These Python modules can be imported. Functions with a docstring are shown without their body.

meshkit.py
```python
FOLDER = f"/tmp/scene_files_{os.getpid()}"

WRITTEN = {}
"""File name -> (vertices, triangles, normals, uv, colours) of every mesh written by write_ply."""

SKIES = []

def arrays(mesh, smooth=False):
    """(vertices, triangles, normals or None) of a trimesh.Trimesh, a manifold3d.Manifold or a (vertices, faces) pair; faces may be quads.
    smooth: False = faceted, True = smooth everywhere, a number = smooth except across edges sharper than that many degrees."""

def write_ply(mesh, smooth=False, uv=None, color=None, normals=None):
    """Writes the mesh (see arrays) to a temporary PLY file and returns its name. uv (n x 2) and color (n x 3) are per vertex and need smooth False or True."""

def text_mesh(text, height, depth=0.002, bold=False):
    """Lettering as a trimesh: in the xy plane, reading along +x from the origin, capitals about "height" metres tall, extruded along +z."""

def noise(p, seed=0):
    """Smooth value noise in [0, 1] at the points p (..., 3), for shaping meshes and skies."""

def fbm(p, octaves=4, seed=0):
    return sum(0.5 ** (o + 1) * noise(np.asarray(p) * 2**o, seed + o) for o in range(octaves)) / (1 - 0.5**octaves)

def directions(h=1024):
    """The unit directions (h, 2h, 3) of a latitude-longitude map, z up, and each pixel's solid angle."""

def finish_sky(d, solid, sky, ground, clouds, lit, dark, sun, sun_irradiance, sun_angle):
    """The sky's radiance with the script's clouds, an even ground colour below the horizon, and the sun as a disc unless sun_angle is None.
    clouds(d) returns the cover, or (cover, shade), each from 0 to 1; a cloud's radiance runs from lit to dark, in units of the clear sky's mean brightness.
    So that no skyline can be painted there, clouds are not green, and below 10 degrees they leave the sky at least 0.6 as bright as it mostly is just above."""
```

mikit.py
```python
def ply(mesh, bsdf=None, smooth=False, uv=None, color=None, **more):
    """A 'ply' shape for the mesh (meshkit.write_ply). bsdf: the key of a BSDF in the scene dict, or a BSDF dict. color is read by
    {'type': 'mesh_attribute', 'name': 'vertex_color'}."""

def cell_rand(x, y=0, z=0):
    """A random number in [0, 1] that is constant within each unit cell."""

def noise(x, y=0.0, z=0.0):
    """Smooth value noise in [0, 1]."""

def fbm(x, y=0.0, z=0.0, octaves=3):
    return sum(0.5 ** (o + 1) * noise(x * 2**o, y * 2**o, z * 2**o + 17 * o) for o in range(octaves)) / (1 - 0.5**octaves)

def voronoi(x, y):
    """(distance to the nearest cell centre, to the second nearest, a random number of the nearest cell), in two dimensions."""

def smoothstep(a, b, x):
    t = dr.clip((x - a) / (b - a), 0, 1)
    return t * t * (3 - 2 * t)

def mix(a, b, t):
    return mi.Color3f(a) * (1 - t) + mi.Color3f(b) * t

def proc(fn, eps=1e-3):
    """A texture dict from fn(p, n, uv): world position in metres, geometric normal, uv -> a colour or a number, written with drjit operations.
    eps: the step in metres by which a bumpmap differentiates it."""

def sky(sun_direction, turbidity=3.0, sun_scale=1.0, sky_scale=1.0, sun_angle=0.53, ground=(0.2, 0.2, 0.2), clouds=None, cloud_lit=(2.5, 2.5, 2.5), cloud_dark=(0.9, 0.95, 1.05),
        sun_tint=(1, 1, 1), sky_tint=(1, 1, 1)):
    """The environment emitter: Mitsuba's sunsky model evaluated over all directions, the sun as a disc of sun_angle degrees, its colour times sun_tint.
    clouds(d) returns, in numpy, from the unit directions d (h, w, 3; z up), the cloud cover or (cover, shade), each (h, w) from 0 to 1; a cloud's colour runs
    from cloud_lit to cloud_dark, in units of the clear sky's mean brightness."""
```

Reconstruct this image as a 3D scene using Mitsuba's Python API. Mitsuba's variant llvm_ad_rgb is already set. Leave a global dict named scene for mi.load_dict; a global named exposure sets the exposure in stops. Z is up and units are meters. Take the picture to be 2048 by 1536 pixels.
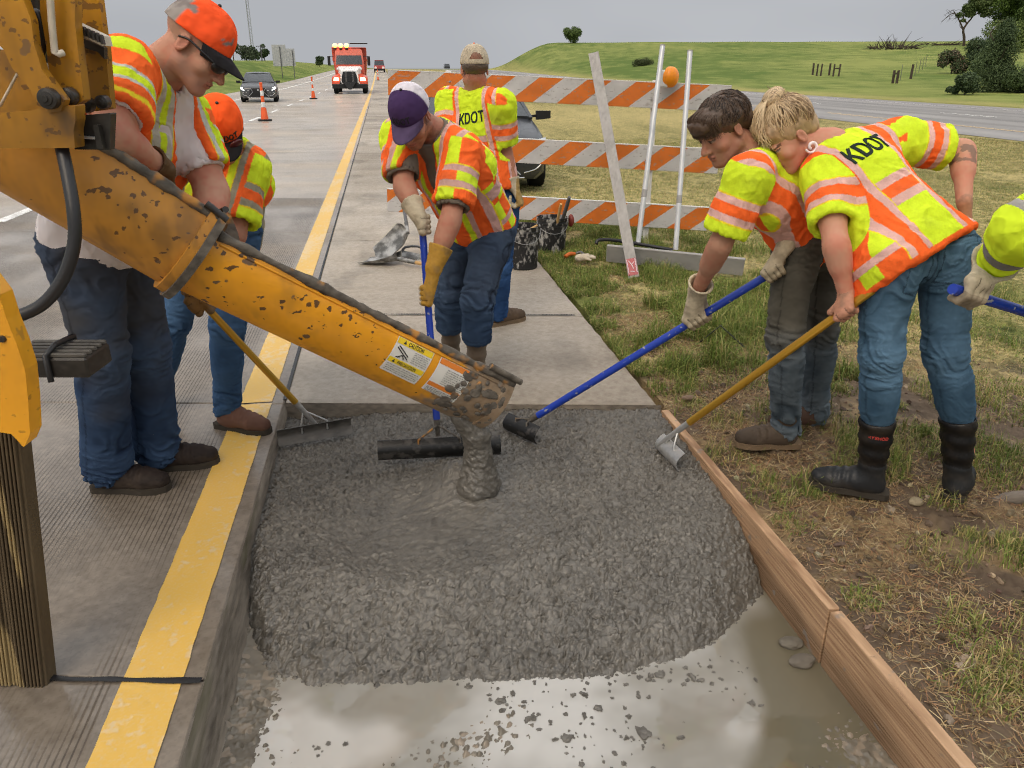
import math, random
import numpy as np, trimesh, mitsuba as mi, drjit as dr
import mikit, meshkit
from mikit import proc, fbm, noise, voronoi, smoothstep, mix, cell_rand, ply
from shapely.geometry import Polygon, LineString, Point, box as sbox
from shapely import affinity, union_all
from scipy.spatial import ConvexHull, cKDTree

T = mi.ScalarTransform4f
scene, labels = {}, {}

# ---------------------------------------------------------------- camera, sky, exposure
EYE = np.array([0.0, 0.0, 1.63])
YAW, PITCH = math.radians(9.0592), math.radians(22.2751)
LOOK = np.array([math.sin(YAW) * math.cos(PITCH), math.cos(YAW) * math.cos(PITCH), -math.sin(PITCH)])
scene['camera'] = {'type': 'perspective', 'fov': 67.306, 'fov_axis': 'x', 'near_clip': 0.05, 'far_clip': 6000.0,
                   'to_world': T().look_at(origin=EYE.tolist(), target=(EYE + LOOK).tolist(), up=[0, 0, 1])}


def cloud(d):
    # standard overcast sky: three times as bright overhead as at the horizon, with soft cloud structure
    q = d * np.array([2.2, 2.2, 5.0])
    n = meshkit.fbm(q + 3.1, 4, seed=5)
    shade = np.clip(1 - np.clip(d[..., 2], 0, 1) ** 1.15 + 0.36 * (n - 0.5), 0, 1)
    return np.ones(shade.shape), shade


scene['sky'] = mikit.sky([-0.35, -0.55, 0.76], turbidity=4, sun_scale=0.26, sun_angle=35, clouds=cloud,
                         cloud_lit=(2.75, 2.80, 2.88), cloud_dark=(0.98, 1.015, 1.075), ground=(0.2, 0.2, 0.17))
exposure = 2.1


# ---------------------------------------------------------------- helpers
def V(x, y, z):
    return np.array([x, y, z], float)


def nrm(v):
    v = np.asarray(v, float)
    return v / max(np.linalg.norm(v), 1e-12)


_used = {}


def new(base):
    """base, base_001, base_002 ... : the next free key"""
    n = _used.get(base, 0)
    _used[base] = n + 1
    return base if n == 0 else f'{base}_{n:03d}'


def tag(key, label, cat, group=None, kind=None):
    d = {'label': label, 'category': cat}
    if group:
        d['group'] = group
    if kind:
        d['kind'] = kind
    labels[key] = d
    return key


def part(parent, name, mesh, bsdf, smooth=30, label=None, **kw):
    key = new(parent + '__' + name)
    scene[key] = ply(mesh, bsdf, smooth, **kw)
    if label:
        labels[key] = {'label': label}
    return key


def struct(name, mesh, bsdf, smooth=30, kind='structure', label=None, cat=None, **kw):
    key = new(name)
    scene[key] = ply(mesh, bsdf, smooth, **kw)
    labels[key] = {'kind': kind}
    if label:
        labels[key].update(label=label, category=cat or name.replace('_', ' '))
    return key


def cat_(ms):
    vs, fs, n = [], [], 0
    for m in ms:
        v, f = (m.vertices, m.faces) if hasattr(m, 'vertices') else m
        f = np.asarray(f)
        if f.shape[1] == 4:
            f = np.vstack([f[:, [0, 1, 2]], f[:, [0, 2, 3]]])
        vs.append(np.asarray(v, float)); fs.append(f + n); n += len(v)
    return trimesh.Trimesh(np.vstack(vs), np.vstack(fs), process=False)


def hull(pts):
    pts = np.asarray(pts, float)
    h = ConvexHull(pts)
    used = np.unique(h.simplices)
    remap = -np.ones(len(pts), int); remap[used] = np.arange(len(used))
    f = remap[h.simplices]; v = pts[used]
    c = v.mean(0)
    n = np.cross(v[f[:, 1]] - v[f[:, 0]], v[f[:, 2]] - v[f[:, 0]])
    flip = ((v[f].mean(1) - c) * n).sum(1) < 0
    f[flip] = f[flip][:, ::-1]
    return trimesh.Trimesh(v, f, process=False)


def frame(x=None, y=None, z=None):
    """rotation with columns x, y, z from two given directions (the first given is exact)"""
    if z is not None and x is not None:
        z = nrm(z); x = nrm(np.asarray(x) - z * np.dot(x, z)); y = np.cross(z, x)
    elif y is not None and z is not None:
        y = nrm(y); z = nrm(np.asarray(z) - y * np.dot(y, z)); x = np.cross(y, z)
    else:
        x = nrm(x); y = nrm(np.asarray(y) - x * np.dot(x, y)); z = np.cross(x, y)
    return np.stack([x, y, z], 1)


def rz(a):
    c, s = math.cos(a), math.sin(a)
    return np.array([[c, -s, 0], [s, c, 0], [0, 0, 1.0]])


def rx(a):
    c, s = math.cos(a), math.sin(a)
    return np.array([[1.0, 0, 0], [0, c, -s], [0, s, c]])


def ry(a):
    c, s = math.cos(a), math.sin(a)
    return np.array([[c, 0, s], [0, 1.0, 0], [-s, 0, c]])


def mv(m, loc=(0, 0, 0), R=None):
    v = np.asarray(m.vertices)
    if R is not None:
        v = v @ np.asarray(R).T
    return trimesh.Trimesh(v + np.asarray(loc, float), m.faces, process=False)


def cbox(size, c=0.004, loc=(0, 0, 0), R=None):
    """box with chamfered edges"""
    s = np.asarray(size, float) / 2
    c = min(c, s.min() * 0.9)
    pts = []
    for sx in (-1, 1):
        for sy in (-1, 1):
            for sz in (-1, 1):
                g = np.array([sx, sy, sz])
                for k in range(3):
                    q = s - c; q[k] = s[k]
                    pts.append(g * q)
    return mv(hull(pts), loc, R)


def bar(a, b, w, h, upv=(0, 0, 1), c=0.003):
    """chamfered bar from a to b: w across, h along upv"""
    a, b = np.asarray(a, float), np.asarray(b, float)
    y = nrm(b - a)
    z = np.asarray(upv, float)
    if abs(np.dot(z, y)) > 0.97:
        z = V(1, 0, 0)
    return cbox((w, np.linalg.norm(b - a), h), c, (a + b) / 2, frame(y=y, z=z))


def tube(pts, r, sides=10, caps=True):
    p = np.asarray(pts, float)
    n = len(p)
    r = np.broadcast_to(np.asarray(r, float), (n,))
    t = np.gradient(p, axis=0); t /= np.linalg.norm(t, axis=1, keepdims=True) + 1e-12
    a = np.cross(t[0], [0, 0, 1.0] if abs(t[0][2]) < 0.9 else [1.0, 0, 0]); a = nrm(a)
    v = []
    ang = np.arange(sides) * 2 * np.pi / sides
    for i in range(n):
        a = nrm(a - t[i] * np.dot(a, t[i])); b = np.cross(t[i], a)
        v.append(p[i] + r[i] * (np.cos(ang)[:, None] * a + np.sin(ang)[:, None] * b))
    v = np.vstack(v)
    i, j = np.meshgrid(np.arange(n - 1), np.arange(sides), indexing='ij')
    q = np.stack([i * sides + j, i * sides + (j + 1) % sides, (i + 1) * sides + (j + 1) % sides, (i + 1) * sides + j], -1).reshape(-1, 4)
    f = np.vstack([q[:, [0, 1, 2]], q[:, [0, 2, 3]]])
    if caps:
        v = np.vstack([v, p[0], p[-1]]); c0, c1 = len(v) - 2, len(v) - 1
        k = np.arange(sides)
        f = np.vstack([f, np.stack([(k + 1) % sides, k, np.full(sides, c0)], 1), np.stack([k + (n - 1) * sides, (k + 1) % sides + (n - 1) * sides, np.full(sides, c1)], 1)])
    return trimesh.Trimesh(v, f, process=False)


def rod(a, b, r, r2=None, sides=16):
    a, b = np.asarray(a, float), np.asarray(b, float)
    return tube([a, b], [r, r if r2 is None else r2], sides)


def lathe(prof, sides=24, loc=(0, 0, 0), axis=(0, 0, 1)):
    """profile of (radius, height) turned round the axis"""
    prof = np.asarray(prof, float)
    ang = np.arange(sides) * 2 * np.pi / sides
    v = np.concatenate([np.stack([r * np.cos(ang), r * np.sin(ang), np.full(sides, h)], 1) for r, h in prof])
    n = len(prof)
    i, j = np.meshgrid(np.arange(n - 1), np.arange(sides), indexing='ij')
    q = np.stack([i * sides + j, i * sides + (j + 1) % sides, (i + 1) * sides + (j + 1) % sides, (i + 1) * sides + j], -1).reshape(-1, 4)
    z = nrm(axis); R = frame(z=z, x=(1, 0, 0) if abs(z[0]) < 0.9 else (0, 1, 0))
    return trimesh.Trimesh(v @ R.T + np.asarray(loc, float), np.vstack([q[:, [0, 1, 2]], q[:, [0, 2, 3]]]), process=False)


def extr(poly, depth, loc=(0, 0, 0), R=None, engine='earcut'):
    """polygon (x, y) extruded along z and placed"""
    poly = Polygon(poly) if not hasattr(poly, 'exterior') else poly
    return mv(trimesh.creation.extrude_polygon(poly.buffer(0), depth, engine=engine), loc, R)


def smooth_path(pts, n=24):
    """Catmull-Rom through the points"""
    p = np.asarray(pts, float)
    p = np.vstack([2 * p[0] - p[1], p, 2 * p[-1] - p[-2]])
    out = []
    for i in range(1, len(p) - 2):
        t = np.linspace(0, 1, n, endpoint=False)[:, None]
        a, b, c, d = p[i - 1:i + 3]
        out.append(0.5 * (2 * b + (c - a) * t + (2 * a - 5 * b + 4 * c - d) * t ** 2 + (3 * b - a - 3 * c + d) * t ** 3))
    return np.vstack(out + [p[-2:-1]])


def gridmesh(xs, ys, fz):
    X, Y = np.meshgrid(xs, ys, indexing='ij')
    Z = fz(X, Y)
    v = np.stack([X, Y, Z], -1).reshape(-1, 3)
    n, m = X.shape
    i, j = np.meshgrid(np.arange(n - 1), np.arange(m - 1), indexing='ij')
    a = i * m + j
    f = np.concatenate([np.stack([a, a + m, a + m + 1], -1).reshape(-1, 3), np.stack([a, a + m + 1, a + 1], -1).reshape(-1, 3)])
    return trimesh.Trimesh(v, f, process=False)


def sstep(a, b, x):
    t = np.clip((np.asarray(x, float) - a) / (b - a), 0, 1)
    return t * t * (3 - 2 * t)


def nz(p, s, seed=0, o=3):
    """fbm of points p at frequency s, centred on 0"""
    return meshkit.fbm(np.asarray(p, float) * s, o, seed) - 0.5


def n2(x, y, s, seed=0, o=3):
    return meshkit.fbm(np.stack([x * s, y * s, np.zeros_like(x) + 0.37], -1), o, seed) - 0.5


def worley(x, y, s, seed=0):
    """distance to nearest and second-nearest jittered point (numpy)"""
    x, y = x * s, y * s
    ix, iy = np.floor(x).astype(np.int64), np.floor(y).astype(np.int64)
    d1 = np.full(x.shape, 9.0); d2 = d1.copy(); idr = np.zeros(x.shape)

    def h(a, b, k):
        q = (a * 374761393 + b * 668265263 + (k + seed * 7) * 2147483647) & 0xFFFFFFFF
        q = ((q ^ (q >> 13)) * 1274126177) & 0xFFFFFFFF
        return ((q ^ (q >> 16)) & 0xFFFFFF) / 16777215.0
    for a in (-1, 0, 1):
        for b in (-1, 0, 1):
            cx, cy = ix + a, iy + b
            d = np.hypot(cx + h(cx, cy, 1) - x, cy + h(cx, cy, 2) - y)
            near = d < d1
            d2 = np.where(near, d1, np.minimum(d2, d)); idr = np.where(near, h(cx, cy, 3), idr); d1 = np.minimum(d1, d)
    return d1, d2, idr


# ---- signed-distance modelling on a grid, meshed by surface nets
class Field:
    def __init__(self, lo, hi, h, fine=()):
        self.ax = []
        for k in range(3):
            edges = [lo[k], hi[k]]
            for flo, fhi, fh in fine:
                edges += [flo[k], fhi[k]]
            edges = sorted({min(max(e, lo[k]), hi[k]) for e in edges})
            c = [edges[0]]
            for e0, e1 in zip(edges[:-1], edges[1:]):
                step = h
                for flo, fhi, fh in fine:
                    if flo[k] - 1e-9 <= e0 and e1 <= fhi[k] + 1e-9:
                        step = min(step, fh)
                n = max(1, int(math.ceil((e1 - e0) / step)))
                c += list(np.linspace(e0, e1, n + 1)[1:])
            self.ax.append(np.array(c, np.float32))
        self.f = np.full([len(a) for a in self.ax], 0.5, np.float32)

    def sl(self, lo, hi):
        return tuple(slice(max(0, np.searchsorted(a, l) - 1), np.searchsorted(a, h) + 1) for a, l, h in zip(self.ax, lo, hi))

    def pts(self, s):
        return [a[q].reshape([-1 if i == k else 1 for i in range(3)]) for k, (a, q) in enumerate(zip(self.ax, s))]

    def comb(self, lo, hi, fn, k=0.02, op='add'):
        s = self.sl(np.asarray(lo) - k - 0.03, np.asarray(hi) + k + 0.03)
        if any(q.stop - q.start < 2 for q in s):
            return
        d = fn(*self.pts(s)).astype(np.float32)
        f = self.f[s]
        if op == 'add':
            g = np.clip(0.5 + 0.5 * (f - d) / max(k, 1e-6), 0, 1)
            self.f[s] = f * (1 - g) + d * g - k * g * (1 - g)
        else:
            d = -d
            g = np.clip(0.5 + 0.5 * (d - f) / max(k, 1e-6), 0, 1)
            self.f[s] = f * (1 - g) + d * g + k * g * (1 - g)

    def cone(self, a, b, ra, rb, k=0.02, side=None, s=1.0, op='add', flat=(False, False)):
        a, b = np.asarray(a, float), np.asarray(b, float)
        ab = b - a; L2 = max(ab @ ab, 1e-9); L = math.sqrt(L2)
        R = max(ra, rb) * max(1, s)
        if side is not None:
            side = nrm(side)

        def fn(X, Y, Z):
            x, y, z = X - a[0], Y - a[1], Z - a[2]
            t0 = (x * ab[0] + y * ab[1] + z * ab[2]) / L2
            t = np.clip(t0, 0, 1)
            x, y, z = x - t * ab[0], y - t * ab[1], z - t * ab[2]
            if side is not None:
                q = (x * side[0] + y * side[1] + z * side[2]) * (1 / s - 1)
                x, y, z = x + q * side[0], y + q * side[1], z + q * side[2]
            d = np.sqrt(x * x + y * y + z * z) - (ra + (rb - ra) * t)
            if flat[0]:
                d = np.maximum(d, -t0 * L)
            if flat[1]:
                d = np.maximum(d, (t0 - 1) * L)
            return d
        self.comb(np.minimum(a, b) - R, np.maximum(a, b) + R, fn, k, op)

    def ell(self, c, R, rad, k=0.015, op='add'):
        """ellipsoid: centre, rotation (columns), radii"""
        c, R, rad = np.asarray(c, float), np.asarray(R, float), np.asarray(rad, float)
        m = rad.max()

        def fn(X, Y, Z):
            x, y, z = X - c[0], Y - c[1], Z - c[2]
            q = [(x * R[0, i] + y * R[1, i] + z * R[2, i]) for i in range(3)]
            k0 = np.sqrt(sum((q[i] / rad[i]) ** 2 for i in range(3)))
            k1 = np.sqrt(sum((q[i] / rad[i] ** 2) ** 2 for i in range(3))) + 1e-9
            return k0 * (k0 - 1) / k1
        self.comb(c - m, c + m, fn, k, op)

    def cut(self, p, n, lo, hi, k=0.004):
        """remove what lies beyond the plane (p, n) inside the box lo..hi"""
        p, n = np.asarray(p, float), nrm(n)
        s = self.sl(lo, hi)
        X, Y, Z = self.pts(s)
        d = ((X - p[0]) * n[0] + (Y - p[1]) * n[1] + (Z - p[2]) * n[2]).astype(np.float32)
        self.f[s] = np.maximum(self.f[s], d)

    def mesh(self, smooth=0):
        f = self.f; ins = f < 0
        ax = self.ax
        n = np.array(f.shape) - 1
        cnt = np.zeros(n, np.int8)
        for i in (0, 1):
            for j in (0, 1):
                for k in (0, 1):
                    cnt += ins[i:i + n[0], j:j + n[1], k:k + n[2]]
        act = (cnt > 0) & (cnt < 8)
        idx = np.argwhere(act)
        num = -np.ones(n, np.int64); num[act] = np.arange(len(idx))
        acc = np.zeros((len(idx), 3)); w = np.zeros(len(idx))
        corners = [(i, j, k) for i in (0, 1) for j in (0, 1) for k in (0, 1)]
        val = {c: f[idx[:, 0] + c[0], idx[:, 1] + c[1], idx[:, 2] + c[2]].astype(float) for c in corners}
        for c in corners:
            for d in range(3):
                if c[d] == 0:
                    e = list(c); e[d] = 1; e = tuple(e)
                    a, b = val[c], val[e]
                    m = (a < 0) != (b < 0)
                    t = np.where(m, a / np.where(m, a - b, 1), 0)
                    p = np.array(c, float)[None] + t[:, None] * (np.array(e) - np.array(c))[None]
                    acc[m] += p[m]; w[m] += 1
        q = acc / w[:, None]
        v = np.stack([ax[d][idx[:, d]] + q[:, d] * (ax[d][idx[:, d] + 1] - ax[d][idx[:, d]]) for d in range(3)], 1)
        faces = []
        for d in range(3):
            o = [(1, 2), (2, 0), (0, 1)][d]
            sl0 = [slice(1, -1)] * 3; sl0[d] = slice(0, -1); sl1 = list(sl0); sl1[d] = slice(1, None)
            a, b = ins[tuple(sl0)], ins[tuple(sl1)]
            for A, flip in ((a & ~b, False), (~a & b, True)):
                e = np.argwhere(A)
                if not len(e):
                    continue
                e = e + np.array([0 if k == d else 1 for k in range(3)])
                u, w_ = np.eye(3, dtype=int)[o[0]], np.eye(3, dtype=int)[o[1]]
                c = [num[tuple((e - s).T)] for s in (u * 0, u, u + w_, w_)]
                if flip:
                    c = c[::-1]
                faces.append(np.stack([c[0], c[1], c[2]], 1)); faces.append(np.stack([c[0], c[2], c[3]], 1))
        F = np.vstack(faces)
        F = F[(F >= 0).all(1)]
        m = trimesh.Trimesh(v, F, process=False)
        for _ in range(smooth):
            m.vertices = lap(m, 0.5)
        return m


def lap(m, lam=0.5):
    e = m.edges_unique
    v = np.asarray(m.vertices)
    s = np.zeros_like(v); c = np.zeros(len(v))
    for k in range(3):
        s[:, k] = np.bincount(e[:, 0], v[e[:, 1], k], len(v)) + np.bincount(e[:, 1], v[e[:, 0], k], len(v))
    c = np.bincount(e.ravel(), minlength=len(v))
    return v + lam * (s / np.maximum(c, 1)[:, None] - v)


def vnorm(m):
    v, f = np.asarray(m.vertices), np.asarray(m.faces)
    n = np.zeros_like(v); fn = np.cross(v[f[:, 1]] - v[f[:, 0]], v[f[:, 2]] - v[f[:, 0]])
    for k in range(3):
        for c in range(3):
            n[:, k] += np.bincount(f[:, c], fn[:, k], len(v))
    return n / np.maximum(np.linalg.norm(n, axis=1, keepdims=True), 1e-12)


def lines(p, a, b):
    """distance of points to segment a-b, and the parameter along it"""
    ab = b - a
    t = np.clip(((p - a) @ ab) / (ab @ ab), 0, 1)
    return np.linalg.norm(p - a - t[:, None] * ab, axis=1), t


def blend(cols, w):
    return (1 - w)[:, None] * cols[0] + w[:, None] * cols[1]


# ---- materials
def vc(rough=0.7, spec=0.3, bump=None, scale=0.001, sheen=0.0, **kw):
    """principled that reads the mesh's vertex colours"""
    b = {'type': 'principled', 'base_color': {'type': 'mesh_attribute', 'name': 'vertex_color'}, 'roughness': rough, 'specular': spec, **kw}
    if sheen:
        b['sheen'] = sheen
    if bump is not None:
        b = {'type': 'bumpmap', 'arbitrary': bump, 'scale': scale, 'bsdf': b}
    return {'type': 'twosided', 'bsdf': b}


def pr(color, rough=0.5, spec=0.5, bump=None, scale=1.0, eps=1e-3, **kw):
    b = {'type': 'principled', 'base_color': {'type': 'rgb', 'value': list(color)} if isinstance(color, (tuple, list)) else color,
         'roughness': rough, 'specular': spec, **kw}
    if bump is not None:
        b = {'type': 'bumpmap', 'arbitrary': proc(bump, eps) if callable(bump) else bump, 'scale': scale, 'bsdf': b}
    return {'type': 'twosided', 'bsdf': b}


# ---------------------------------------------------------------- the setting
def rise(y):
    return 1.45 * sstep(50, 230, y)


JOINTS = [-0.2, 1.92, 3.92, 5.64, 8.55, 10.97, 13.3, 15.0, 17.75, 21.5, 26.0, 30.5, 35.1, 39.6, 44.2, 48.8]   # transverse joints where they cross x = -1
SKEW = -0.176


def concrete_fn(lo, hi, tine=True, wet=0.5, dirt=0.5):
    def fn(p, n, uv):
        a = fbm(p.x * 0.55, p.y * 0.35, 3.0, 3)
        st = fbm(p.x * 0.5 + 9, p.y * 2.6, 1.0, 3)  # cross streaks: worn tone, plus wet sheen painted as pale bands
        fine = fbm(p.x * 38, p.y * 38, p.z * 38, 3)
        spk = smoothstep(0.66, 0.8, noise(p.x * 120, p.y * 120, p.z * 120))
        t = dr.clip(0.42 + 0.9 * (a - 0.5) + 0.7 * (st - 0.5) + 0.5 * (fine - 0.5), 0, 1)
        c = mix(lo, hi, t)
        c = c * (1 - 0.08 * spk)
        if tine:
            g = tines(p)
            c = c * (1 - 0.5 * g)
        blot = smoothstep(0.60, 0.74, fbm(p.x * 1.9 + 4, p.y * 1.1, 7.0, 4))
        return c * (1 - 0.22 * blot * dirt)
    return fn


def tines(p):
    w = 0.35 * noise(p.x * 3, p.y * 1.3, 2.0) + 0.10 * noise(p.x * 8, p.y * 9, 5.0)
    q = p.x / 0.0185 + w
    w_edge = smoothstep(-0.84, -0.88, p.x)
    f = dr.abs(q - dr.floor(q) - 0.5)
    keep = smoothstep(0.3, 0.8, noise(p.x * 5, p.y * 2.2, 9.0) + 0.2)
    return (1 - smoothstep(0.06, 0.2, f)) * keep * w_edge


def wetness(p, n, uv):
    w = fbm(p.x * 0.8, p.y * 1.7, 4.0, 4)
    return mi.Float(0.10 + 0.44 * smoothstep(0.38, 0.66, w) + 0.10 * noise(p.x * 60, p.y * 60, 1.0))


def tined_bump(p, n, uv):
    return mi.Float(-0.0026 * tines(p) + 0.0010 * fbm(p.x * 55, p.y * 55, p.z * 55, 3) + 0.0025 * noise(p.x * 7, p.y * 7, 0.5))


def plain_bump(p, n, uv):
    return mi.Float(0.0022 * fbm(p.x * 60, p.y * 60, p.z * 60, 4) + 0.003 * noise(p.x * 9, p.y * 9, p.z * 9))


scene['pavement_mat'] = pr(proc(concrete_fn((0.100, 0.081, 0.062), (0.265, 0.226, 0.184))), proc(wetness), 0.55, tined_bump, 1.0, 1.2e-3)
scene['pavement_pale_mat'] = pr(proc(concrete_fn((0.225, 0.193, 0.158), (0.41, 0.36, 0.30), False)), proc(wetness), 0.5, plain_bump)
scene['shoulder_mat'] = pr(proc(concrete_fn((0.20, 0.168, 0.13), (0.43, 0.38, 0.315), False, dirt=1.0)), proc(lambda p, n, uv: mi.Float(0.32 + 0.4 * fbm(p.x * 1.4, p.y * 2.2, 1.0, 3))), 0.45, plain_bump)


def wall_fn(p, n, uv):
    a = fbm(p.x * 30, p.y * 14, p.z * 50, 4)
    b = fbm(p.y * 3.5, p.z * 26, 4.0, 3)
    c = mix((0.07, 0.058, 0.045), (0.30, 0.26, 0.21), dr.clip(a * 0.9 + 0.9 * (b - 0.5), 0, 1))
    moss = smoothstep(0.55, 0.7, fbm(p.y * 2.2, p.z * 12, 8.0, 3))
    return mix(c, (0.105, 0.10, 0.055), 0.5 * moss)


scene['slab_wall_mat'] = pr(proc(wall_fn), 0.55, 0.4, lambda p, n, uv: mi.Float(0.006 * fbm(p.x * 40, p.y * 40, p.z * 70, 4)))
scene['tar_mat'] = pr((0.012, 0.012, 0.013), 0.45, 0.5)


def slab(x0, x1, ya, yb, mat, holder, g=0.004, z0=-0.235, ch=0.006, zt=0.0):
    """one pavement slab between two skewed joints ya, yb (given at x = -1)"""
    def y(x, c):
        return c + SKEW * (x + 1)
    pts = []
    for x, sx in ((x0, 1), (x1, -1)):
        for c, sy in ((ya, 1), (yb, -1)):
            Y = y(x, c)
            pts.append((x + sx * g, Y + sy * g, z0 + rise(Y)))
            pts.append((x + sx * g, Y + sy * g, zt - ch + rise(Y)))
            pts.append((x + sx * (g + ch), Y + sy * (g + ch), zt + rise(Y)))
    return part(holder, 'slab', hull(pts), mat, False)


# the bed under everything: one dark sheet below the slabs and out to the horizon is the ground; the road bed fills the joints
struct('road', cat_([cbox((10.1, 60.0, 0.2), 0.01, (-5.66, 21.0, -0.13)),
                     gridmesh(np.array([-10.7, -0.60]), np.concatenate([np.arange(48.9, 300, 6.0), [400, 800, 2500]]), lambda X, Y: rise(Y))]), 'pavement_pale_mat', 30)
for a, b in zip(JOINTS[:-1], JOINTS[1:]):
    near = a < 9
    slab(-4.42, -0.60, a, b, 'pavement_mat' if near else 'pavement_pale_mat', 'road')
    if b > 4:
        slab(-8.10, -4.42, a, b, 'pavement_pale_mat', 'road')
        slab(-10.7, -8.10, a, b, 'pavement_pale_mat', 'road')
# the shoulder beyond the patch
SHJ = [3.87, 5.47, 8.1, 10.85, 13.3, 16.9, 21.0, 26.0, 31, 36, 42, 48.8]


def rumble(x, y):
    cx = -0.31
    inside = sstep(0.22, 0.17, np.abs(x - cx + 0.02 * np.sin(y * 3)))
    return inside * (0.5 + 0.5 * np.cos(y * 2 * np.pi / 0.125)) ** 2 * sstep(5.6, 6.0, y)


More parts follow.
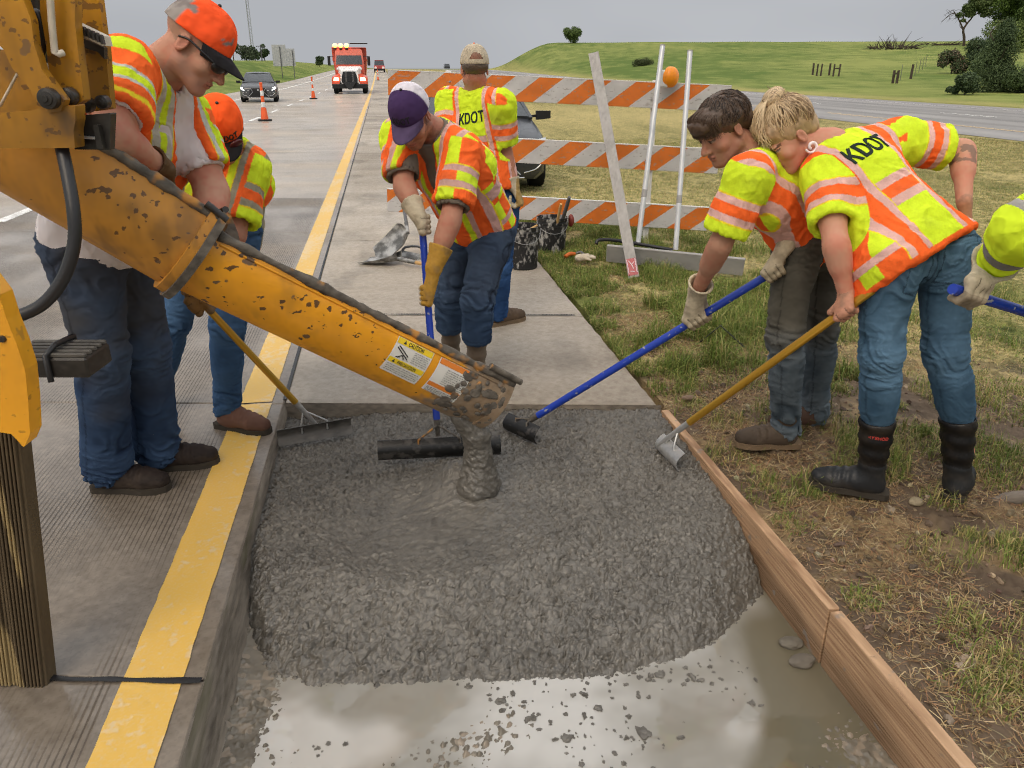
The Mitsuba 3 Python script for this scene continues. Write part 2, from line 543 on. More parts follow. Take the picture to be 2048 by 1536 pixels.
struct('shoulder', cat_([cbox((1.92, 48.0, 0.2), 0.01, (0.37, 27.9, -0.13)),
                         gridmesh(np.array([-0.60, 1.33]), np.concatenate([np.arange(48.9, 300, 6.0), [400, 800, 2500]]), lambda X, Y: rise(Y))]), 'shoulder_mat', 30)
for i, (a, b) in enumerate(zip(SHJ[:-1], SHJ[1:])):
    # SHJ is given at x = -0.6; a fine sheet so that the milled rumble strip is real relief
    n = int(min(500, (b - a) / 0.022)) if a < 24 else 4
    us = np.linspace(0, 1, n)
    xs = np.array([-0.596, -0.588, -0.55, -0.53, -0.50, -0.45, -0.38, -0.31, -0.24, -0.17, -0.12, -0.09, -0.06, 0.1, 0.4, 0.7, 1.0, 1.2, 1.30, 1.325, 1.332])
    X, U = np.meshgrid(xs, us, indexing='ij')
    Y = a + 0.006 + U * (b - a - 0.012) + SKEW * (X + 0.6)
    edge = np.minimum(np.minimum(X + 0.596, 1.332 - X), np.minimum(U, 1 - U) * (b - a))
    ragged = 0.018 * n2(X * 0 + 7, Y, 9.0, 3) * (X > 1.28)
    Z = rise(Y) - 0.007 * sstep(0.006, 0, edge) - 0.011 * rumble(X, Y) + 0.001 * n2(X, Y, 5)
    v = np.stack([X + ragged, Y, Z], -1)
    sheet = gridmesh(np.arange(len(xs)), np.arange(n), lambda A, B: A * 0)
    sheet.vertices = v.reshape(-1, 3)
    low = v.copy(); low[..., 2] = -0.235 + rise(Y)
    side = []
    for e0, e1 in (((slice(None), 0), 0), ((slice(None), -1), 1), ((0, slice(None)), 1), ((-1, slice(None)), 0)):
        top, bot = v[e0], low[e0]
        k = np.arange(len(top) - 1); N = len(top)
        q = np.stack([k, k + 1, k + 1 + N, k + N], 1)
        side.append(trimesh.Trimesh(np.vstack([top, bot]), np.vstack([q[:, [0, 1, 2]], q[:, [0, 2, 3]]])[:, ::-1 if e1 else 1], process=False))
    part('shoulder', 'slab', cat_([sheet] + side), 'shoulder_mat', 30)
# torn joint faces and the broken slab side facing the excavation
ys = np.arange(0.2, 5.6, 0.012); zs = np.linspace(0, 1, 16)
Yg, Zg = np.meshgrid(ys, zs, indexing='ij')
prof = np.interp(Zg, [0, 0.05, 0.12, 0.3, 0.36, 0.42, 0.7, 1.0], [0.0, 0.006, 0.012, 0.016, 0.004, 0.02, 0.034, 0.055])
wob = 0.014 * n2(Yg * 1.0, Zg * 0, 4.0, 11) + 0.012 * n2(Yg, Zg * 0.25, 22, 5) + 0.008 * n2(Yg, Zg * 0.3, 60, 6)
wall = gridmesh(np.arange(len(ys)), np.arange(len(zs)), lambda a, b: a * 0)
wall.vertices = np.stack([-0.606 + prof + wob * (0.25 + Zg), Yg, -0.003 - 0.25 * Zg], -1).reshape(-1, 3)
wall.faces = wall.faces[:, ::-1]
part('road', 'broken_slab_edge', wall, 'slab_wall_mat', 50)
xs = np.arange(-0.6, 1.36, 0.012)
Xg, Zg = np.meshgrid(xs, zs, indexing='ij')
wall = gridmesh(np.arange(len(xs)), np.arange(len(zs)), lambda a, b: a * 0)
wob = 0.012 * n2(Xg, Zg * 0.25, 16, 8) + 0.006 * n2(Xg, Zg * 0.3, 50, 9)
wall.vertices = np.stack([Xg, 3.872 + SKEW * (Xg + 0.6) - 0.004 - 0.012 * Zg + wob * (0.2 + Zg), -0.003 - 0.25 * Zg], -1).reshape(-1, 3)
part('shoulder', 'broken_slab_edge', wall, 'slab_wall_mat', 50)


def crack(a, b, w, seed, amp=0.006):
    t = np.linspace(0, 1, 60)[:, None]
    p = np.asarray(a) * (1 - t) + np.asarray(b) * t
    d = nrm(np.asarray(b) - np.asarray(a)); s = np.array([d[1], -d[0], 0])
    p = p + s * (amp * 2 * nz(np.stack([t[:, 0] * 14, t[:, 0] * 0, t[:, 0] * 0], 1), 1.0, seed))[:, None]
    ww = w * (0.65 + 1.0 * meshkit.noise(np.stack([t[:, 0] * 25, t[:, 0] * 0 + seed, t[:, 0] * 0], 1)))
    v = np.concatenate([p - s * ww[:, None], p + V(0, 0, 0.0015), p + s * ww[:, None]])
    k = np.arange(59)
    f = np.concatenate([np.stack([k, k + 60, k + 61], 1), np.stack([k, k + 61, k + 1], 1), np.stack([k + 60, k + 120, k + 121], 1), np.stack([k + 60, k + 121, k + 61], 1)])
    return trimesh.Trimesh(v, f[:, ::-1], process=False)


def jy(x, c):
    return c + SKEW * (x + 1)


part('road', 'joint_seal', crack((-2.2, jy(-2.2, 1.915), 0.0075), (-0.61, jy(-0.61, 1.905), 0.0075), 0.0085, 1), 'tar_mat', 30)
part('shoulder', 'joint_seal', crack((-0.5, 5.455, 0.003), (1.28, 5.145, 0.003), 0.006, 3), 'tar_mat', 30)
part('shoulder', 'joint_seal', crack((-0.603, 3.9, 0.0035), (-0.603, 40, 0.0035), 0.006, 5, 0.004), 'tar_mat', 30)


# ---- painted lines: sheets 4 mm above the slabs
def paint_fn(col, worn, k):
    def fn(p, n, uv):
        f = fbm(p.x * 45, p.y * 45, 2.0, 3)
        big = fbm(p.x * 5, p.y * 2.2, 3.0, 3)
        w = smoothstep(0.56, 0.75, f * 0.55 + big * 0.6) * k
        q = fbm(p.x * 160, p.y * 160, 1.0, 2)
        return mix(col, worn, dr.clip(w + 0.55 * (q - 0.42), 0, 1))
    return fn


paint_bump = lambda p, n, uv: mi.Float(0.0012 * fbm(p.x * 150, p.y * 150, 0.0, 2) + 0.0018 * noise(p.x * 14, p.y * 14, 0.5))
scene['yellow_paint_mat'] = pr(proc(paint_fn((0.63, 0.395, 0.085), (0.60, 0.45, 0.24), 0.9)), 0.42, 0.4, paint_bump)
scene['white_paint_mat'] = pr(proc(paint_fn((0.72, 0.72, 0.70), (0.33, 0.31, 0.28), 0.7)), 0.45, 0.4, paint_bump)


def strip(x0, x1, y0, y1, wav=0.004, seed=0, z=0.004):
    n = max(3, int((y1 - y0) / (0.03 if y1 < 8 else 0.4)))
    ys = np.linspace(y0, y1, min(n, 700))
    k = np.zeros_like(ys)
    a = wav * 2 * n2(ys, k, 18, seed, 2); b = wav * 2 * n2(ys, k + 5, 18, seed + 1, 2)
    v = np.concatenate([np.stack([x0 + a, ys, z + rise(ys)], 1), np.stack([x1 + b, ys, z + rise(ys)], 1)])
    i = np.arange(len(ys) - 1); N = len(ys)
    return trimesh.Trimesh(v, np.concatenate([np.stack([i, i + N, i + N + 1], 1), np.stack([i, i + N + 1, i + 1], 1)]), process=False)


yl = [strip(-0.835, -0.665, 0.3, 3.86), strip(-0.835, -0.665, 3.88, 5.57, seed=5), strip(-0.835, -0.665, 5.59, 49, seed=8)]
key = struct('yellow_edge_line', cat_(yl + [strip(-0.835, -0.665, 49, 420, seed=9)]), 'yellow_paint_mat', False, label='worn yellow edge line painted along the pavement beside the excavation', cat='road marking')
DASH = [9.7, 24.9, 28.4, 34, 40, 46.2, 53, 60, 68, 77, 88, 101, 116, 135, 160]
struct('white_lane_line', cat_([strip(-4.5, -4.36, y, y + (3.05 if y < 12 else 2.4), seed=int(y)) for y in DASH]), 'white_paint_mat', False, label='broken white lane line between the two lanes', cat='road marking')
struct('white_edge_line', strip(-8.22, -8.08, 5, 420, seed=4), 'white_paint_mat', False, label='solid white edge line on the far left side of the road', cat='road marking')

# ---- excavation floor, with muddy water standing on it
xs = np.arange(-0.66, 1.37, 0.006); ys = np.arange(0.7, 2.45, 0.006)


def floor_z(x, y):
    lump = worley(x, y, 38, 2); lump2 = worley(x, y, 75, 4)
    rough = sstep(0.40, 0.62, meshkit.fbm(np.stack([x * 3.2, y * 4.2, x * 0], -1), 3, 21))
    z = -0.234 + 0.036 * n2(x, y, 3.3, 4, 3) + 0.010 * n2(x, y, 14, 6)
    lumps = 0.017 * sstep(0.55, 0.0, lump[0]) * (lump[2] > 0.55) + 0.010 * sstep(0.55, 0.0, lump2[0]) * (lump2[2] > 0.5)
    hi = 0.018 * np.exp(-((x - 0.16) / 0.20) ** 2 - ((y - 1.72) / 0.13) ** 2) + 0.05 * sstep(-0.40, -0.62, x) + 0.016 * np.exp(-((x - 0.28) / 0.5) ** 2 - ((y - 1.40) / 0.09) ** 2)
    hi = hi + 0.012 * np.exp(-((x + 0.40) / 0.12) ** 2 - ((y - 1.5) / 0.22) ** 2) + 0.01 * sstep(1.0, 1.3, x) * sstep(1.75, 1.5, y)
    low = 0.020 * np.exp(-((x + 0.14) / 0.26) ** 2 - ((y - 1.80) / 0.16) ** 2) + 0.022 * np.exp(-((x - 0.80) / 0.36) ** 2 - ((y - 1.78) / 0.26) ** 2) + 0.018 * np.exp(-((x - 0.62) / 0.34) ** 2 - ((y - 1.50) / 0.07) ** 2)
    return z + hi - low + lumps * (0.35 + 0.75 * rough) * (1 - 0.75 * sstep(0.012, 0.02, low))


def mud_fn(p, n, uv):
    a = fbm(p.x * 9, p.y * 9, p.z * 9, 4)
    c = mix((0.075, 0.064, 0.048), (0.22, 0.195, 0.155), a)
    return mix(c, (0.30, 0.24, 0.18), smoothstep(0.62, 0.75, noise(p.x * 45, p.y * 45, 2.0)) * 0.5)


scene['wet_mud_mat'] = pr(proc(mud_fn), 0.30, 0.5, lambda p, n, uv: mi.Float(0.003 * fbm(p.x * 90, p.y * 90, 0.0, 3)))
struct('excavation_floor', gridmesh(xs, ys, floor_z), 'wet_mud_mat', 60)
scene['muddy_water_mat'] = pr(proc(lambda p, n, uv: mix(mix((0.235, 0.222, 0.192), (0.43, 0.42, 0.395), smoothstep(0.3, 0.65, fbm(p.x * 2.6, p.y * 3.4, 5.0, 4))), (0.13, 0.115, 0.078), smoothstep(0.45, 0.6, fbm(p.x * 3.1, p.y * 2.2, 1.0, 3) * 0.5 + 0.42 * smoothstep(0.75, 1.15, p.x - 0.35 * (p.y - 1.6))))), proc(lambda p, n, uv: mi.Float(0.03 + 0.30 * smoothstep(0.48, 0.60, fbm(p.x * 4.2 + 3, p.y * 6.5, 2.0, 4)))), 0.6,  # milky murk; its pale patches also paint in sky reflection
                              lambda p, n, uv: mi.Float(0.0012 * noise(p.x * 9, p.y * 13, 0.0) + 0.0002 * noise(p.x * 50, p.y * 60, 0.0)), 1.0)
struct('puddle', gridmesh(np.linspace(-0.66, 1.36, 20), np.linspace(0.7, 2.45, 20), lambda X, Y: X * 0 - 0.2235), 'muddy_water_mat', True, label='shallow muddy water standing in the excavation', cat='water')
struct('earth_bed', cbox((2.6, 5.2, 0.3), 0.01, (0.36, 2.2, -0.46)), 'wet_mud_mat', 30)

# ---- fresh concrete
gx, gy = np.arange(-0.60, 1.335, 0.0042), np.arange(1.55, 3.92, 0.0042)


def concrete_z(x, y, fine=True):
    far = 3.872 + SKEW * (x + 0.6) - y            # distance to the far slab face
    base = -0.085 + 0.035 * sstep(-0.2, 1.3, x) + 0.03 * n2(x, y, 1.6, 31, 3) + 0.022 * sstep(0.9, 0.2, far)
    base = base - 0.05 * np.exp(-((x + 0.45) / 0.25) ** 2 - ((far - 0.15) / 0.25) ** 2)
    base = base + 0.05 * np.exp(-((x - 0.24) / 0.17) ** 2 - ((y - 3.0) / 0.22) ** 2) + 0.10 * np.exp(-(((x - 0.235) / 0.13) ** 2 + ((y - 2.95) / 0.13) ** 2) ** 0.8) + 0.035 * np.exp(-((x - 0.3) / 0.38) ** 2 - ((y - 2.55) / 0.25) ** 2)
    # the flow lobe, a low round rim pushed toward the camera and to the right
    rr = np.hypot((x - 0.12) / 1.15, y - 2.9)
    base = base + 0.026 * np.exp(-((rr - 0.62) / 0.07) ** 2) * sstep(3.0, 2.4, y) - 0.012 * sstep(0.6, 0.4, rr)
    # front: steep rounded toe
    yf = np.interp(x, [-0.62, -0.5, -0.3, 0.0, 0.3, 0.5, 0.72, 0.9, 1.08, 1.2, 1.30, 1.36], [2.28, 2.07, 1.99, 1.955, 1.93, 1.90, 1.885, 1.93, 2.02, 2.10, 2.18, 2.24]) + 0.05 * n2(x, x * 0, 6, 12)
    d = (y - yf)
    z = np.where(d < 0, -0.30, np.minimum(base, -0.245 + (base + 0.245) * (1 - np.clip(1 - d / 0.52, 0, 1) ** 2.3)))
    if not fine:
        return z
    smear = sstep(0.55, 0.1, np.hypot((x - 0.12) / 1.15, (y - 2.70) / 1.05)) * 0.76 + 0.06
    ang = np.sin(x * 9 + y * 3)
    wx, wy = x + 0.02 * n2(x, y, 9, 41), y + 0.02 * n2(x, y, 9, 42)
    lump = 0.0
    for s, a, sd, pr_ in ((26, 0.0100, 51, 0.62), (46, 0.0100, 52, 0.35), (84, 0.0066, 53, 0.25)):
        d1, d2_, r = worley(wx, wy * 1.25, s, sd)
        lump = lump + a * ((np.maximum(0, 1 - (d1 / 0.72) ** 2) ** 0.7 - 0.35) * (r > pr_) * (0.6 + 0.8 * r) - 0.45 * sstep(0.14, 0.0, d2_ - d1) * (r > pr_))
    drag = 0.027 * (np.abs(n2(x * 0.35 + 0.18 * np.sin(y * 4), y * 1.5 + 0.3 * (x - 0.1) ** 2, 16, 61, 4)) * 2 - 0.4)
    soft = n2(x, y, 6, 70, 3) * 0.020 + n2(x, y, 15, 71, 5) * 0.034 + n2(x, y, 95, 72, 2) * 0.006
    return z + (lump + soft) * (1 - smear) + (drag + soft * 0.45) * smear


cm = gridmesh(gx, gy, lambda X, Y: np.where(Y > 3.866 + SKEW * (X + 0.6), -0.29, concrete_z(X, Y)))
v = np.asarray(cm.vertices)
v[:, 0] += 0.016 * nz(v, 34, 3, 2); v[:, 1] += 0.016 * nz(v, 34, 4, 2)
keepf = (v[cm.faces][:, :, 2] > -0.262).any(1)
cm = trimesh.Trimesh(v, cm.faces[keepf], process=False)


def fresh_fn(p, n, uv):
    a = fbm(p.x * 4, p.y * 4, p.z * 4, 3)
    b = fbm(p.x * 55, p.y * 55, p.z * 55, 3)
    return mix((0.057, 0.052, 0.044), (0.156, 0.143, 0.122), dr.clip(0.5 + 0.9 * (a - 0.5) + 0.8 * (b - 0.5), 0, 1))


def fresh_bump(p, n, uv):
    return mi.Float(0.0058 * fbm(p.x * 85, p.y * 85, p.z * 85, 4) + 0.0012 * noise(p.x * 420, p.y * 420, p.z * 420))


scene['fresh_concrete_mat'] = pr(proc(fresh_fn), proc(lambda p, n, uv: mi.Float(0.14 + 0.36 * fbm(p.x * 14, p.y * 14, p.z * 14, 3))), 0.7, fresh_bump)
struct('fresh_concrete', cm, 'fresh_concrete_mat', True, 'stuff', label='heap of wet lumpy grey concrete spread between slab and form boards', cat='concrete')

# ---- form boards
def wood_fn(axis_y=True, a=(0.26, 0.145, 0.075), b=(0.50, 0.325, 0.195)):
    def fn(p, n, uv):
        w = fbm(p.x * 7, p.y * 1.1, p.z * 14, 3)
        r = (p.z * 46 + w * 5.5 + p.y * 1.2)
        g = dr.abs(r - dr.floor(r) - 0.5) * 2
        f = fbm(p.x * 60, p.y * 9, p.z * 190, 3)
        c = mix(a, b, dr.clip(0.22 + 0.5 * g + 1.5 * (f - 0.45), 0, 1))
        wet = smoothstep(0.45, 0.7, fbm(p.x * 2, p.y * 1.6, p.z * 6, 3) - (p.z + 0.1) * 1.2)
        spl = smoothstep(0.70, 0.78, fbm(p.x * 22, p.y * 22, p.z * 22, 3))
        return mix(c * (1 - 0.5 * wet), (0.20, 0.185, 0.165), spl * 0.7)
    return fn


wood_bump = lambda p, n, uv: mi.Float(0.0012 * fbm(p.x * 50, p.y * 8, p.z * 170, 3) + 0.0008 * noise(p.x * 20, p.y * 300, p.z * 20))
scene['form_wood_mat'] = pr(proc(wood_fn()), 0.6, 0.35, wood_bump)
k1 = tag(new('form_board'), 'wet orange-brown plank on edge holding back the concrete, farther of two butted planks', 'form board', 'form boards along the pour')
scene[k1] = ply(cat_([bar((1.362, 1.855, -0.118), (1.352, 3.46, -0.118), 0.040, 0.236, c=0.003)]), 'form_wood_mat', 30)
k2 = tag(new('form_board'), 'orange-brown plank on edge beside the muddy water, nearest of two butted planks', 'form board', 'form boards along the pour')
scene[k2] = ply(bar((1.375, 0.2, -0.122), (1.364, 1.848, -0.122), 0.040, 0.236, c=0.003), 'form_wood_mat', 30)


# ---------------------------------------------------------------- ground, far carriageway
def ground_z(x, y):
    """the ground beside the road: verge, median, far carriageway's bed, hill on the right, bank on the left"""
    x, y = np.asarray(x, float), np.asarray(y, float)
    r = rise(y)
    R = np.hypot(x, y) + 1e-6
    xs_ = np.maximum(x, 30.001)
    R0 = 30 * R / xs_
    s = np.clip((R - R0) / np.maximum(200 - R0, 12.0), 0, 1)
    az = np.degrees(np.arctan2(x, y))
    hill = 6.2 * (0.35 * s + 0.65 * s ** 1.5) * sstep(7.0, 12.0, az) + 0.5 * n2(x, y, 0.025, 3, 3) * s
    med = -0.20 * sstep(1.6, 6.0, x) * sstep(15.2, 10.0, x) + 0.0
    bank = 2.1 * sstep(10.8, 24, -x) * sstep(45, 140, y) - 0.25 * sstep(10.7, 13, -x) * sstep(18, 14, -x)
    z = r + np.where(x > 28.3, hill, 0) + np.where((x > 1.35) & (x < 15.3), med, 0) + np.where(x < -10.7, bank, 0)
    return z


def near_relief(x, y):
    """clods, ruts and scuffed soil next to the forms, fading into turf"""
    w = sstep(9.0, 5.0, y) * sstep(9.0, 5.0, x)
    l1, _, i1 = worley(x, y, 7.5, 3); l2, _, i2 = worley(x, y, 19, 5)
    z = 0.05 * n2(x, y, 1.1, 7, 4) + 0.045 * n2(x, y, 5.5, 8, 4)
    z = z + 0.026 * sstep(0.55, 0.05, l1) * (i1 > 0.7) + 0.017 * sstep(0.5, 0.05, l2) * (i2 > 0.55)
    z = z - 0.03 * sstep(1.36, 1.5, x) * 0 - 0.035 + 0.05 * sstep(1.6, 2.4, x) * sstep(4.5, 3.0, y)
    flat = sstep(1.385, 1.50, x)
    return w * z * (0.3 + 0.7 * flat) - 0.02 * (1 - flat)


def geo(a, b, h0, k):
    out = [a]
    h = h0
    while out[-1] < b:
        out.append(out[-1] + h); h *= k
    return np.array(out)


gxs = np.concatenate([-geo(10.72, 1500, 0.8, 1.28)[::-1], [-10.69, 1.36], np.arange(1.385, 5.2, 0.020), geo(5.2, 15.3, 0.05, 1.10)[1:-1], [15.4, 15.6, 28.6, 28.9], geo(29.2, 2500, 1.2, 1.10)])
gys = np.concatenate([-geo(0.5, 300, 1.5, 1.5)[::-1], [-0.2], np.arange(0.3, 7.6, 0.022), geo(7.6, 2600, 0.06, 1.045)])


def gz_full(X, Y):
    under = (X > -10.7) & (X < 1.37)
    Z = ground_z(X, Y) + np.where((X > 1.37) & (X < 15), near_relief(X, Y), 0)
    Z = np.where(under, rise(Y) - 0.75, Z)
    return np.where((X > 15.5) & (X < 28.7), rise(Y) - 0.3, Z)


def soil_mask(x, y, lib):
    return None


def ground_fn(p, n, uv):
    a = fbm(p.x * 1.3, p.y * 1.3, 2.0, 4)
    b = fbm(p.x * 7, p.y * 7, 4.0, 4)
    c = fbm(p.x * 34, p.y * 34, 4.0, 3)
    fib = fbm(p.x * 90 + 6 * a, p.y * 24, 1.0, 3)
    big = fbm(p.x * 0.13, p.y * 0.055, 9.0, 4)
    mow = fbm(p.x * 0.9, p.y * 0.16, 3.0, 3)
    mud = mix((0.055, 0.038, 0.026), (0.175, 0.128, 0.088), dr.clip(b * 0.8 + c * 0.45 - 0.1, 0, 1))
    straw = mix((0.135, 0.088, 0.045), (0.33, 0.24, 0.135), dr.clip(fib * 0.8 + 0.4 * (c - 0.5) + 0.1, 0, 1))
    soil = mix(mud, straw, smoothstep(0.44, 0.66, a * 0.45 + b * 0.55))
    lush = mix((0.045, 0.06, 0.016), (0.16, 0.17, 0.045), dr.clip(0.5 + 1.2 * (b - 0.5) + 0.8 * (c - 0.5), 0, 1))
    dry = mix((0.125, 0.118, 0.040), (0.345, 0.285, 0.125), dr.clip(0.5 + 1.2 * (mow - 0.5) + 0.8 * (big - 0.5) + 2.4 * (c - 0.5) + 1.6 * (b - 0.5), 0, 1))
    turf = mix(lush, dry, smoothstep(0.33, 0.56, a * 0.5 + mow * 0.5 + 0.025 * dr.clip(p.y - 5, 0, 8)))
    scuffed = smoothstep(5.2, 3.6, p.y + 1.6 * (a - 0.5) + 0.35 * dr.maximum(p.x - 2.2, 0)) * smoothstep(5.5, 3.8, p.x + 1.5 * (b - 0.5))
    near = mix(turf, soil, scuffed)
    hillc = mix((0.075, 0.115, 0.022), (0.185, 0.205, 0.058), dr.clip(0.5 + 1.6 * (fbm(p.x * 0.05, p.y * 0.03, 1.0, 5) - 0.5) + 1.5 * (fbm(p.x * 0.7, p.y * 0.35, 2.0, 5) - 0.5) + 0.3 * (fbm(p.x * 2.6, p.y * 1.4, 2.0, 3) - 0.5), 0, 1))
    verge = smoothstep(28.0, 29.0, p.x) * smoothstep(33.0, 30.0, p.x)
    far = mix(hillc, (0.30, 0.26, 0.10), verge * 0.55)
    return mix(near, far, dr.select((p.x > 16) | (p.x < -10), mi.Float(1.0), mi.Float(0.0)))


scene['ground_mat'] = pr(proc(ground_fn), 0.85, 0.2, lambda p, n, uv: mi.Float(0.012 * fbm(p.x * 40, p.y * 26, 0.0, 4)), 1.0, 2e-3)
struct('ground', gridmesh(gxs, gys, gz_full), 'ground_mat', True)


def asphalt_fn(p, n, uv):
    a = fbm(p.x * 0.9, p.y * 0.10, 2.0, 4)
    lane = p.x - 18.9
    c = mix((0.13, 0.122, 0.115), (0.25, 0.238, 0.225), dr.clip(0.5 + 1.2 * (a - 0.5), 0, 1))
    t = dr.minimum(dr.abs(dr.abs(p.x - 20.2) - 0.85), dr.abs(dr.abs(p.x - 23.9) - 0.85))
    return c * (1 - 0.22 * (1 - smoothstep(0.1, 0.5, t)))


scene['asphalt_mat'] = pr(proc(asphalt_fn), 0.5, 0.5)
fy = geo(-60, 2500, 6.0, 1.02)
struct('far_road', gridmesh(np.array([15.55, 17.6, 20, 22, 24, 26, 28.65]), fy, lambda X, Y: rise(Y) + 0.006 - 0.03 * np.abs(X - 22) / 6), 'asphalt_mat', True)


def strip2(x0, x1, y0, y1):
    ys_ = np.linspace(y0, y1, max(2, int((y1 - y0) / 4)))
    f_ = lambda x: rise(ys_) + 0.013 - 0.03 * abs(x - 22) / 6
    v = np.concatenate([np.stack([0 * ys_ + x0, ys_, f_(x0)], 1), np.stack([0 * ys_ + x1, ys_, f_(x1)], 1)])
    i = np.arange(len(ys_) - 1); N = len(ys_)
    return trimesh.Trimesh(v, np.concatenate([np.stack([i, i + N, i + N + 1], 1), np.stack([i, i + N + 1, i + 1], 1)]), process=False)


scene['pale_yellow_mat'] = pr((0.50, 0.36, 0.19), 0.6, 0.3)
struct('far_white_dashes', cat_([strip2(21.95, 22.1, y, y + 3.0) for y in np.arange(2, 200, 12.2)]), 'white_paint_mat', False, label='white dashes along the far carriageway', cat='road marking')
struct('far_edge_line', cat_([strip2(17.75, 17.9, -40, 30.6), strip2(17.75, 17.9, 33, 300)]), 'pale_yellow_mat', False, label='pale yellow edge line on the near side of the far carriageway', cat='road marking')
scene['faded_white_mat'] = pr((0.36, 0.35, 0.34), 0.6, 0.3)
struct('far_white_edge_line', strip2(26.55, 26.8, -40, 300), 'faded_white_mat', False, label='white edge line at the foot of the green hill', cat='road marking')


# ---------------------------------------------------------------- the concrete truck: chute, boom, step
HF, HR_ = V(math.sin(YAW), math.cos(YAW), 0), V(math.cos(YAW), -math.sin(YAW), 0)


def truck_paint(lo=(0.30, 0.125, 0.008), hi=(0.66, 0.30, 0.012), rust=0.5, grime=0.5, conc=None, wear=None):
    def fn(p, n, uv):
        a = fbm(p.x * 6, p.y * 6, p.z * 6, 4)
        b = fbm(p.x * 2.2 + 3, p.y * 2.2, p.z * 2.2, 3)
        run = fbm(p.x * 26, p.y * 26, p.z * 3.0, 3)
        c = mix(lo, hi, dr.clip(0.5 + 1.5 * (b - 0.5) + 0.7 * (run - 0.5), 0, 1))
        dirt = smoothstep(0.50, 0.72, a * 0.6 + run * 0.45)
        c = mix(c, (0.085, 0.046, 0.018), dirt * grime)
        hu = mi.Float(0.0) if wear is None else dr.clip((p.x * wear[0] + p.y * wear[1] + p.z * wear[2] + wear[3] + 0.07) / 0.09, -1.0, 1.0)     # scraped most along the rim
        chip = smoothstep(0.70, 0.725, 0.055 * hu + fbm(p.x * 46, p.y * 46, p.z * 46, 3) + 0.30 * (fbm(p.x * 5, p.y * 5, p.z * 5, 2) - 0.5))
        c = mix(c, (0.045, 0.022, 0.014), chip * rust)
        big = smoothstep(0.735, 0.755, 0.05 * hu + fbm(p.x * 13 + 5, p.y * 13, p.z * 13, 4))
        c = mix(c, (0.07, 0.05, 0.04), big * rust)
        if conc is not None:
            t = p.x * conc[0] + p.y * conc[1] + p.z * conc[2] + conc[3]
            e = t + 0.30 * (fbm(p.x * 9, p.y * 9, p.z * 9, 4) - 0.5)
            k = smoothstep(-0.03, 0.05, e)
            g = mix((0.085, 0.075, 0.06), (0.25, 0.225, 0.19), fbm(p.x * 30, p.y * 30, p.z * 30, 4))
            c = mix(c, g, k * 0.85)
        return c
    return fn


paint_chips = lambda p, n, uv: mi.Float(0.0014 * fbm(p.x * 26, p.y * 26, p.z * 26, 3))
scene['boom_paint_mat'] = pr(proc(truck_paint((0.115, 0.052, 0.006), (0.56, 0.255, 0.010), 0.6, 0.95)), 0.42, 0.5, paint_chips)
scene['clean_paint_mat'] = pr(proc(truck_paint((0.62, 0.27, 0.012), (0.78, 0.36, 0.016), 0.35, 0.15)), 0.30, 0.5, paint_chips)
scene['grease_mat'] = pr(proc(lambda p, n, uv: mix((0.006, 0.0055, 0.005), (0.034, 0.029, 0.024), fbm(p.x * 40, p.y * 40, p.z * 40, 3))), 0.40, 0.5)
scene['crust_mat'] = pr(proc(lambda p, n, uv: mix(mix((0.016, 0.014, 0.012), (0.20, 0.175, 0.145), fbm(p.x * 34, p.y * 34, p.z * 34, 4)), (0.40, 0.19, 0.05), smoothstep(0.58, 0.72, fbm(p.x * 15, p.y * 15, p.z * 15, 3)))), 0.8, 0.25,
                            lambda p, n, uv: mi.Float(0.006 * fbm(p.x * 50, p.y * 50, p.z * 50, 4)))
scene['steel_mat'] = pr((0.42, 0.42, 0.42), 0.35, 0.5, metallic=0.8)
scene['cream_mat'] = pr(proc(lambda p, n, uv: mix((0.35, 0.30, 0.22), (0.68, 0.62, 0.52), fbm(p.x * 40, p.y * 40, p.z * 20, 3))), 0.5, 0.4)
scene['hose_mat'] = pr((0.016, 0.016, 0.018), 0.42, 0.5)

truck = tag(new('concrete_truck'), 'worn yellow concrete truck front with its chute reaching down over the fresh concrete', 'truck')


def u_profile(w, h1, h2, n=22):
    a = np.linspace(0, -np.pi, n)
    pts = [(w / 2, h1)] + [(w / 2 * math.cos(t), w / 2 * math.sin(t)) for t in a] + [(-w / 2, h2)]
    return np.array(pts)


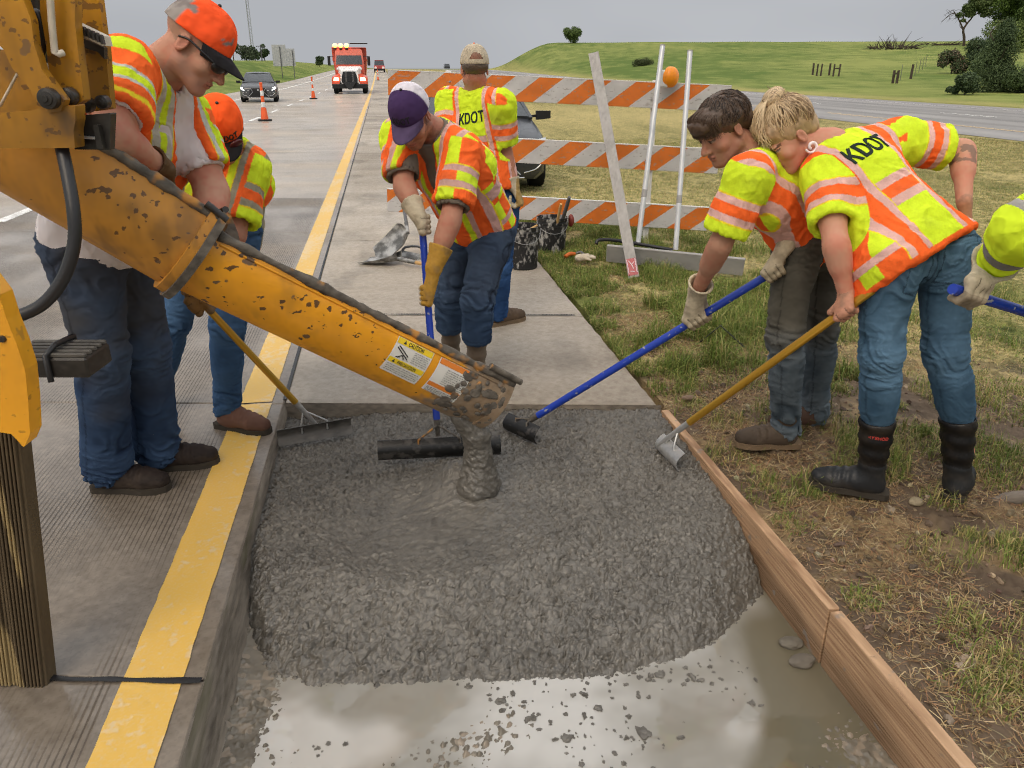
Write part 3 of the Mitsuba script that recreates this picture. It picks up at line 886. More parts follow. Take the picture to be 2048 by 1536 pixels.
class Chute:
    def __init__(self, A, B, wA, wB, h1, h2, roll):
        self.A, self.B, self.w, self.h1, self.h2 = A, B, (wA, wB), h1, h2
        self.d = nrm(B - A)
        near = nrm(np.cross(self.d, V(0, 0, 1)))      # toward the picture's foreground
        if near[1] > 0:
            near = -near
        upv = nrm(V(0, 0, 1) - self.d * self.d[2])
        c, s = math.cos(roll), math.sin(roll)
        self.n, self.u = near * c + upv * s, upv * c - near * s
        self.L = np.linalg.norm(B - A)

    def at(self, t, q, off=0.0):
        """point at length fraction t and profile point q (given for unit width), moved out by off"""
        w = self.w[0] + (self.w[1] - self.w[0]) * t
        return self.A + (self.B - self.A) * t + self.n * q[0] * (w + 2 * off) + self.u * q[1] * (w + 2 * off)

    def shell(self, n=40, th=0.006):
        P = u_profile(1.0, self.h1, self.h2)
        rows_o = np.array([[self.at(t, q, 0) for q in P] for t in np.linspace(0, 1, n)])
        rows_i = np.array([[self.at(t, q, -th) for q in P] for t in np.linspace(0, 1, n)])
        v = np.concatenate([rows_o.reshape(-1, 3), rows_i.reshape(-1, 3)])
        m = len(P); N = n * m
        i, j = np.meshgrid(np.arange(n - 1), np.arange(m - 1), indexing='ij')
        a = (i * m + j).ravel()
        q = np.stack([a, a + 1, a + 1 + m, a + m], 1)
        e0 = np.arange(m - 1); e1 = e0 + (n - 1) * m
        ends = np.concatenate([np.stack([e0, e0 + N, e0 + 1 + N, e0 + 1], 1), np.stack([e1, e1 + 1, e1 + 1 + N, e1 + N], 1)])
        k = np.arange(n - 1) * m
        tops = np.concatenate([np.stack([k, k + m, k + m + N, k + N], 1), np.stack([k + m - 1, k + m - 1 + N, k + 2 * m - 1 + N, k + 2 * m - 1], 1)])
        Q = np.vstack([q, q[:, ::-1] + N, ends, tops])
        return trimesh.Trimesh(v, np.vstack([Q[:, [0, 1, 2]], Q[:, [0, 2, 3]]]), process=False)

    def band(self, t0, t1, out, th=0.012, n=3, prof=None):
        P = u_profile(1.0, self.h1 + 0.02, self.h2 + 0.02)
        ts = np.linspace(t0, t1, n)
        rows = [[self.at(t, q, out) for q in P] for t in ts]
        rin = [[self.at(t, q, out - th) for q in P] for t in ts]
        v = np.concatenate([np.array(rows).reshape(-1, 3), np.array(rin).reshape(-1, 3)])
        m = len(P); N = n * m
        i, j = np.meshgrid(np.arange(n - 1), np.arange(m - 1), indexing='ij')
        a = (i * m + j).ravel(); q = np.stack([a, a + 1, a + 1 + m, a + m], 1)
        e0 = np.arange(m - 1); e1 = e0 + (n - 1) * m
        ends = np.concatenate([np.stack([e0, e0 + N, e0 + 1 + N, e0 + 1], 1), np.stack([e1, e1 + 1, e1 + 1 + N, e1 + N], 1)])
        k = np.arange(n - 1) * m
        tops = np.concatenate([np.stack([k, k + m, k + m + N, k + N], 1), np.stack([k + m - 1, k + m - 1 + N, k + 2 * m - 1 + N, k + 2 * m - 1], 1)])
        Q = np.vstack([q, q[:, ::-1] + N, ends, tops])
        return trimesh.Trimesh(v, np.vstack([Q[:, [0, 1, 2]], Q[:, [0, 2, 3]]]), process=False)

    def rim(self, side, r, seed, t0=0.0, t1=1.0, n=60):
        q = (0.5, self.h1) if side > 0 else (-0.5, self.h2)
        t = np.linspace(t0, t1, n)
        p = np.array([self.at(x, q) for x in t])
        rr = r * (1 + 0.5 * (meshkit.noise(np.stack([t * 30, t * 0 + seed, t * 0], 1)) - 0.5) + 0.4 * (meshkit.noise(np.stack([t * 80, t * 0 + seed, t * 0], 1)) - 0.5))
        m = tube(p, rr, 12)
        v = np.asarray(m.vertices)
        m.vertices = v + (self.n * side * 0.3)[None] * (0.006 * nz(v, 40, seed, 3))[:, None] * 2
        return m


ROLL = math.radians(20)
KA, KB, KC = V(-1.337, 2.481, 1.692), V(-0.628, 2.652, 1.09), V(0.368, 2.959, 0.387)
up_ch = Chute(KA, KB, 0.335, 0.335, 0.22, 0.2, ROLL)
lo_ch = Chute(KB - nrm(KC - KB) * 0.02, KC, 0.315, 0.345, 0.08, 0.10, ROLL)
dl = lo_ch.d
scene['chute_paint_mat'] = pr(proc(truck_paint((0.52, 0.215, 0.008), (0.78, 0.34, 0.012), 0.9, 0.35, (dl[0], dl[1], dl[2], float(-dl @ (KC - dl * 0.27))), (*map(float, lo_ch.u), float(-lo_ch.u @ KC)))), 0.38, 0.5, paint_chips)
scene['chute_upper_mat'] = pr(proc(truck_paint((0.36, 0.165, 0.03), (0.66, 0.29, 0.022), 0.8, 0.6, None, (*map(float, up_ch.u), float(-up_ch.u @ KB)))), 0.42, 0.5, paint_chips)
chute = part(truck, 'chute', up_ch.shell(), 'chute_upper_mat', 40)
part(chute, 'rim', up_ch.rim(1, 0.017, 1), 'crust_mat', True)
part(chute, 'rim', up_ch.rim(-1, 0.017, 2), 'crust_mat', True)
part(chute, 'collar', up_ch.band(0.955, 1.0, 0.020, 0.022), 'chute_upper_mat', 40)
part(chute, 'collar', up_ch.band(0.985, 1.012, 0.032, 0.03), 'crust_mat', 40)
ext = part(truck, 'chute_extension', lo_ch.shell(), 'chute_paint_mat', 40)
part(ext, 'rim', lo_ch.rim(1, 0.016, 3, 0.03), 'crust_mat', True)
part(ext, 'rim', lo_ch.rim(-1, 0.016, 4, 0.03), 'crust_mat', True)
part(ext, 'end_ring', lo_ch.band(0.965, 1.004, 0.006, 0.012), 'chute_paint_mat', 40)
# stiffening bead under the near rim
bead = np.array([lo_ch.at(t, (0.5, 0.0), 0.002) for t in np.linspace(0.04, 0.99, 30)])
part(ext, 'bead', tube(bead, 0.0045, 6), 'chute_paint_mat', True)
e0 = lo_ch.at(0.89, (0.50, 0.09), 0.02) + V(0, 0, 0.012); e1 = lo_ch.at(1.015, (0.50, 0.09), 0.02) + V(0, 0, 0.008)
part(ext, 'end_bar', rod(e0, e1, 0.0125), 'crust_mat', 40)
# rusty hinge ear standing over the far rim at the joint
ear = Polygon([(-0.13, -0.05), (-0.11, 0.035), (-0.06, 0.068), (0.01, 0.06), (0.06, 0.02), (0.12, -0.05)]).buffer(0.012)
o = up_ch.at(1.02, (-0.5, 0.30))
m_ear = extr(ear, 0.02, o + V(0.03, 0.0, 0.0), frame(x=up_ch.d, y=up_ch.u))
part(truck, 'hinge_ear', m_ear, 'crust_mat', 30)
lat = [rod(up_ch.at(0.93, (0.5, 0.24), 0.02), up_ch.at(1.01, (0.5, 0.20), 0.03), 0.011), rod(up_ch.at(0.99, (0.5, 0.30), 0.015), up_ch.at(0.99, (-0.5, 0.30), 0.015), 0.010)]
part(truck, 'latch_bar', cat_(lat), 'grease_mat', 40)


# printed stickers on the near wall of the extension
def decal(t0, t1, a0, a1, off=0.0016, n=16):
    """a patch of the wall between length fractions t0..t1 and profile angles a0..a1 (degrees from the side)"""
    def S(u, v):
        t = t0 + (t1 - t0) * u
        a = a0 + (a1 - a0) * v
        if a >= 0:
            q = (0.5, a / 100.0)
        else:
            q = (0.5 * math.cos(math.radians(a)), 0.5 * math.sin(math.radians(a)))
        return lo_ch.at(t, q, off)
    return S


def decal_mesh(S, u0, u1, v0, v1, n=14):
    us, vs = np.linspace(u0, u1, n), np.linspace(v0, v1, n)
    v = np.array([[S(a, b) for b in vs] for a in us]).reshape(-1, 3)
    g = gridmesh(np.arange(n), np.arange(n), lambda A, B: A * 0)
    return trimesh.Trimesh(v, g.faces, process=False)


def decal_text(S2, txt, u0, v0, hu, w_u, aspect):
    tm = meshkit.text_mesh(txt, 1.0, 0.0, True) if False else meshkit.text_mesh(txt, 1.0, 0.01, True)
    v = np.asarray(tm.vertices); top = v[:, 2] > 0.005
    f = tm.faces[top[tm.faces].all(1)]
    used = np.unique(f); rm = -np.ones(len(v), int); rm[used] = np.arange(len(used))
    v = v[used]; f = rm[f]
    wid = v[:, 0].max()
    p = np.array([S2(u0 + x / wid * w_u, v0 + y * hu) for x, y, _ in v])
    return trimesh.Trimesh(p, f, process=False)


scene['decal_white_mat'] = pr((0.62, 0.61, 0.57), 0.5, 0.4)
scene['decal_yellow_mat'] = pr((0.72, 0.52, 0.02), 0.5, 0.4)
scene['decal_orange_mat'] = pr((0.62, 0.19, 0.03), 0.5, 0.4)
scene['decal_ink_mat'] = pr((0.03, 0.03, 0.03), 0.6, 0.3)
scene['decal_grey_ink_mat'] = pr((0.22, 0.22, 0.21), 0.6, 0.3)
rng = random.Random(4)
for di, (t0, t1) in enumerate(((0.575, 0.700), (0.725, 0.845))):
    S_ = decal(t0, t1, -52, -2, 0.0018); S2_ = decal(t0, t1, -52, -2, 0.0034); S3_ = decal(t0, t1, -52, -2, 0.0050)
    dk = part(truck, 'sticker', decal_mesh(S_, 0, 1, 0, 1), 'decal_white_mat', True, label='yellow and white printed warning sticker' if di == 0 else 'orange and white printed sticker smeared with concrete')
    bm = 'decal_yellow_mat' if di == 0 else 'decal_orange_mat'
    bands_ = ((0.84, 0.99), (0.32, 0.46)) if di == 0 else ((0.84, 0.99), (0.20, 0.32))
    part(dk, 'colour_band', cat_([decal_mesh(S2_, 0.02, 0.98, a, b) for a, b in bands_]), bm, True)
    ink = []
    if di == 0:
        ink += [decal_text(S3_, 'CAUTION', 0.30, 0.865, 0.10, 0.42, 1), decal_text(S3_, 'PRECAUCIÓN', 0.26, 0.345, 0.085, 0.50, 1)]
        for u, v_ in ((0.20, 0.875), (0.15, 0.35)):
            ink.append(trimesh.Trimesh([S3_(u - 0.03, v_), S3_(u + 0.05, v_), S3_(u + 0.01, v_ + 0.085)], [[0, 1, 2]], process=False))
        # pictogram: chute and struck figure
        for (a, b) in (((0.08, 0.74), (0.40, 0.56)), ((0.11, 0.79), (0.43, 0.61)), ((0.20, 0.52), (0.28, 0.60)), ((0.28, 0.60), (0.36, 0.50)), ((0.14, 0.50), (0.24, 0.53)), ((0.40, 0.56), (0.46, 0.52))):
            a_, b_ = np.array(a), np.array(b); nn = np.array([a_[1] - b_[1], b_[0] - a_[0]]); nn = nn / np.linalg.norm(nn) * 0.014
            ink.append(trimesh.Trimesh([S3_(*(a_ - nn)), S3_(*(b_ - nn)), S3_(*(b_ + nn)), S3_(*(a_ + nn))], [[0, 1, 2], [0, 2, 3]], process=False))
    if ink:
        part(dk, 'lettering', cat_(ink), 'decal_ink_mat', True)
    rows = []
    for j in range(6 if di == 0 else 8):
        v_ = (0.78 - j * 0.052) if di == 0 else (0.76 - j * 0.056)
        x = 0.54 if di == 0 else 0.30
        while x < 0.93:
            w = rng.uniform(0.03, 0.09)
            rows.append(decal_mesh(S3_, x, min(0.95, x + w), v_, v_ + 0.020, 3)); x += w + 0.018
    for j in range(4):
        v_ = (0.26 - j * 0.06) if di == 0 else (0.15 - j * 0.04)
        x = 0.06
        while x < 0.93:
            w = rng.uniform(0.03, 0.09)
            rows.append(decal_mesh(S3_, x, min(0.95, x + w), v_, v_ + 0.018, 3)); x += w + 0.016
    labels[part(dk, 'small_print', cat_(rows), 'decal_grey_ink_mat', True)] = {'kind': 'stuff'}
# splash of set concrete over the second sticker and the mouth
sp = []
r_ = np.random.default_rng(8)
for k in range(60):
    t = r_.uniform(0.80, 0.99); a = r_.uniform(-75, 4)
    q = (0.5, a / 100) if a > 0 else (0.5 * math.cos(math.radians(a)), 0.5 * math.sin(math.radians(a)))
    c_ = lo_ch.at(t, q, 0.003)
    ic = trimesh.creation.icosphere(1, 1.0)
    out = nrm(lo_ch.n * q[0] + lo_ch.u * min(q[1], 0))
    Rb = frame(z=out, x=lo_ch.d)
    s_ = r_.uniform(0.006, 0.02)
    sp.append(mv(ic, c_, Rb @ np.diag([s_ * r_.uniform(0.7, 1.6), s_, 0.004])))
labels[part(ext, 'dried_concrete', cat_(sp), 'crust_mat', True)] = {'kind': 'stuff'}


# flat steel plates of the folding gear, each with real thickness
def plate(coords, D, th, c=0.0):
    pg = Polygon(coords).buffer(0)
    if c:
        pg = pg.buffer(-c).buffer(2 * c).buffer(-c)
    m = trimesh.creation.extrude_polygon(pg, th, engine='earcut')
    v = np.asarray(m.vertices)
    w = v[:, :1] * HR_ + v[:, 1:2] * V(0, 0, 1) + (D + v[:, 2:3]) * HF
    return trimesh.Trimesh(w, m.faces[:, ::-1], process=False)


part(truck, 'strut', plate([(-1.2439, 1.8462), (-1.1613, 1.8462), (-1.1683, 1.7827), (-1.1606, 1.7394), (-1.1659, 1.6864), (-1.16, 1.6277), (-1.1352, 1.5839), (-1.121, 1.5582), (-1.1343, 1.5323), (-1.1681, 1.5275), (-1.1858, 1.5488), (-1.2045, 1.5909), (-1.2329, 1.6323), (-1.2424, 1.673), (-1.2773, 1.7175)], 2.05, 0.03, 0.003), 'boom_paint_mat', 30)
part(truck, 'strut', plate([(-1.1521, 1.8536), (-1.0667, 1.8536), (-1.0917, 1.7375), (-1.0977, 1.6803), (-1.1038, 1.5979), (-1.1075, 1.5558), (-1.134, 1.5412), (-1.1972, 1.5485), (-1.1846, 1.6039), (-1.1759, 1.686), (-1.1726, 1.7656)], 2.12, 0.035, 0.003), 'boom_paint_mat', 30)
part(truck, 'back_plate', plate([(-1.1423, 1.8684), (-1.0825, 1.8684), (-1.0889, 1.7983), (-1.094, 1.7143), (-1.0937, 1.6823), (-1.1017, 1.6149), (-1.1108, 1.5275), (-1.1479, 1.5222), (-1.1978, 1.5222), (-1.1755, 1.6774)], 2.26, 0.03, 0.003), 'boom_paint_mat', 30)
led = plate([(-1.1197, 1.7412), (-1.0522, 1.7086), (-1.0505, 1.685), (-1.0582, 1.685), (-1.1227, 1.7156)], 2.17, 0.04, 0.0)
cutters = []
part(truck, 'serrated_ledge', led, 'cream_mat', 30)
teeth = []
for i in range(7):
    f_ = i / 6.0
    a = V(0, 0, 0)
    teeth.append(plate([(x + 0.0, z) for x, z in [( -0.7 + 0, 0), (-0.69, 0), (-0.69, 0.01)]], 2.165, 0.002) if False else None)
tz = [(-1.1105, 1.7361), (-1.1013, 1.7314), (-1.092, 1.7268), (-1.0815, 1.7222), (-1.071, 1.7175), (-1.0605, 1.7129), (-1.0512, 1.7082)]
tm_ = [plate([(x - 0.0035, z - 0.018), (x + 0.003, z - 0.020), (x + 0.001, z + 0.002), (x - 0.003, z + 0.004)], 2.157, 0.012) for x, z in tz]
part(truck, 'tread_slots', cat_(tm_), 'grease_mat', 30)
part(truck, 'recess', plate([(-1.1547, 1.7133), (-1.0867, 1.683), (-1.0923, 1.6548), (-1.1049, 1.672), (-1.1578, 1.6866)], 2.235, 0.02), 'grease_mat', 30)
part(truck, 'crossbeam', plate([(-1.3467, 1.5234), (-1.2182, 1.5318), (-1.1938, 1.5389), (-1.1014, 1.546), (-1.1078, 1.5102), (-1.1186, 1.4836), (-1.1238, 1.442), (-1.3684, 1.4408)], 2.06, 0.05, 0.002), 'boom_paint_mat', 30)
part(truck, 'rear_web', plate([(-1.3694, 1.6812), (-1.3065, 1.6753), (-1.2606, 1.5973), (-1.2262, 1.542), (-1.2785, 1.522), (-1.4131, 1.5145)], 2.16, 0.02, 0.002), 'boom_paint_mat', 30)
part(truck, 'bracket', plate([(-1.1433, 1.5161), (-1.0489, 1.5235), (-1.0712, 1.4305), (-1.1641, 1.4318)], 2.13, 0.03, 0.003), 'grease_mat', 30)
part(truck, 'bracket_web', plate([(-1.0918, 1.495), (-1.0787, 1.495), (-1.0778, 1.4349), (-1.0936, 1.4349)], 2.11, 0.02, 0.001), 'grease_mat', 30)
part(truck, 'bracket_rib', plate([(-1.1419, 1.4676), (-1.0927, 1.4651), (-1.094, 1.4589), (-1.1433, 1.4614)], 2.11, 0.02, 0.001), 'steel_mat', 30)
for (bx, by_, bD, br) in ((V(-0.817, 2.196, 1.562), 0, 0, 0.0255), (V(-0.79, 2.252, 1.566), 0, 0, 0.021), (V(-0.794, 2.375, 1.54), 0, 0, 0.021), (V(-0.747, 2.367, 1.547), 0, 0, 0.018)):
    prof = [(0, 0.016), (br * 0.30, 0.016), (br * 0.34, 0.012), (br * 0.62, 0.011), (br * 0.66, 0.007), (br * 0.95, 0.005), (br, 0.0), (br, -0.02)]
    part(truck, 'pivot_pin', lathe(prof, 28, bx - HF * 0.005, -HF), 'grease_mat', 40)
part(truck, 'guide_rod', tube([V(-0.776, 2.24, 1.829), V(-0.791, 2.243, 1.73), V(-0.798, 2.244, 1.667), V(-0.789, 2.242, 1.664), V(-0.781, 2.251, 1.668)], 0.0085, 10), 'cream_mat', True)
part(truck, 'cylinder', cat_([rod(V(-0.875, 2.367, 1.84), V(-0.88, 2.368, 1.64), 0.026), rod(V(-0.88, 2.368, 1.64), V(-0.878, 2.368, 1.603), 0.018), rod(V(-0.873, 2.347, 1.714), V(-0.848, 2.343, 1.702), 0.016)]), 'grease_mat', 40)
part(truck, 'fitting', cat_([rod(V(-0.875, 2.352, 1.637), V(-0.868, 2.351, 1.62), 0.021, sides=8), rod(V(-0.864, 2.325, 1.74), V(-0.835, 2.32, 1.724), 0.016)]), 'cream_mat', 40)
part(truck, 'hydraulic_hose', tube(smooth_path([V(-0.865, 2.315, 1.747), V(-0.839, 2.291, 1.761), V(-0.833, 2.29, 1.732), V(-0.841, 2.301, 1.692), V(-0.875, 2.327, 1.628)], 8), 0.010, 8), 'hose_mat', True)
part(truck, 'wire_rope', tube([V(-0.978, 2.303, 1.541), V(-0.907, 2.271, 1.618)], 0.0035, 6), 'cream_mat', True)
part(truck, 'wire_rope', tube([V(-0.782, 2.352, 1.686), V(-0.785, 2.343, 1.553)], 0.003, 6), 'cream_mat', True)
part(truck, 'hydraulic_hose', tube(smooth_path([V(-0.835, 2.26, 1.446), V(-0.819, 2.217, 1.381), V(-0.807, 2.174, 1.291), V(-0.817, 2.156, 1.204), V(-0.859, 2.142, 1.115), V(-0.924, 2.132, 1.05), V(-1.014, 2.126, 1.018), V(-1.109, 2.141, 1.004)], 10), 0.0165, 14), 'hose_mat', True)
# leg, step and ribbed post
leg = plate([(-1.17, 1.221), (-1.1425, 1.1642), (-1.1392, 1.106), (-1.1312, 1.0463), (-1.1276, 0.9851), (-1.1387, 0.9093), (-1.1551, 0.8205), (-1.1785, 0.783), (-1.1902, 0.8045), (-1.2007, 0.8205), (-1.2715, 0.8338)], 1.66, 0.05, 0.004)
part(truck, 'outrigger_leg', leg, 'clean_paint_mat', 30)
part(truck, 'bolt', lathe([(0, 0.006), (0.007, 0.006), (0.009, 0.0)], 10, V(-0.884, 1.822, 1.061), -HF), 'grease_mat', 30)
s0, s1 = V(-1.05, 2.162, 0.872), V(-0.836, 2.128, 0.872)
sx = nrm(s1 - s0); sL = np.linalg.norm(s1 - s0)
step = part(truck, 'step', cbox((sL, 0.135, 0.058), 0.006, (s0 + s1) / 2 + HF * 0.06, frame(x=sx, z=V(0, 0, 1))), 'grease_mat', 30)
for i in range(5):
    part(step, 'tread_bar', cbox((sL - 0.006, 0.013, 0.012), 0.003, (s0 + s1) / 2 + HF * (0.005 + 0.0275 * i) + V(0, 0, 0.034), frame(x=sx, z=V(0, 0, 1))), 'tread_mat', 30)
part(step, 'strap', tube([s0 + sx * sL * 0.52 + HF * a + V(0, 0, z) for a, z in ((-0.014, -0.036), (-0.014, 0.038), (0.04, 0.052), (0.134, 0.046), (0.136, -0.036))], 0.0085, 8), 'hose_mat', True)
scene['tread_mat'] = pr(proc(lambda p, n, uv: mix((0.03, 0.028, 0.025), (0.12, 0.112, 0.10), fbm(p.x * 60, p.y * 60, p.z * 60, 3))), 0.6, 0.4)


def rib_fn(p, n, uv):
    a = fbm(p.x * 30, p.y * 30, p.z * 5, 3)
    c = mix((0.075, 0.054, 0.030), (0.22, 0.165, 0.095), a)
    g = smoothstep(0.46, 0.54, noise(p.x * 11, p.y * 11, p.z * 1.2))
    c = mix(c, (0.045, 0.03, 0.016), g * 0.6)
    return mix(c, (0.27, 0.20, 0.095), smoothstep(0.64, 0.72, noise(p.x * 25 + 7, p.y * 25, p.z * 2.0)))


scene['ribbed_mat'] = pr(proc(rib_fn), 0.75, 0.3, lambda p, n, uv: mi.Float(0.001 * fbm(p.x * 50, p.y * 50, p.z * 50, 3)))
pa, pb = V(-1.12, 1.901, 0), V(-1.036, 1.947, 0.804)
pax = nrm(pb - pa); pw = HR_ - pax * (HR_ @ pax); pw = nrm(pw); pf = nrm(np.cross(pw, pax))
pf = pf if pf[1] < 0 else -pf
post = part(truck, 'ribbed_post', bar(pa + pax * 0.001 - pf * 0.03, pb - pf * 0.03, 0.155, 0.05, pf, 0.002), 'ribbed_mat', 30)
rb = []
for i in range(15):
    x = -0.076 + i * 0.0102
    hgt = 0.007 if i not in (6, 7) else 0.002
    part(post, 'rib', bar(pa + pw * x + pax * 0.002 - pf * 0.003, pb + pw * x - pf * 0.003, 0.0056, hgt * 2, pf, 0.0015), 'ribbed_mat', 30)

# falling concrete
st = lo_ch.at(0.985, (0.05, -0.49)) + V(0, 0, 0.02)
F = Field(st - V(0.22, 0.22, 0.40), st + V(0.22, 0.22, 0.14), 0.006)
for dx, dy, ra in ((-0.026, 0.0, 0.028), (-0.008, -0.014, 0.032), (0.016, -0.004, 0.033), (0.034, 0.010, 0.023), (0.0, 0.02, 0.028)):
    F.cone(st + V(dx - 0.05, dy, 0.03), st + V(dx * 0.95 + 0.012, dy, -0.07), ra * 0.8, ra, 0.02)
    F.cone(st + V(dx * 0.95 + 0.012, dy, -0.07), st + V(dx * 0.9 + 0.018, dy, -0.16), ra, ra * 0.95, 0.02)
    F.cone(st + V(dx * 0.9 + 0.018, dy, -0.16), st + V(dx * 2.0 + 0.015, dy * 2.2 - 0.01, -0.31), ra * 0.95, ra * 1.5, 0.03)
m = F.mesh(1); v = np.asarray(m.vertices)
wl_ = worley(v[:, 0] + 0.6 * v[:, 2], v[:, 1] + 0.5 * v[:, 2], 44, 3)
m.vertices = v + vnorm(m) * (0.018 * nz(v * [1, 1, 0.35], 30, 4, 4) + 0.010 * nz(v, 75, 5, 2) + 0.004 * (1 - wl_[0] / 0.6))[:, None]
struct('falling_concrete', m, 'fresh_concrete_mat', True, 'stuff', label='wet concrete pouring off the end of the yellow chute', cat='concrete')
print('stream', st.round(3))


# ---------------------------------------------------------------- people
def weave(p, n, uv):
    r = 1 - 2 * dr.abs(fbm(p.x * 19, p.y * 19, p.z * 13, 3) - 0.5) * 2
    return mi.Float(0.0005 * noise(p.x * 420, p.y * 420, p.z * 420) + 0.0065 * r)


scene['cloth_mat'] = vc(0.85, 0.12, proc(weave, 6e-4), 1.0)
scene['denim_mat'] = vc(0.9, 0.1, proc(lambda p, n, uv: mi.Float(0.0008 * noise(p.x * 500, p.y * 500, p.z * 250) + 0.0022 * fbm(p.x * 45, p.y * 45, p.z * 70, 3)), 6e-4), 1.0)
scene['skin_mat'] = vc(0.6, 0.25, proc(lambda p, n, uv: mi.Float(0.0006 * fbm(p.x * 160, p.y * 160, p.z * 160, 2)), 6e-4), 1.0)
scene['leather_mat'] = vc(0.72, 0.3, proc(lambda p, n, uv: mi.Float(0.0016 * fbm(p.x * 90, p.y * 90, p.z * 90, 3)), 8e-4), 1.0)
scene['rubber_boot_mat'] = vc(0.5, 0.45, proc(lambda p, n, uv: mi.Float(0.0008 * fbm(p.x * 90, p.y * 90, p.z * 90, 3)), 8e-4), 1.0)
scene['hair_mat'] = vc(0.45, 0.5)
scene['black_plastic_mat'] = pr((0.014, 0.014, 0.016), 0.35, 0.5)
scene['lettering_mat'] = pr((0.02, 0.03, 0.025), 0.8, 0.2)

HF0 = np.array([math.sin(YAW), math.cos(YAW), 0.0])
LIME, ORANGE, SILVER = np.array([0.61, 0.79, 0.03]), np.array([0.90, 0.142, 0.028]), np.array([0.40, 0.385, 0.355])
PINKISH = np.array([0.66, 0.40, 0.36])
TRIM = np.array([0.80, 0.62, 0.03])


def torso_frame(S):
    up = nrm(S['neck'] - S['pelvis'])
    rt_ = nrm(nrm(S['shR'] - S['shL']) + 0.6 * nrm(S['hipR'] - S['hipL']))
    return frame(z=up, x=rt_)           # columns right, forward, up


def bands(x, edges, cols):
    """colour by the first edge above x"""
    out = np.tile(np.asarray(cols[-1], float), (len(x), 1))
    for e, c in reversed(list(zip(edges, cols[:-1]))):
        out[x < e] = c
    return out


def vest_colour(lx, ly, lz, L, kind, sil=SILVER):
    """pattern of the safety vest: lx across, ly forward, lz height above the hem (metres), L its length"""
    a = np.abs(lx)
    n = len(lx)
    col = np.tile(LIME, (n, 1))
    h = lz / L
    if kind == 'strap':                  # orange with silver-lime-silver straps down the front
        col = np.tile(ORANGE, (n, 1))
        st = bands(a, [0.056, 0.061, 0.088, 0.114, 0.141, 0.146], [ORANGE, TRIM, sil, LIME, sil, TRIM, ORANGE])
        col = st
        back = ly < -0.05
        col[back & (h > 0.72)] = LIME
        side = (a > 0.175)
        col[side] = bands(h[side], [0.26, 0.32, 0.44, 0.50], [LIME, sil, ORANGE, sil, ORANGE])
        return col
    if kind == 'lime':
        return bands(h, [0.2, 0.3, 0.5, 0.6], [LIME, sil, LIME, sil, LIME])
    back = ly < 0
    mid = a < 0.082
    m = back & mid
    col[m] = bands(h[m], [0.02, 0.36, 0.42, 0.50, 0.56], [ORANGE, LIME, sil, ORANGE, sil, LIME])
    strap = (a >= 0.082) & (a < 0.196)
    col[strap] = bands(a[strap], [0.086, 0.112, 0.166, 0.192], [TRIM, sil, ORANGE, sil, TRIM])
    side = a >= 0.196
    q = np.floor(np.where(side, (ly + 0.5) / 0.085, 0))
    s_ = bands(h, [0.02, 0.12, 0.17, 0.34, 0.39, 0.50, 0.55, 0.78], [ORANGE, LIME, sil, ORANGE, LIME, sil, ORANGE, LIME, ORANGE])
    s2 = bands(h, [0.02, 0.12, 0.17, 0.34, 0.39, 0.50, 0.55, 0.78], [ORANGE, ORANGE, sil, LIME, ORANGE, sil, LIME, ORANGE, LIME])
    odd = side & (q % 2 == 0)
    col[side] = s_[side]; col[odd] = s2[odd]
    front = (~back) & mid
    col[front] = bands(a[front], [0.012, 0.05, 0.056], [ORANGE, ORANGE, TRIM, LIME])
    return col


def sleeve_colour(t, kind, sil=SILVER):
    if kind == 'lime':
        return bands(t, [0.6, 0.8], [LIME, sil, LIME])
    if kind == 'strap':
        return bands(t, [0.10, 0.40, 0.46, 0.62, 0.68, 0.86, 0.95], [LIME, ORANGE, sil, LIME, sil, ORANGE, TRIM, ORANGE])
    return bands(t, [0.36, 0.385, 0.50, 0.68, 0.80, 0.83], [LIME, TRIM, sil, ORANGE, sil, TRIM, LIME])


def head_R(S):
    return frame(y=S['face'], z=S.get('crown', (0, 0, 1)))


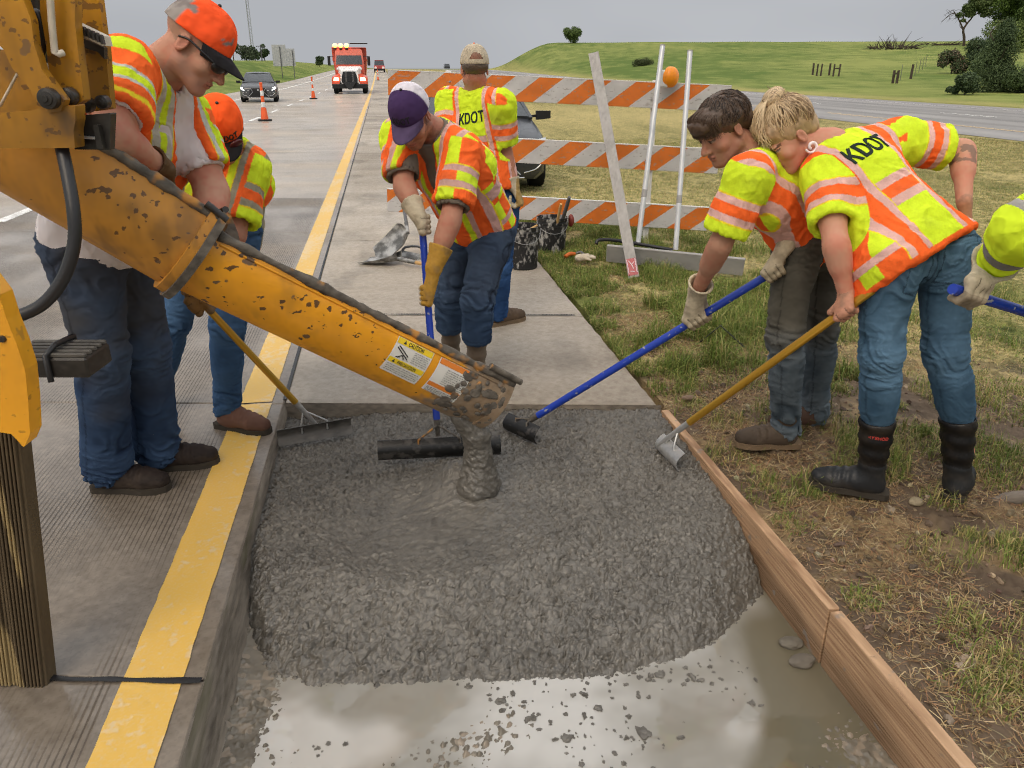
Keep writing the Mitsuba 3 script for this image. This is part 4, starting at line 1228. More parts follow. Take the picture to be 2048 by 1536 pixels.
def head_field(F, S, hs, R, c, fem=False):
    def L(x, y, z):
        return c + R @ (np.array([x, y, z]) * hs)

    def E(p, rad, k=0.015, op='add', RR=None):
        F.ell(L(*p), R if RR is None else R @ RR, np.array(rad) * hs, k * hs, op)
    E((0, -0.018, 0.045), (0.078, 0.100, 0.085))
    E((0, 0.030, -0.012), (0.066, 0.066, 0.080), 0.02)
    jw = 0.042 if fem else 0.047
    for s in (-1, 1):
        F.cone(L(s * jw, 0.0, -0.062), L(s * 0.014, 0.072, -0.104), 0.028 * hs, 0.020 * hs, 0.02)
    E((0, 0.082, -0.104), (0.021, 0.017, 0.016), 0.012)
    E((0, 0.06, -0.065), (0.045, 0.036, 0.045), 0.02)
    for s in (-1, 1):
        E((s * 0.045, 0.060, -0.030), (0.024, 0.024, 0.024), 0.018)
        E((s * 0.034, 0.106, 0.000), (0.021, 0.017, 0.013), 0.010, 'sub')
        E((s * 0.033, 0.083, 0.000), (0.0135, 0.0125, 0.0115), 0.003)
        E((s * 0.030, 0.087, 0.020), (0.026, 0.014, 0.0075), 0.010)
        tilt = rx(-0.15) @ rz(s * -0.35)
        E((s * 0.077, -0.012, -0.008), (0.0085, 0.020, 0.032), 0.006, 'add', tilt)
        E((s * 0.086, -0.008, -0.006), (0.006, 0.011, 0.019), 0.004, 'sub', tilt)
    F.cone(L(0, 0.088, 0.010), L(0, 0.117, -0.034), 0.010 * hs, 0.0135 * hs, 0.010)
    for s in (-1, 1):
        E((s * 0.013, 0.103, -0.038), (0.010, 0.012, 0.009), 0.006)
    E((0, 0.094, -0.0625), (0.024, 0.012, 0.0065), 0.004)
    E((0, 0.092, -0.0745), (0.021, 0.012, 0.0075), 0.004)
    E((0, 0.106, -0.0685), (0.022, 0.006, 0.0012), 0.003, 'sub')


def head_local(p, S, hs):
    return ((p - S['head']) @ head_R(S)) / hs


def arm(F, S, s, ra=1.0, fat=1.0):
    sh, el, wr = S['sh' + s], S['el' + s], S['wr' + s]
    k = fat
    F.cone(sh, el, 0.058 * k, 0.045 * k, 0.03)
    F.cone(sh * 0.62 + el * 0.38, sh * 0.45 + el * 0.55, 0.057 * k, 0.055 * k, 0.03)
    F.cone(el, wr, 0.043 * k, 0.029 * k, 0.02)
    F.cone(el * 0.85 + wr * 0.15, el * 0.6 + wr * 0.4, 0.047 * k, 0.043 * k, 0.02)


def skin_body(key, S):
    hs, fat = S.get('hs', 1.0), S.get('fat', 1.0)
    P = np.array([v for k, v in S.items() if isinstance(v, np.ndarray) and k not in ('face', 'crown')])
    lo, hi = P.min(0) - 0.2, P.max(0) + 0.2
    hc = S['head']
    F = Field(lo, hi, 0.0105, [(hc - 0.15 * hs, hc + 0.15 * hs, S.get('hres', 0.0042))])
    R = torso_frame(S)
    side = R[:, 0]
    pel, nk = S['pelvis'], S['neck']
    che = S.get('chest', pel * 0.32 + nk * 0.68)
    b = S.get('bulk', 1.0)
    F.cone(pel, pel * 0.5 + che * 0.5, 0.095 * b, 0.090 * b, 0.04, side, 1.35)
    F.cone(pel * 0.5 + che * 0.5, che, 0.090 * b, 0.10 * b, 0.04, side, 1.35)
    F.cone(che, nk, 0.09 * b, 0.05, 0.05, side, 1.3)
    for s in 'RL':
        F.cone(nk * 0.6 + che * 0.4, S['sh' + s], 0.06, 0.055, 0.05)
        arm(F, S, s, fat=fat)
        F.cone(S['hip' + s], S['knee' + s], 0.065, 0.05, 0.03)
        F.cone(S['knee' + s], S['ank' + s], 0.046, 0.036, 0.03)
        F.cone(pel, S['hip' + s], 0.07, 0.065, 0.04)
    HR = head_R(S)
    nt = S.get('neckt', 1.0)
    F.cone(nk, hc + HR @ np.array([0, -0.022, -0.045]) * hs, 0.062 * nt, 0.055 * nt * hs, 0.03)
    head_field(F, S, hs, HR, hc, S.get('fem', False))
    m = F.mesh(1)
    v = np.asarray(m.vertices)
    # skin tone
    base, red = np.array(S.get('skin', (0.44, 0.235, 0.155))), np.array(S.get('flush', (0.42, 0.16, 0.10)))
    n = nz(v, 16, 3, 3); f = nz(v, 60, 8, 2)
    w = np.clip(0.42 + 1.8 * n + 1.1 * f, 0, 1)
    col = blend((np.tile(base, (len(v), 1)), np.tile(red, (len(v), 1))), w)
    q = head_local(v, S, hs)
    inh = (np.abs(q) < 0.16).all(1) & (q[:, 2] > -0.13)

    def paint(mask, c, a=1.0):
        col[mask] = col[mask] * (1 - a) + np.array(c) * a
    x, y, z = np.abs(q[:, 0]), q[:, 1], q[:, 2]
    if 'beard' in S:
        bd = inh & (z < -0.028) & (y > -0.02) & ~((x < 0.024) & (np.abs(z + 0.068) < 0.011))
        g = np.clip((-0.02 - z) / 0.03, 0, 1) * (0.6 + 1.2 * f)
        col[bd] = blend((col, np.tile(S['beard'], (len(v), 1))), np.clip(g * S.get('beard_a', 0.5), 0, 0.9))[bd]
    paint(inh & (x < 0.024) & (np.abs(z + 0.0685) < 0.012) & (y > 0.085), (0.36, 0.13, 0.105), 0.6)
    paint(inh & (x < 0.022) & (np.abs(z + 0.0685) < 0.0022) & (y > 0.08), (0.10, 0.04, 0.035), 0.8)
    bc = S.get('brow', (0.06, 0.035, 0.02))
    paint(inh & (x > 0.012) & (x < 0.054) & (np.abs(z - 0.021 + 0.25 * np.abs(x - 0.034)) < 0.0055) & (y > 0.06), bc, 0.8)
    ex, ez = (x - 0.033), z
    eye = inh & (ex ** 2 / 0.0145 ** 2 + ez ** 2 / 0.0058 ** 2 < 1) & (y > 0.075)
    paint(eye, (0.24, 0.17, 0.13)); paint(eye & (ex ** 2 + ez ** 2 < 0.0058 ** 2), (0.05, 0.03, 0.02))  # eye whites painted dark for the shade over the eyes
    paint(inh & (np.abs(ez - 0.0062 + 12 * ex ** 2) < 0.0022) & (np.abs(ex) < 0.016) & (y > 0.07), (0.05, 0.03, 0.025), 0.9)
    paint(inh & (x > 0.078) & (np.abs(y + 0.008) < 0.014) & (np.abs(z + 0.004) < 0.02), red * 0.7, 0.5)
    if 'buzz' in S:                        # closely cropped hair
        hz = inh & (z > -0.035 - 0.4 * y) & (y < 0.03 + 0.3 * z) & ~((x > 0.07) & (np.abs(y + 0.01) < 0.03) & (z < 0.03))
        paint(hz, S['buzz'], 0.62)
    for fn in S.get('marks', []):
        fn(v, col)
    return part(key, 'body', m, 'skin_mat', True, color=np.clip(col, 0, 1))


def limb_t(v, chains):
    """nearest limb chain: index, metres along it, its total length"""
    best = np.full(len(v), 9.0); idx = np.zeros(len(v), int); s = np.zeros(len(v))
    for i, ch in enumerate(chains):
        acc = 0
        for a, b in zip(ch[:-1], ch[1:]):
            d, t = lines(v, a, b)
            m = d < best
            best[m] = d[m]; idx[m] = i; s[m] = acc + t[m] * np.linalg.norm(b - a)
            acc += np.linalg.norm(b - a)
    return idx, s, best


def jeans(key, S, col, fade, dirt=None, dirt_a=0.0, w=1.0, label=None, name='jeans', top=0.10, cuff=0.05, lowcol=None):
    pel, R = S['pelvis'], torso_frame(S)
    hip_r = nrm(S['hipR'] - S['hipL'])
    P = np.array([S[k] for k in ('hipR', 'hipL', 'kneeR', 'kneeL', 'ankR', 'ankL', 'pelvis')])
    F = Field(P.min(0) - 0.24, P.max(0) + 0.24, S.get('jres', 0.0085))
    up = nrm(S['neck'] - pel) * 0.4 + np.array([0, 0, 0.6])
    up = nrm(up)
    b = S.get('bulk', 1.0) * min(w, 1.06)
    wst = pel + up * top
    F.cone(pel - up * 0.02, wst, 0.122 * b, 0.112 * b, 0.03, hip_r, S.get('hipw', 1.28), flat=(False, True))
    ends = []
    seat = S.get('seat', 1.0)
    for s in 'RL':
        h, k, a = S['hip' + s], S['knee' + s], S['ank' + s]
        F.cone(h, k, 0.098 * w * seat, 0.074 * w, 0.035)
        back = -R[:, 1]
        F.cone(h + back * 0.035 + up * 0.015, h * 0.75 + k * 0.25 + back * 0.012, 0.094 * w * seat, 0.088 * w * seat, 0.03)
        d = nrm(a - k)
        e = a + d * cuff
        ends.append((e, d))
        F.cone(k, e, 0.072 * w, S.get('hem', 0.064) * w, 0.03, flat=(False, True))
        F.cone(k * 0.72 + a * 0.28 + back * 0.012, k * 0.5 + a * 0.5, 0.068 * w, 0.064 * w, 0.03)
    for s, (e, d) in zip('RL', ends):
        F.cone(e - d * 0.05, e + d * 0.05, S.get('hem', 0.064) * w - 0.010, S.get('hem', 0.064) * w - 0.010, 0.002, op='sub', flat=(True, False))
    m = F.mesh(1)
    v = np.asarray(m.vertices)
    chains = [[S['hip' + s], S['knee' + s], S['ank' + s]] for s in 'RL']
    idx, sa, _ = limb_t(v, chains)
    Lk = np.array([np.linalg.norm(S['knee' + s] - S['hip' + s]) for s in 'RL'])[idx]
    La = Lk + np.array([np.linalg.norm(S['ank' + s] - S['knee' + s]) for s in 'RL'])[idx]
    near_knee = np.exp(-((sa - Lk) / 0.11) ** 2); near_ank = np.exp(-((sa - La) / 0.12) ** 2); near_hip = np.exp(-((sa - 0.02) / 0.10) ** 2)
    axis = np.stack([nrm(c[1] - c[0]) for c in chains])[idx]
    ax2 = np.stack([nrm(c[2] - c[1]) for c in chains])[idx]
    axis = np.where((sa > Lk)[:, None], ax2, axis)
    along = (v * axis).sum(1)
    perp = v - along[:, None] * axis
    q = perp * 5.0 + axis * (along * 22 + 2.2 * nz(v, 6, 5, 2) * 6)[:, None] + idx[:, None] * 7.7
    r1 = 1 - 2 * np.abs(meshkit.fbm(q, 2, 3) - 0.5) * 2
    q2 = perp * 9 + axis * (along * 42)[:, None] + idx[:, None] * 3.1
    r2 = 1 - 2 * np.abs(meshkit.fbm(q2, 2, 9) - 0.5) * 2
    amp = S.get('wr', 1.0) * (0.003 + 0.007 * near_knee + 0.009 * near_ank + 0.006 * near_hip)
    disp = amp * np.clip(r1 - 0.35, -0.6, 1) + 0.45 * amp * (r2 - 0.4) + 0.006 * nz(v, 9, 4, 2)
    n = vnorm(m)
    m.vertices = v + n * disp[:, None]
    fr = (n * (R[:, 1] if abs(R[2, 1]) < 0.8 else np.array([0, 0, 1.0]))).sum(1)
    fadew = np.clip(0.25 + 0.9 * np.exp(-((sa - Lk * 0.72) / 0.22) ** 2) * np.clip(np.abs(fr) * 1.3, 0, 1) * 0.6 + 5 * disp / 0.03 * 0.25 + 0.9 * nz(v, 7, 6, 3), 0, 1)
    c = blend((np.tile(np.array(col), (len(v), 1)), np.tile(np.array(fade), (len(v), 1))), fadew)
    if dirt is not None:
        dw = np.clip(dirt_a * (sstep(La * 0.75, La * 0.25, sa) * 0.9 + 1.6 * nz(v, 5, 16, 3)), 0, 0.9)
        c = blend((c, np.tile(np.array(dirt), (len(v), 1))), dw)
    if lowcol is not None:
        lw = sstep(Lk * 0.85, Lk * 1.35, sa)
        c = c * (1 - lw)[:, None] + lw[:, None] * blend((np.tile(np.array(lowcol[0]), (len(v), 1)), np.tile(np.array(lowcol[1]), (len(v), 1))), fadew)
    # side seam and hem stitching
    lat = (n * hip_r).sum(1)
    perp_f = (n * R[:, 1]).sum(1)
    seam = (np.abs(perp_f) < 0.035) & (np.abs(lat) > 0.75)
    c[seam] *= 0.62
    c[(La + cuff - sa < 0.028) & (La + cuff - sa > 0.022)] *= 0.7
    if S.get('pockets'):                  # stitched back pockets and yoke seam
        m = m.subdivide(); c = np.vstack([c, np.zeros((len(m.vertices) - len(c), 3))]); v2 = np.asarray(m.vertices)
        d_, i_ = cKDTree(v).query(v2, k=3); w_ = 1 / (d_ + 1e-6); c = (c[i_] * w_[..., None]).sum(1) / w_.sum(1)[:, None]; v = v2
        lx, lz, ly = (v - pel) @ hip_r, (v - pel) @ up, (v - pel) @ R[:, 1]
        bk = ly < 0.02
        for s in (-1, 1):
            x = np.abs(lx - s * 0.088); bot = -0.125 - 0.028 * (1 - x / 0.066); top_ = 0.018
            ins = (x < 0.066) & (lz < top_) & (lz > bot)
            inn = (x < 0.0605) & (lz < top_ - 0.006) & (lz > bot + 0.006)
            c[bk & ins & ~inn] *= 0.55
            c[bk & inn] *= 1.10
            c[bk & inn & (np.abs(lz - top_ + 0.022) < 0.003)] *= 1.35
        c[bk & (np.abs(lx) < 0.004) & (lz > -0.16)] *= 0.6
        c[bk & (np.abs(lz - 0.045 + 0.25 * np.abs(lx)) < 0.0035)] *= 0.6
    c *= (1 + 0.22 * nz(v, 90, 12, 2))[:, None]
    return part(key, name, m, 'denim_mat', True, label=label, color=np.clip(c, 0.004, 1))


def vest(key, S, kind, L=0.62, sil=SILVER, open_=0.0, dull=1.0, label=None, flare=1.0, hemdrop=0.0, name='vest', sleeve=0.82, res=None, letters=None):
    R = torso_frame(S); pel, nk = S['pelvis'], S['neck']
    up, fw_, rt_ = R[:, 2], R[:, 1], R[:, 0]
    b = S.get('bulk', 1.0)
    che = S.get('chest', pel * 0.32 + nk * 0.68)
    hem = nk - up * L
    ext = [S[k] for k in ('shR', 'shL', 'elR', 'elL', 'neck', 'pelvis')] + [hem]
    P = np.array(ext)
    F = Field(P.min(0) - 0.27, P.max(0) + 0.27, res or S.get('vres', 0.0085))
    low = hem + fw_ * S.get('belly', 0.0)
    F.cone(low, che, 0.138 * b * flare, 0.136 * b, 0.05, rt_, 1.36, flat=(True, False))
    F.cone(che, nk - up * 0.035, 0.134 * b, 0.072 * b, 0.06, rt_, 1.5)
    ch = []
    for s in 'RL':
        sh, el = S['sh' + s], S['el' + s]
        e = sh + (el - sh) * sleeve
        F.cone(nk * 0.5 + che * 0.5 + (sh - che) * 0.3, sh, 0.085 * b, 0.082, 0.05)
        F.cone(sh, e, 0.084 * S.get('slv', 1.0), 0.088 * S.get('slv', 1.0), 0.035, flat=(False, True))
        ch.append((sh, e))
    if S.get('skirt', 0):
        for s in 'RL':
            F.cone(che - up * 0.1, S['hip' + s] - fw_ * 0.02, 0.115 * b, S.get('skirt_r', 0.122), 0.05)
            F.cone(S['hip' + s] - fw_ * 0.02, S['hip' + s] * 0.55 + S['knee' + s] * 0.45, S.get('skirt_r', 0.122), 0.12, 0.04)
    F.cut(low, -up, P.min(0) - 0.3, P.max(0) + 0.3)
    # hollow at hem, sleeves and neck
    F.cone(low - up * 0.06, low + up * 0.10, 0.125 * b * flare, 0.12 * b, 0.003, rt_, 1.36, op='sub')
    for sh, e in ch:
        d = nrm(e - sh)
        F.cone(e - d * 0.09, e + d * 0.06, 0.064 * S.get('slv', 1.0), 0.078 * S.get('slv', 1.0), 0.004, op='sub')
    HR = head_R(S)
    F.cone(nk - up * 0.035 + fw_ * 0.012, nk + up * 0.12 + fw_ * 0.03, 0.068, 0.10, 0.006, rt_, 1.12, op='sub')

    if open_ > 0:
        o = nk

        def slot(X, Y, Z):
            x, y, z = X - o[0], Y - o[1], Z - o[2]
            lx = x * rt_[0] + y * rt_[1] + z * rt_[2] - S.get('open_c', 0.0); ly = x * fw_[0] + y * fw_[1] + z * fw_[2]; lz = x * up[0] + y * up[1] + z * up[2]
            wdt = open_ * np.clip(1 + (lz + 0.04) / S.get('open_l', 0.40), -0.3, 1.0)
            return np.maximum(np.abs(lx) - wdt, -(ly - 0.0))
        F.comb(P.min(0) - 0.27, P.max(0) + 0.27, slot, 0.006, 'sub')
    m = F.mesh(1)
    v = np.asarray(m.vertices)
    # cloth folds
    n = vnorm(m)
    l = (v - hem) @ R
    q = v @ R * np.array([10.0, 6.0, 5.0]) + 0.25 * nz(v, 5, 2, 2)[:, None] * 10
    q = q @ rz(0.5).T @ ry(0.5)
    r1 = 1 - 4 * np.abs(meshkit.fbm(q, 3, 5) - 0.5)
    r2 = 1 - 4 * np.abs(meshkit.fbm(q * 2.3 + 9, 2, 8) - 0.5)
    disp = 0.0085 * r1 + 0.0045 * r2 + 0.012 * nz(v, 7, 21, 2)
    m.vertices = v + n * (disp * S.get('fold', 1.0))[:, None]
    if S.get('vsub', True):
        m = m.subdivide()
    v = np.asarray(m.vertices)
    l = (v - hem) @ R
    col = vest_colour(l[:, 0] - (S.get('open_c', 0.0) if kind == 'strap' else 0), l[:, 1], l[:, 2], L, kind, sil)
    dt = np.full(len(v), 9.0); ts = np.zeros(len(v)); ax = np.zeros(len(v))
    for sh, e in ch:
        d, t = lines(v, sh, e)
        tt = (v - sh) @ (e - sh) / ((e - sh) @ (e - sh))
        m_ = (d < 0.125) & (tt > -0.15) & (d < dt)
        out = np.abs(l[:, 0]) > 0.135 * b
        m_ &= out
        dt[m_] = d[m_]; ts[m_] = tt[m_]
    arm_ = dt < 9
    col[arm_] = sleeve_colour(ts[arm_], kind, sil)
    if S.get('checker'):                 # sleeves quartered in lime and orange
        swap = arm_ & (l[:, 1] - (0.5 * (ch[0][0] + ch[0][1]) - hem) @ R[:, 1] < S['checker'] - 1) if False else arm_ & (((v - S['shL']) @ nrm(np.cross(S['elL'] - S['shL'], HF0))) > 0)
        c0 = col[swap]; isl = (np.abs(c0 - LIME).sum(1) < 0.02); iso = (np.abs(c0 - ORANGE).sum(1) < 0.02)
        c0[isl] = ORANGE; c0[iso] = LIME; col[swap] = c0
    if S.get('split', False) :
        # sleeves whose front half is orange where the back is lime
        pass
    edge = (l[:, 2] < 0.014) & ~arm_
    col[edge] = ORANGE
    if open_ > 0:
        lz = (v - nk) @ up
        wdt = open_ * np.clip(1 + (lz + 0.04) / S.get('open_l', 0.40), 0.0, 1.0)
        e2 = (np.abs(np.abs((v - nk) @ rt_ - S.get('open_c', 0.0)) - wdt) < 0.009) & (l[:, 1] > 0)
        col[e2] = ORANGE
    col = col * dull * (1 + 0.30 * nz(v, 11, 31, 3) + 0.18 * nz(v, 300, 33, 1))[:, None]
    grime = np.clip(2.2 * nz(v, 6, 41, 3) - 0.25, 0, 0.5)
    col = blend((col, np.tile([0.16, 0.13, 0.09], (len(v), 1))), grime * S.get('grime', 0.5))
    k = part(key, name, m, 'cloth_mat', True, label=label, color=np.clip(col, 0, 0.95))
    if letters:
        txt, hh, off, hz = letters
        tm = meshkit.text_mesh(txt, hh, 0.002, True)
        tv = np.asarray(tm.vertices); tv[:, 0] *= 0.74
        tm = trimesh.Trimesh(tv, tm.faces).subdivide_to_size(0.012)
        tv = np.asarray(tm.vertices).copy()
        w = tv[:, 0].max()
        # lay on the back: reading direction runs from the wearer's left to right as seen from behind
        lx = tv[:, 0] - w / 2 + off; lz = L * hz + tv[:, 1]
        outside = l[:, 1] < 0.02
        tree = cKDTree(l[outside][:, [0, 2]])
        d, i = tree.query(np.stack([lx, lz], 1), k=4)
        yy = l[outside][:, 1][i]
        y = yy.min(1) - 0.0015 - tv[:, 2]
        g = np.stack([lx, y, lz], 1) @ R.T + hem
        part(k, 'lettering', trimesh.Trimesh(g, tm.faces, process=False), 'lettering_mat', False)
    return k


def shirt(key, S, col, open_len=0.66, label=None, name='t_shirt', sleeve=0.9, fat=1.0):
    R = torso_frame(S); pel, nk = S['pelvis'], S['neck']
    up, fw_, rt_ = R[:, 2], R[:, 1], R[:, 0]
    b = S.get('bulk', 1.0); che = S.get('chest', pel * 0.32 + nk * 0.68)
    hem = nk - up * open_len
    P = np.array([S[k] for k in ('shR', 'shL', 'elR', 'elL', 'neck', 'pelvis')] + [hem])
    F = Field(P.min(0) - 0.24, P.max(0) + 0.24, 0.0095)
    low = hem + fw_ * S.get('belly', 0.0) * 0.8
    F.cone(low, che, S.get('tail', 0.131) * b, 0.131 * b, 0.05, rt_, 1.35, flat=(True, False))
    if S.get('tail'):
        F.cone(che, pel, 0.12 * b, 0.140 * b, 0.05, rt_, 1.36)
        F.cut(low, -up, P.min(0) - 0.3, P.max(0) + 0.3)
    F.cone(che, nk - up * 0.02, 0.122 * b, 0.068 * b, 0.06, rt_, 1.45)
    for s in 'RL':
        sh, el = S['sh' + s], S['el' + s]
        e = sh + (el - sh) * sleeve
        F.cone(nk * 0.5 + che * 0.5 + (sh - che) * 0.3, sh, 0.075 * b, 0.072 * fat, 0.05)
        F.cone(sh, e, 0.072 * fat, 0.070 * fat, 0.03, flat=(False, True))
        F.cone(e - nrm(e - sh) * 0.03, e + (e - sh) * 0.2, 0.060 * fat, 0.060 * fat, 0.002, op='sub', flat=(True, False))
    F.cone(nk - up * 0.02 + fw_ * 0.015, nk + up * 0.12 + fw_ * 0.035, 0.066, 0.085, 0.006, op='sub')
    m = F.mesh(1)
    v = np.asarray(m.vertices); n = vnorm(m)
    q = (v @ R) * np.array([16.0, 10.0, 5.0]) + 3
    m.vertices = v + n * (0.007 * (1 - 4 * np.abs(meshkit.fbm(q, 3, 7) - 0.5)))[:, None]
    c = np.tile(np.array(col, float), (len(v), 1)) * (1 + 0.2 * nz(v, 9, 4, 3))[:, None]
    return part(key, name, m, 'cloth_mat', True, label=label, color=np.clip(c, 0, 0.9))


def boot(key, ank, toe, col, sole, shaft=0.10, label=None, mat='leather_mat', size=1.0, zg=None, shaft_r=0.055, two=None, lift=0.0, lean=None):
    """ank: ankle joint, toe: tip of the toe on the ground"""
    zg = toe[2] if zg is None else zg
    d = np.array([toe[0] - ank[0], toe[1] - ank[1], 0.0]); d = nrm(d)
    sd = np.cross(d, [0, 0, 1.0])
    heel = np.array([ank[0], ank[1], zg]) - d * 0.062 * size
    Lf = 0.295 * size
    F = Field(heel - 0.14, heel + np.array([0.14, 0.14, 0.2 + shaft]) + np.abs(d) * 0 + 0.0, 0.0055) if False else None
    pts = np.array([heel - 0.1, heel + d * (Lf + 0.1), heel + d * (Lf + 0.1) + 0.1, np.array(ank) + [0.12, 0.12, shaft + 0.05], np.array(ank) - [0.12, 0.12, 0]])
    F = Field(pts.min(0) - 0.02, pts.max(0) + 0.02, 0.0055)

    def L(a, b, z):
        return heel + d * a * size + sd * b * size + np.array([0, 0, z * size])
    F.cone(L(0.045, 0, 0.05), L(0.10, 0, 0.055), 0.040 * size, 0.044 * size, 0.03)
    F.cone(L(0.10, 0, 0.055), L(0.21, 0, 0.045), 0.046 * size, 0.043 * size, 0.03, sd, 1.08)
    F.cone(L(0.20, 0, 0.042), L(0.255, 0, 0.040), 0.044 * size, 0.036 * size, 0.02, sd, 1.15)
    F.cone(L(0.08, 0, 0.075), L(0.15, 0, 0.06), 0.043 * size, 0.038 * size, 0.03)
    top = np.array(ank) + (np.array([0, 0, shaft]) if lean is None else nrm(lean) * shaft)
    F.cone(L(0.062, 0, 0.06), top, 0.047 * size, shaft_r, 0.03, flat=(False, True))
    F.cone(top - (top - L(0.062, 0, 0.06)) * 0.15, top + (top - L(0.062, 0, 0.06)) * 0.3, shaft_r - 0.013, shaft_r - 0.011, 0.002, op='sub')
    F.cut(heel + np.array([0, 0, 0.016]), (0, 0, -1), pts.min(0) - 0.05, pts.max(0) + 0.05)
    m = F.mesh(1)
    v = np.asarray(m.vertices); n = vnorm(m)
    a = (v - heel) @ d / size; z = (v[:, 2] - zg) / size
    crease = np.exp(-((a - 0.17) / 0.05) ** 2) * np.exp(-((z - 0.085) / 0.03) ** 2)
    m.vertices = v + n * (0.0035 * crease * np.cos(a * 190) + 0.004 * nz(v, 14, 4, 3) + (0.003 * np.cos(z * 95) * sstep(0.12, 0.16, z) if shaft > 0.15 else 0))[:, None]
    c = np.tile(np.array(col, float), (len(v), 1))
    if two is not None:
        c[z > 0.155] = two
    cap = sstep(0.20, 0.205, a) * sstep(0.09, 0.06, z)
    c *= (1 - 0.28 * cap)[:, None]
    dust = np.clip(1.5 * nz(v, 18, 5, 3) + 0.55 * sstep(0.07, 0.0, z), 0, 0.7)
    c = blend((c, np.tile([0.15, 0.115, 0.08], (len(v), 1))), dust * 0.32)
    k = part(key, 'boot', m, mat, True, label=label, color=np.clip(c, 0.004, 1))
    out = [(a_ * size, b_ * size) for a_, b_ in [(-0.012, -0.026), (0.0, -0.038), (0.05, -0.041), (0.12, -0.040), (0.20, -0.052), (0.25, -0.046), (0.283, -0.024), (0.290, 0.0)]]
    out = out + [(a_, -b_) for a_, b_ in reversed(out)]
    pg = Polygon(out).buffer(0.004).simplify(0.001)
    lug = [pg]
    Rm = np.stack([d, -sd, [0, 0, 1.0]], 1)
    sm = extr(pg, 0.026 * size, heel + np.array([0, 0, 0.0]), Rm)
    ms = [sm]
    v2 = np.asarray(sm.vertices)
    part(k, 'sole', sm, 'sole_' + sole, 30)
    return k


scene['sole_dark'] = pr((0.045, 0.038, 0.03), 0.85, 0.2, lambda p, n, uv: mi.Float(0.004 * fbm(p.x * 60, p.y * 60, p.z * 40, 2)))
scene['sole_tan'] = pr((0.17, 0.12, 0.075), 0.85, 0.2, lambda p, n, uv: mi.Float(0.004 * fbm(p.x * 60, p.y * 60, p.z * 40, 2)))


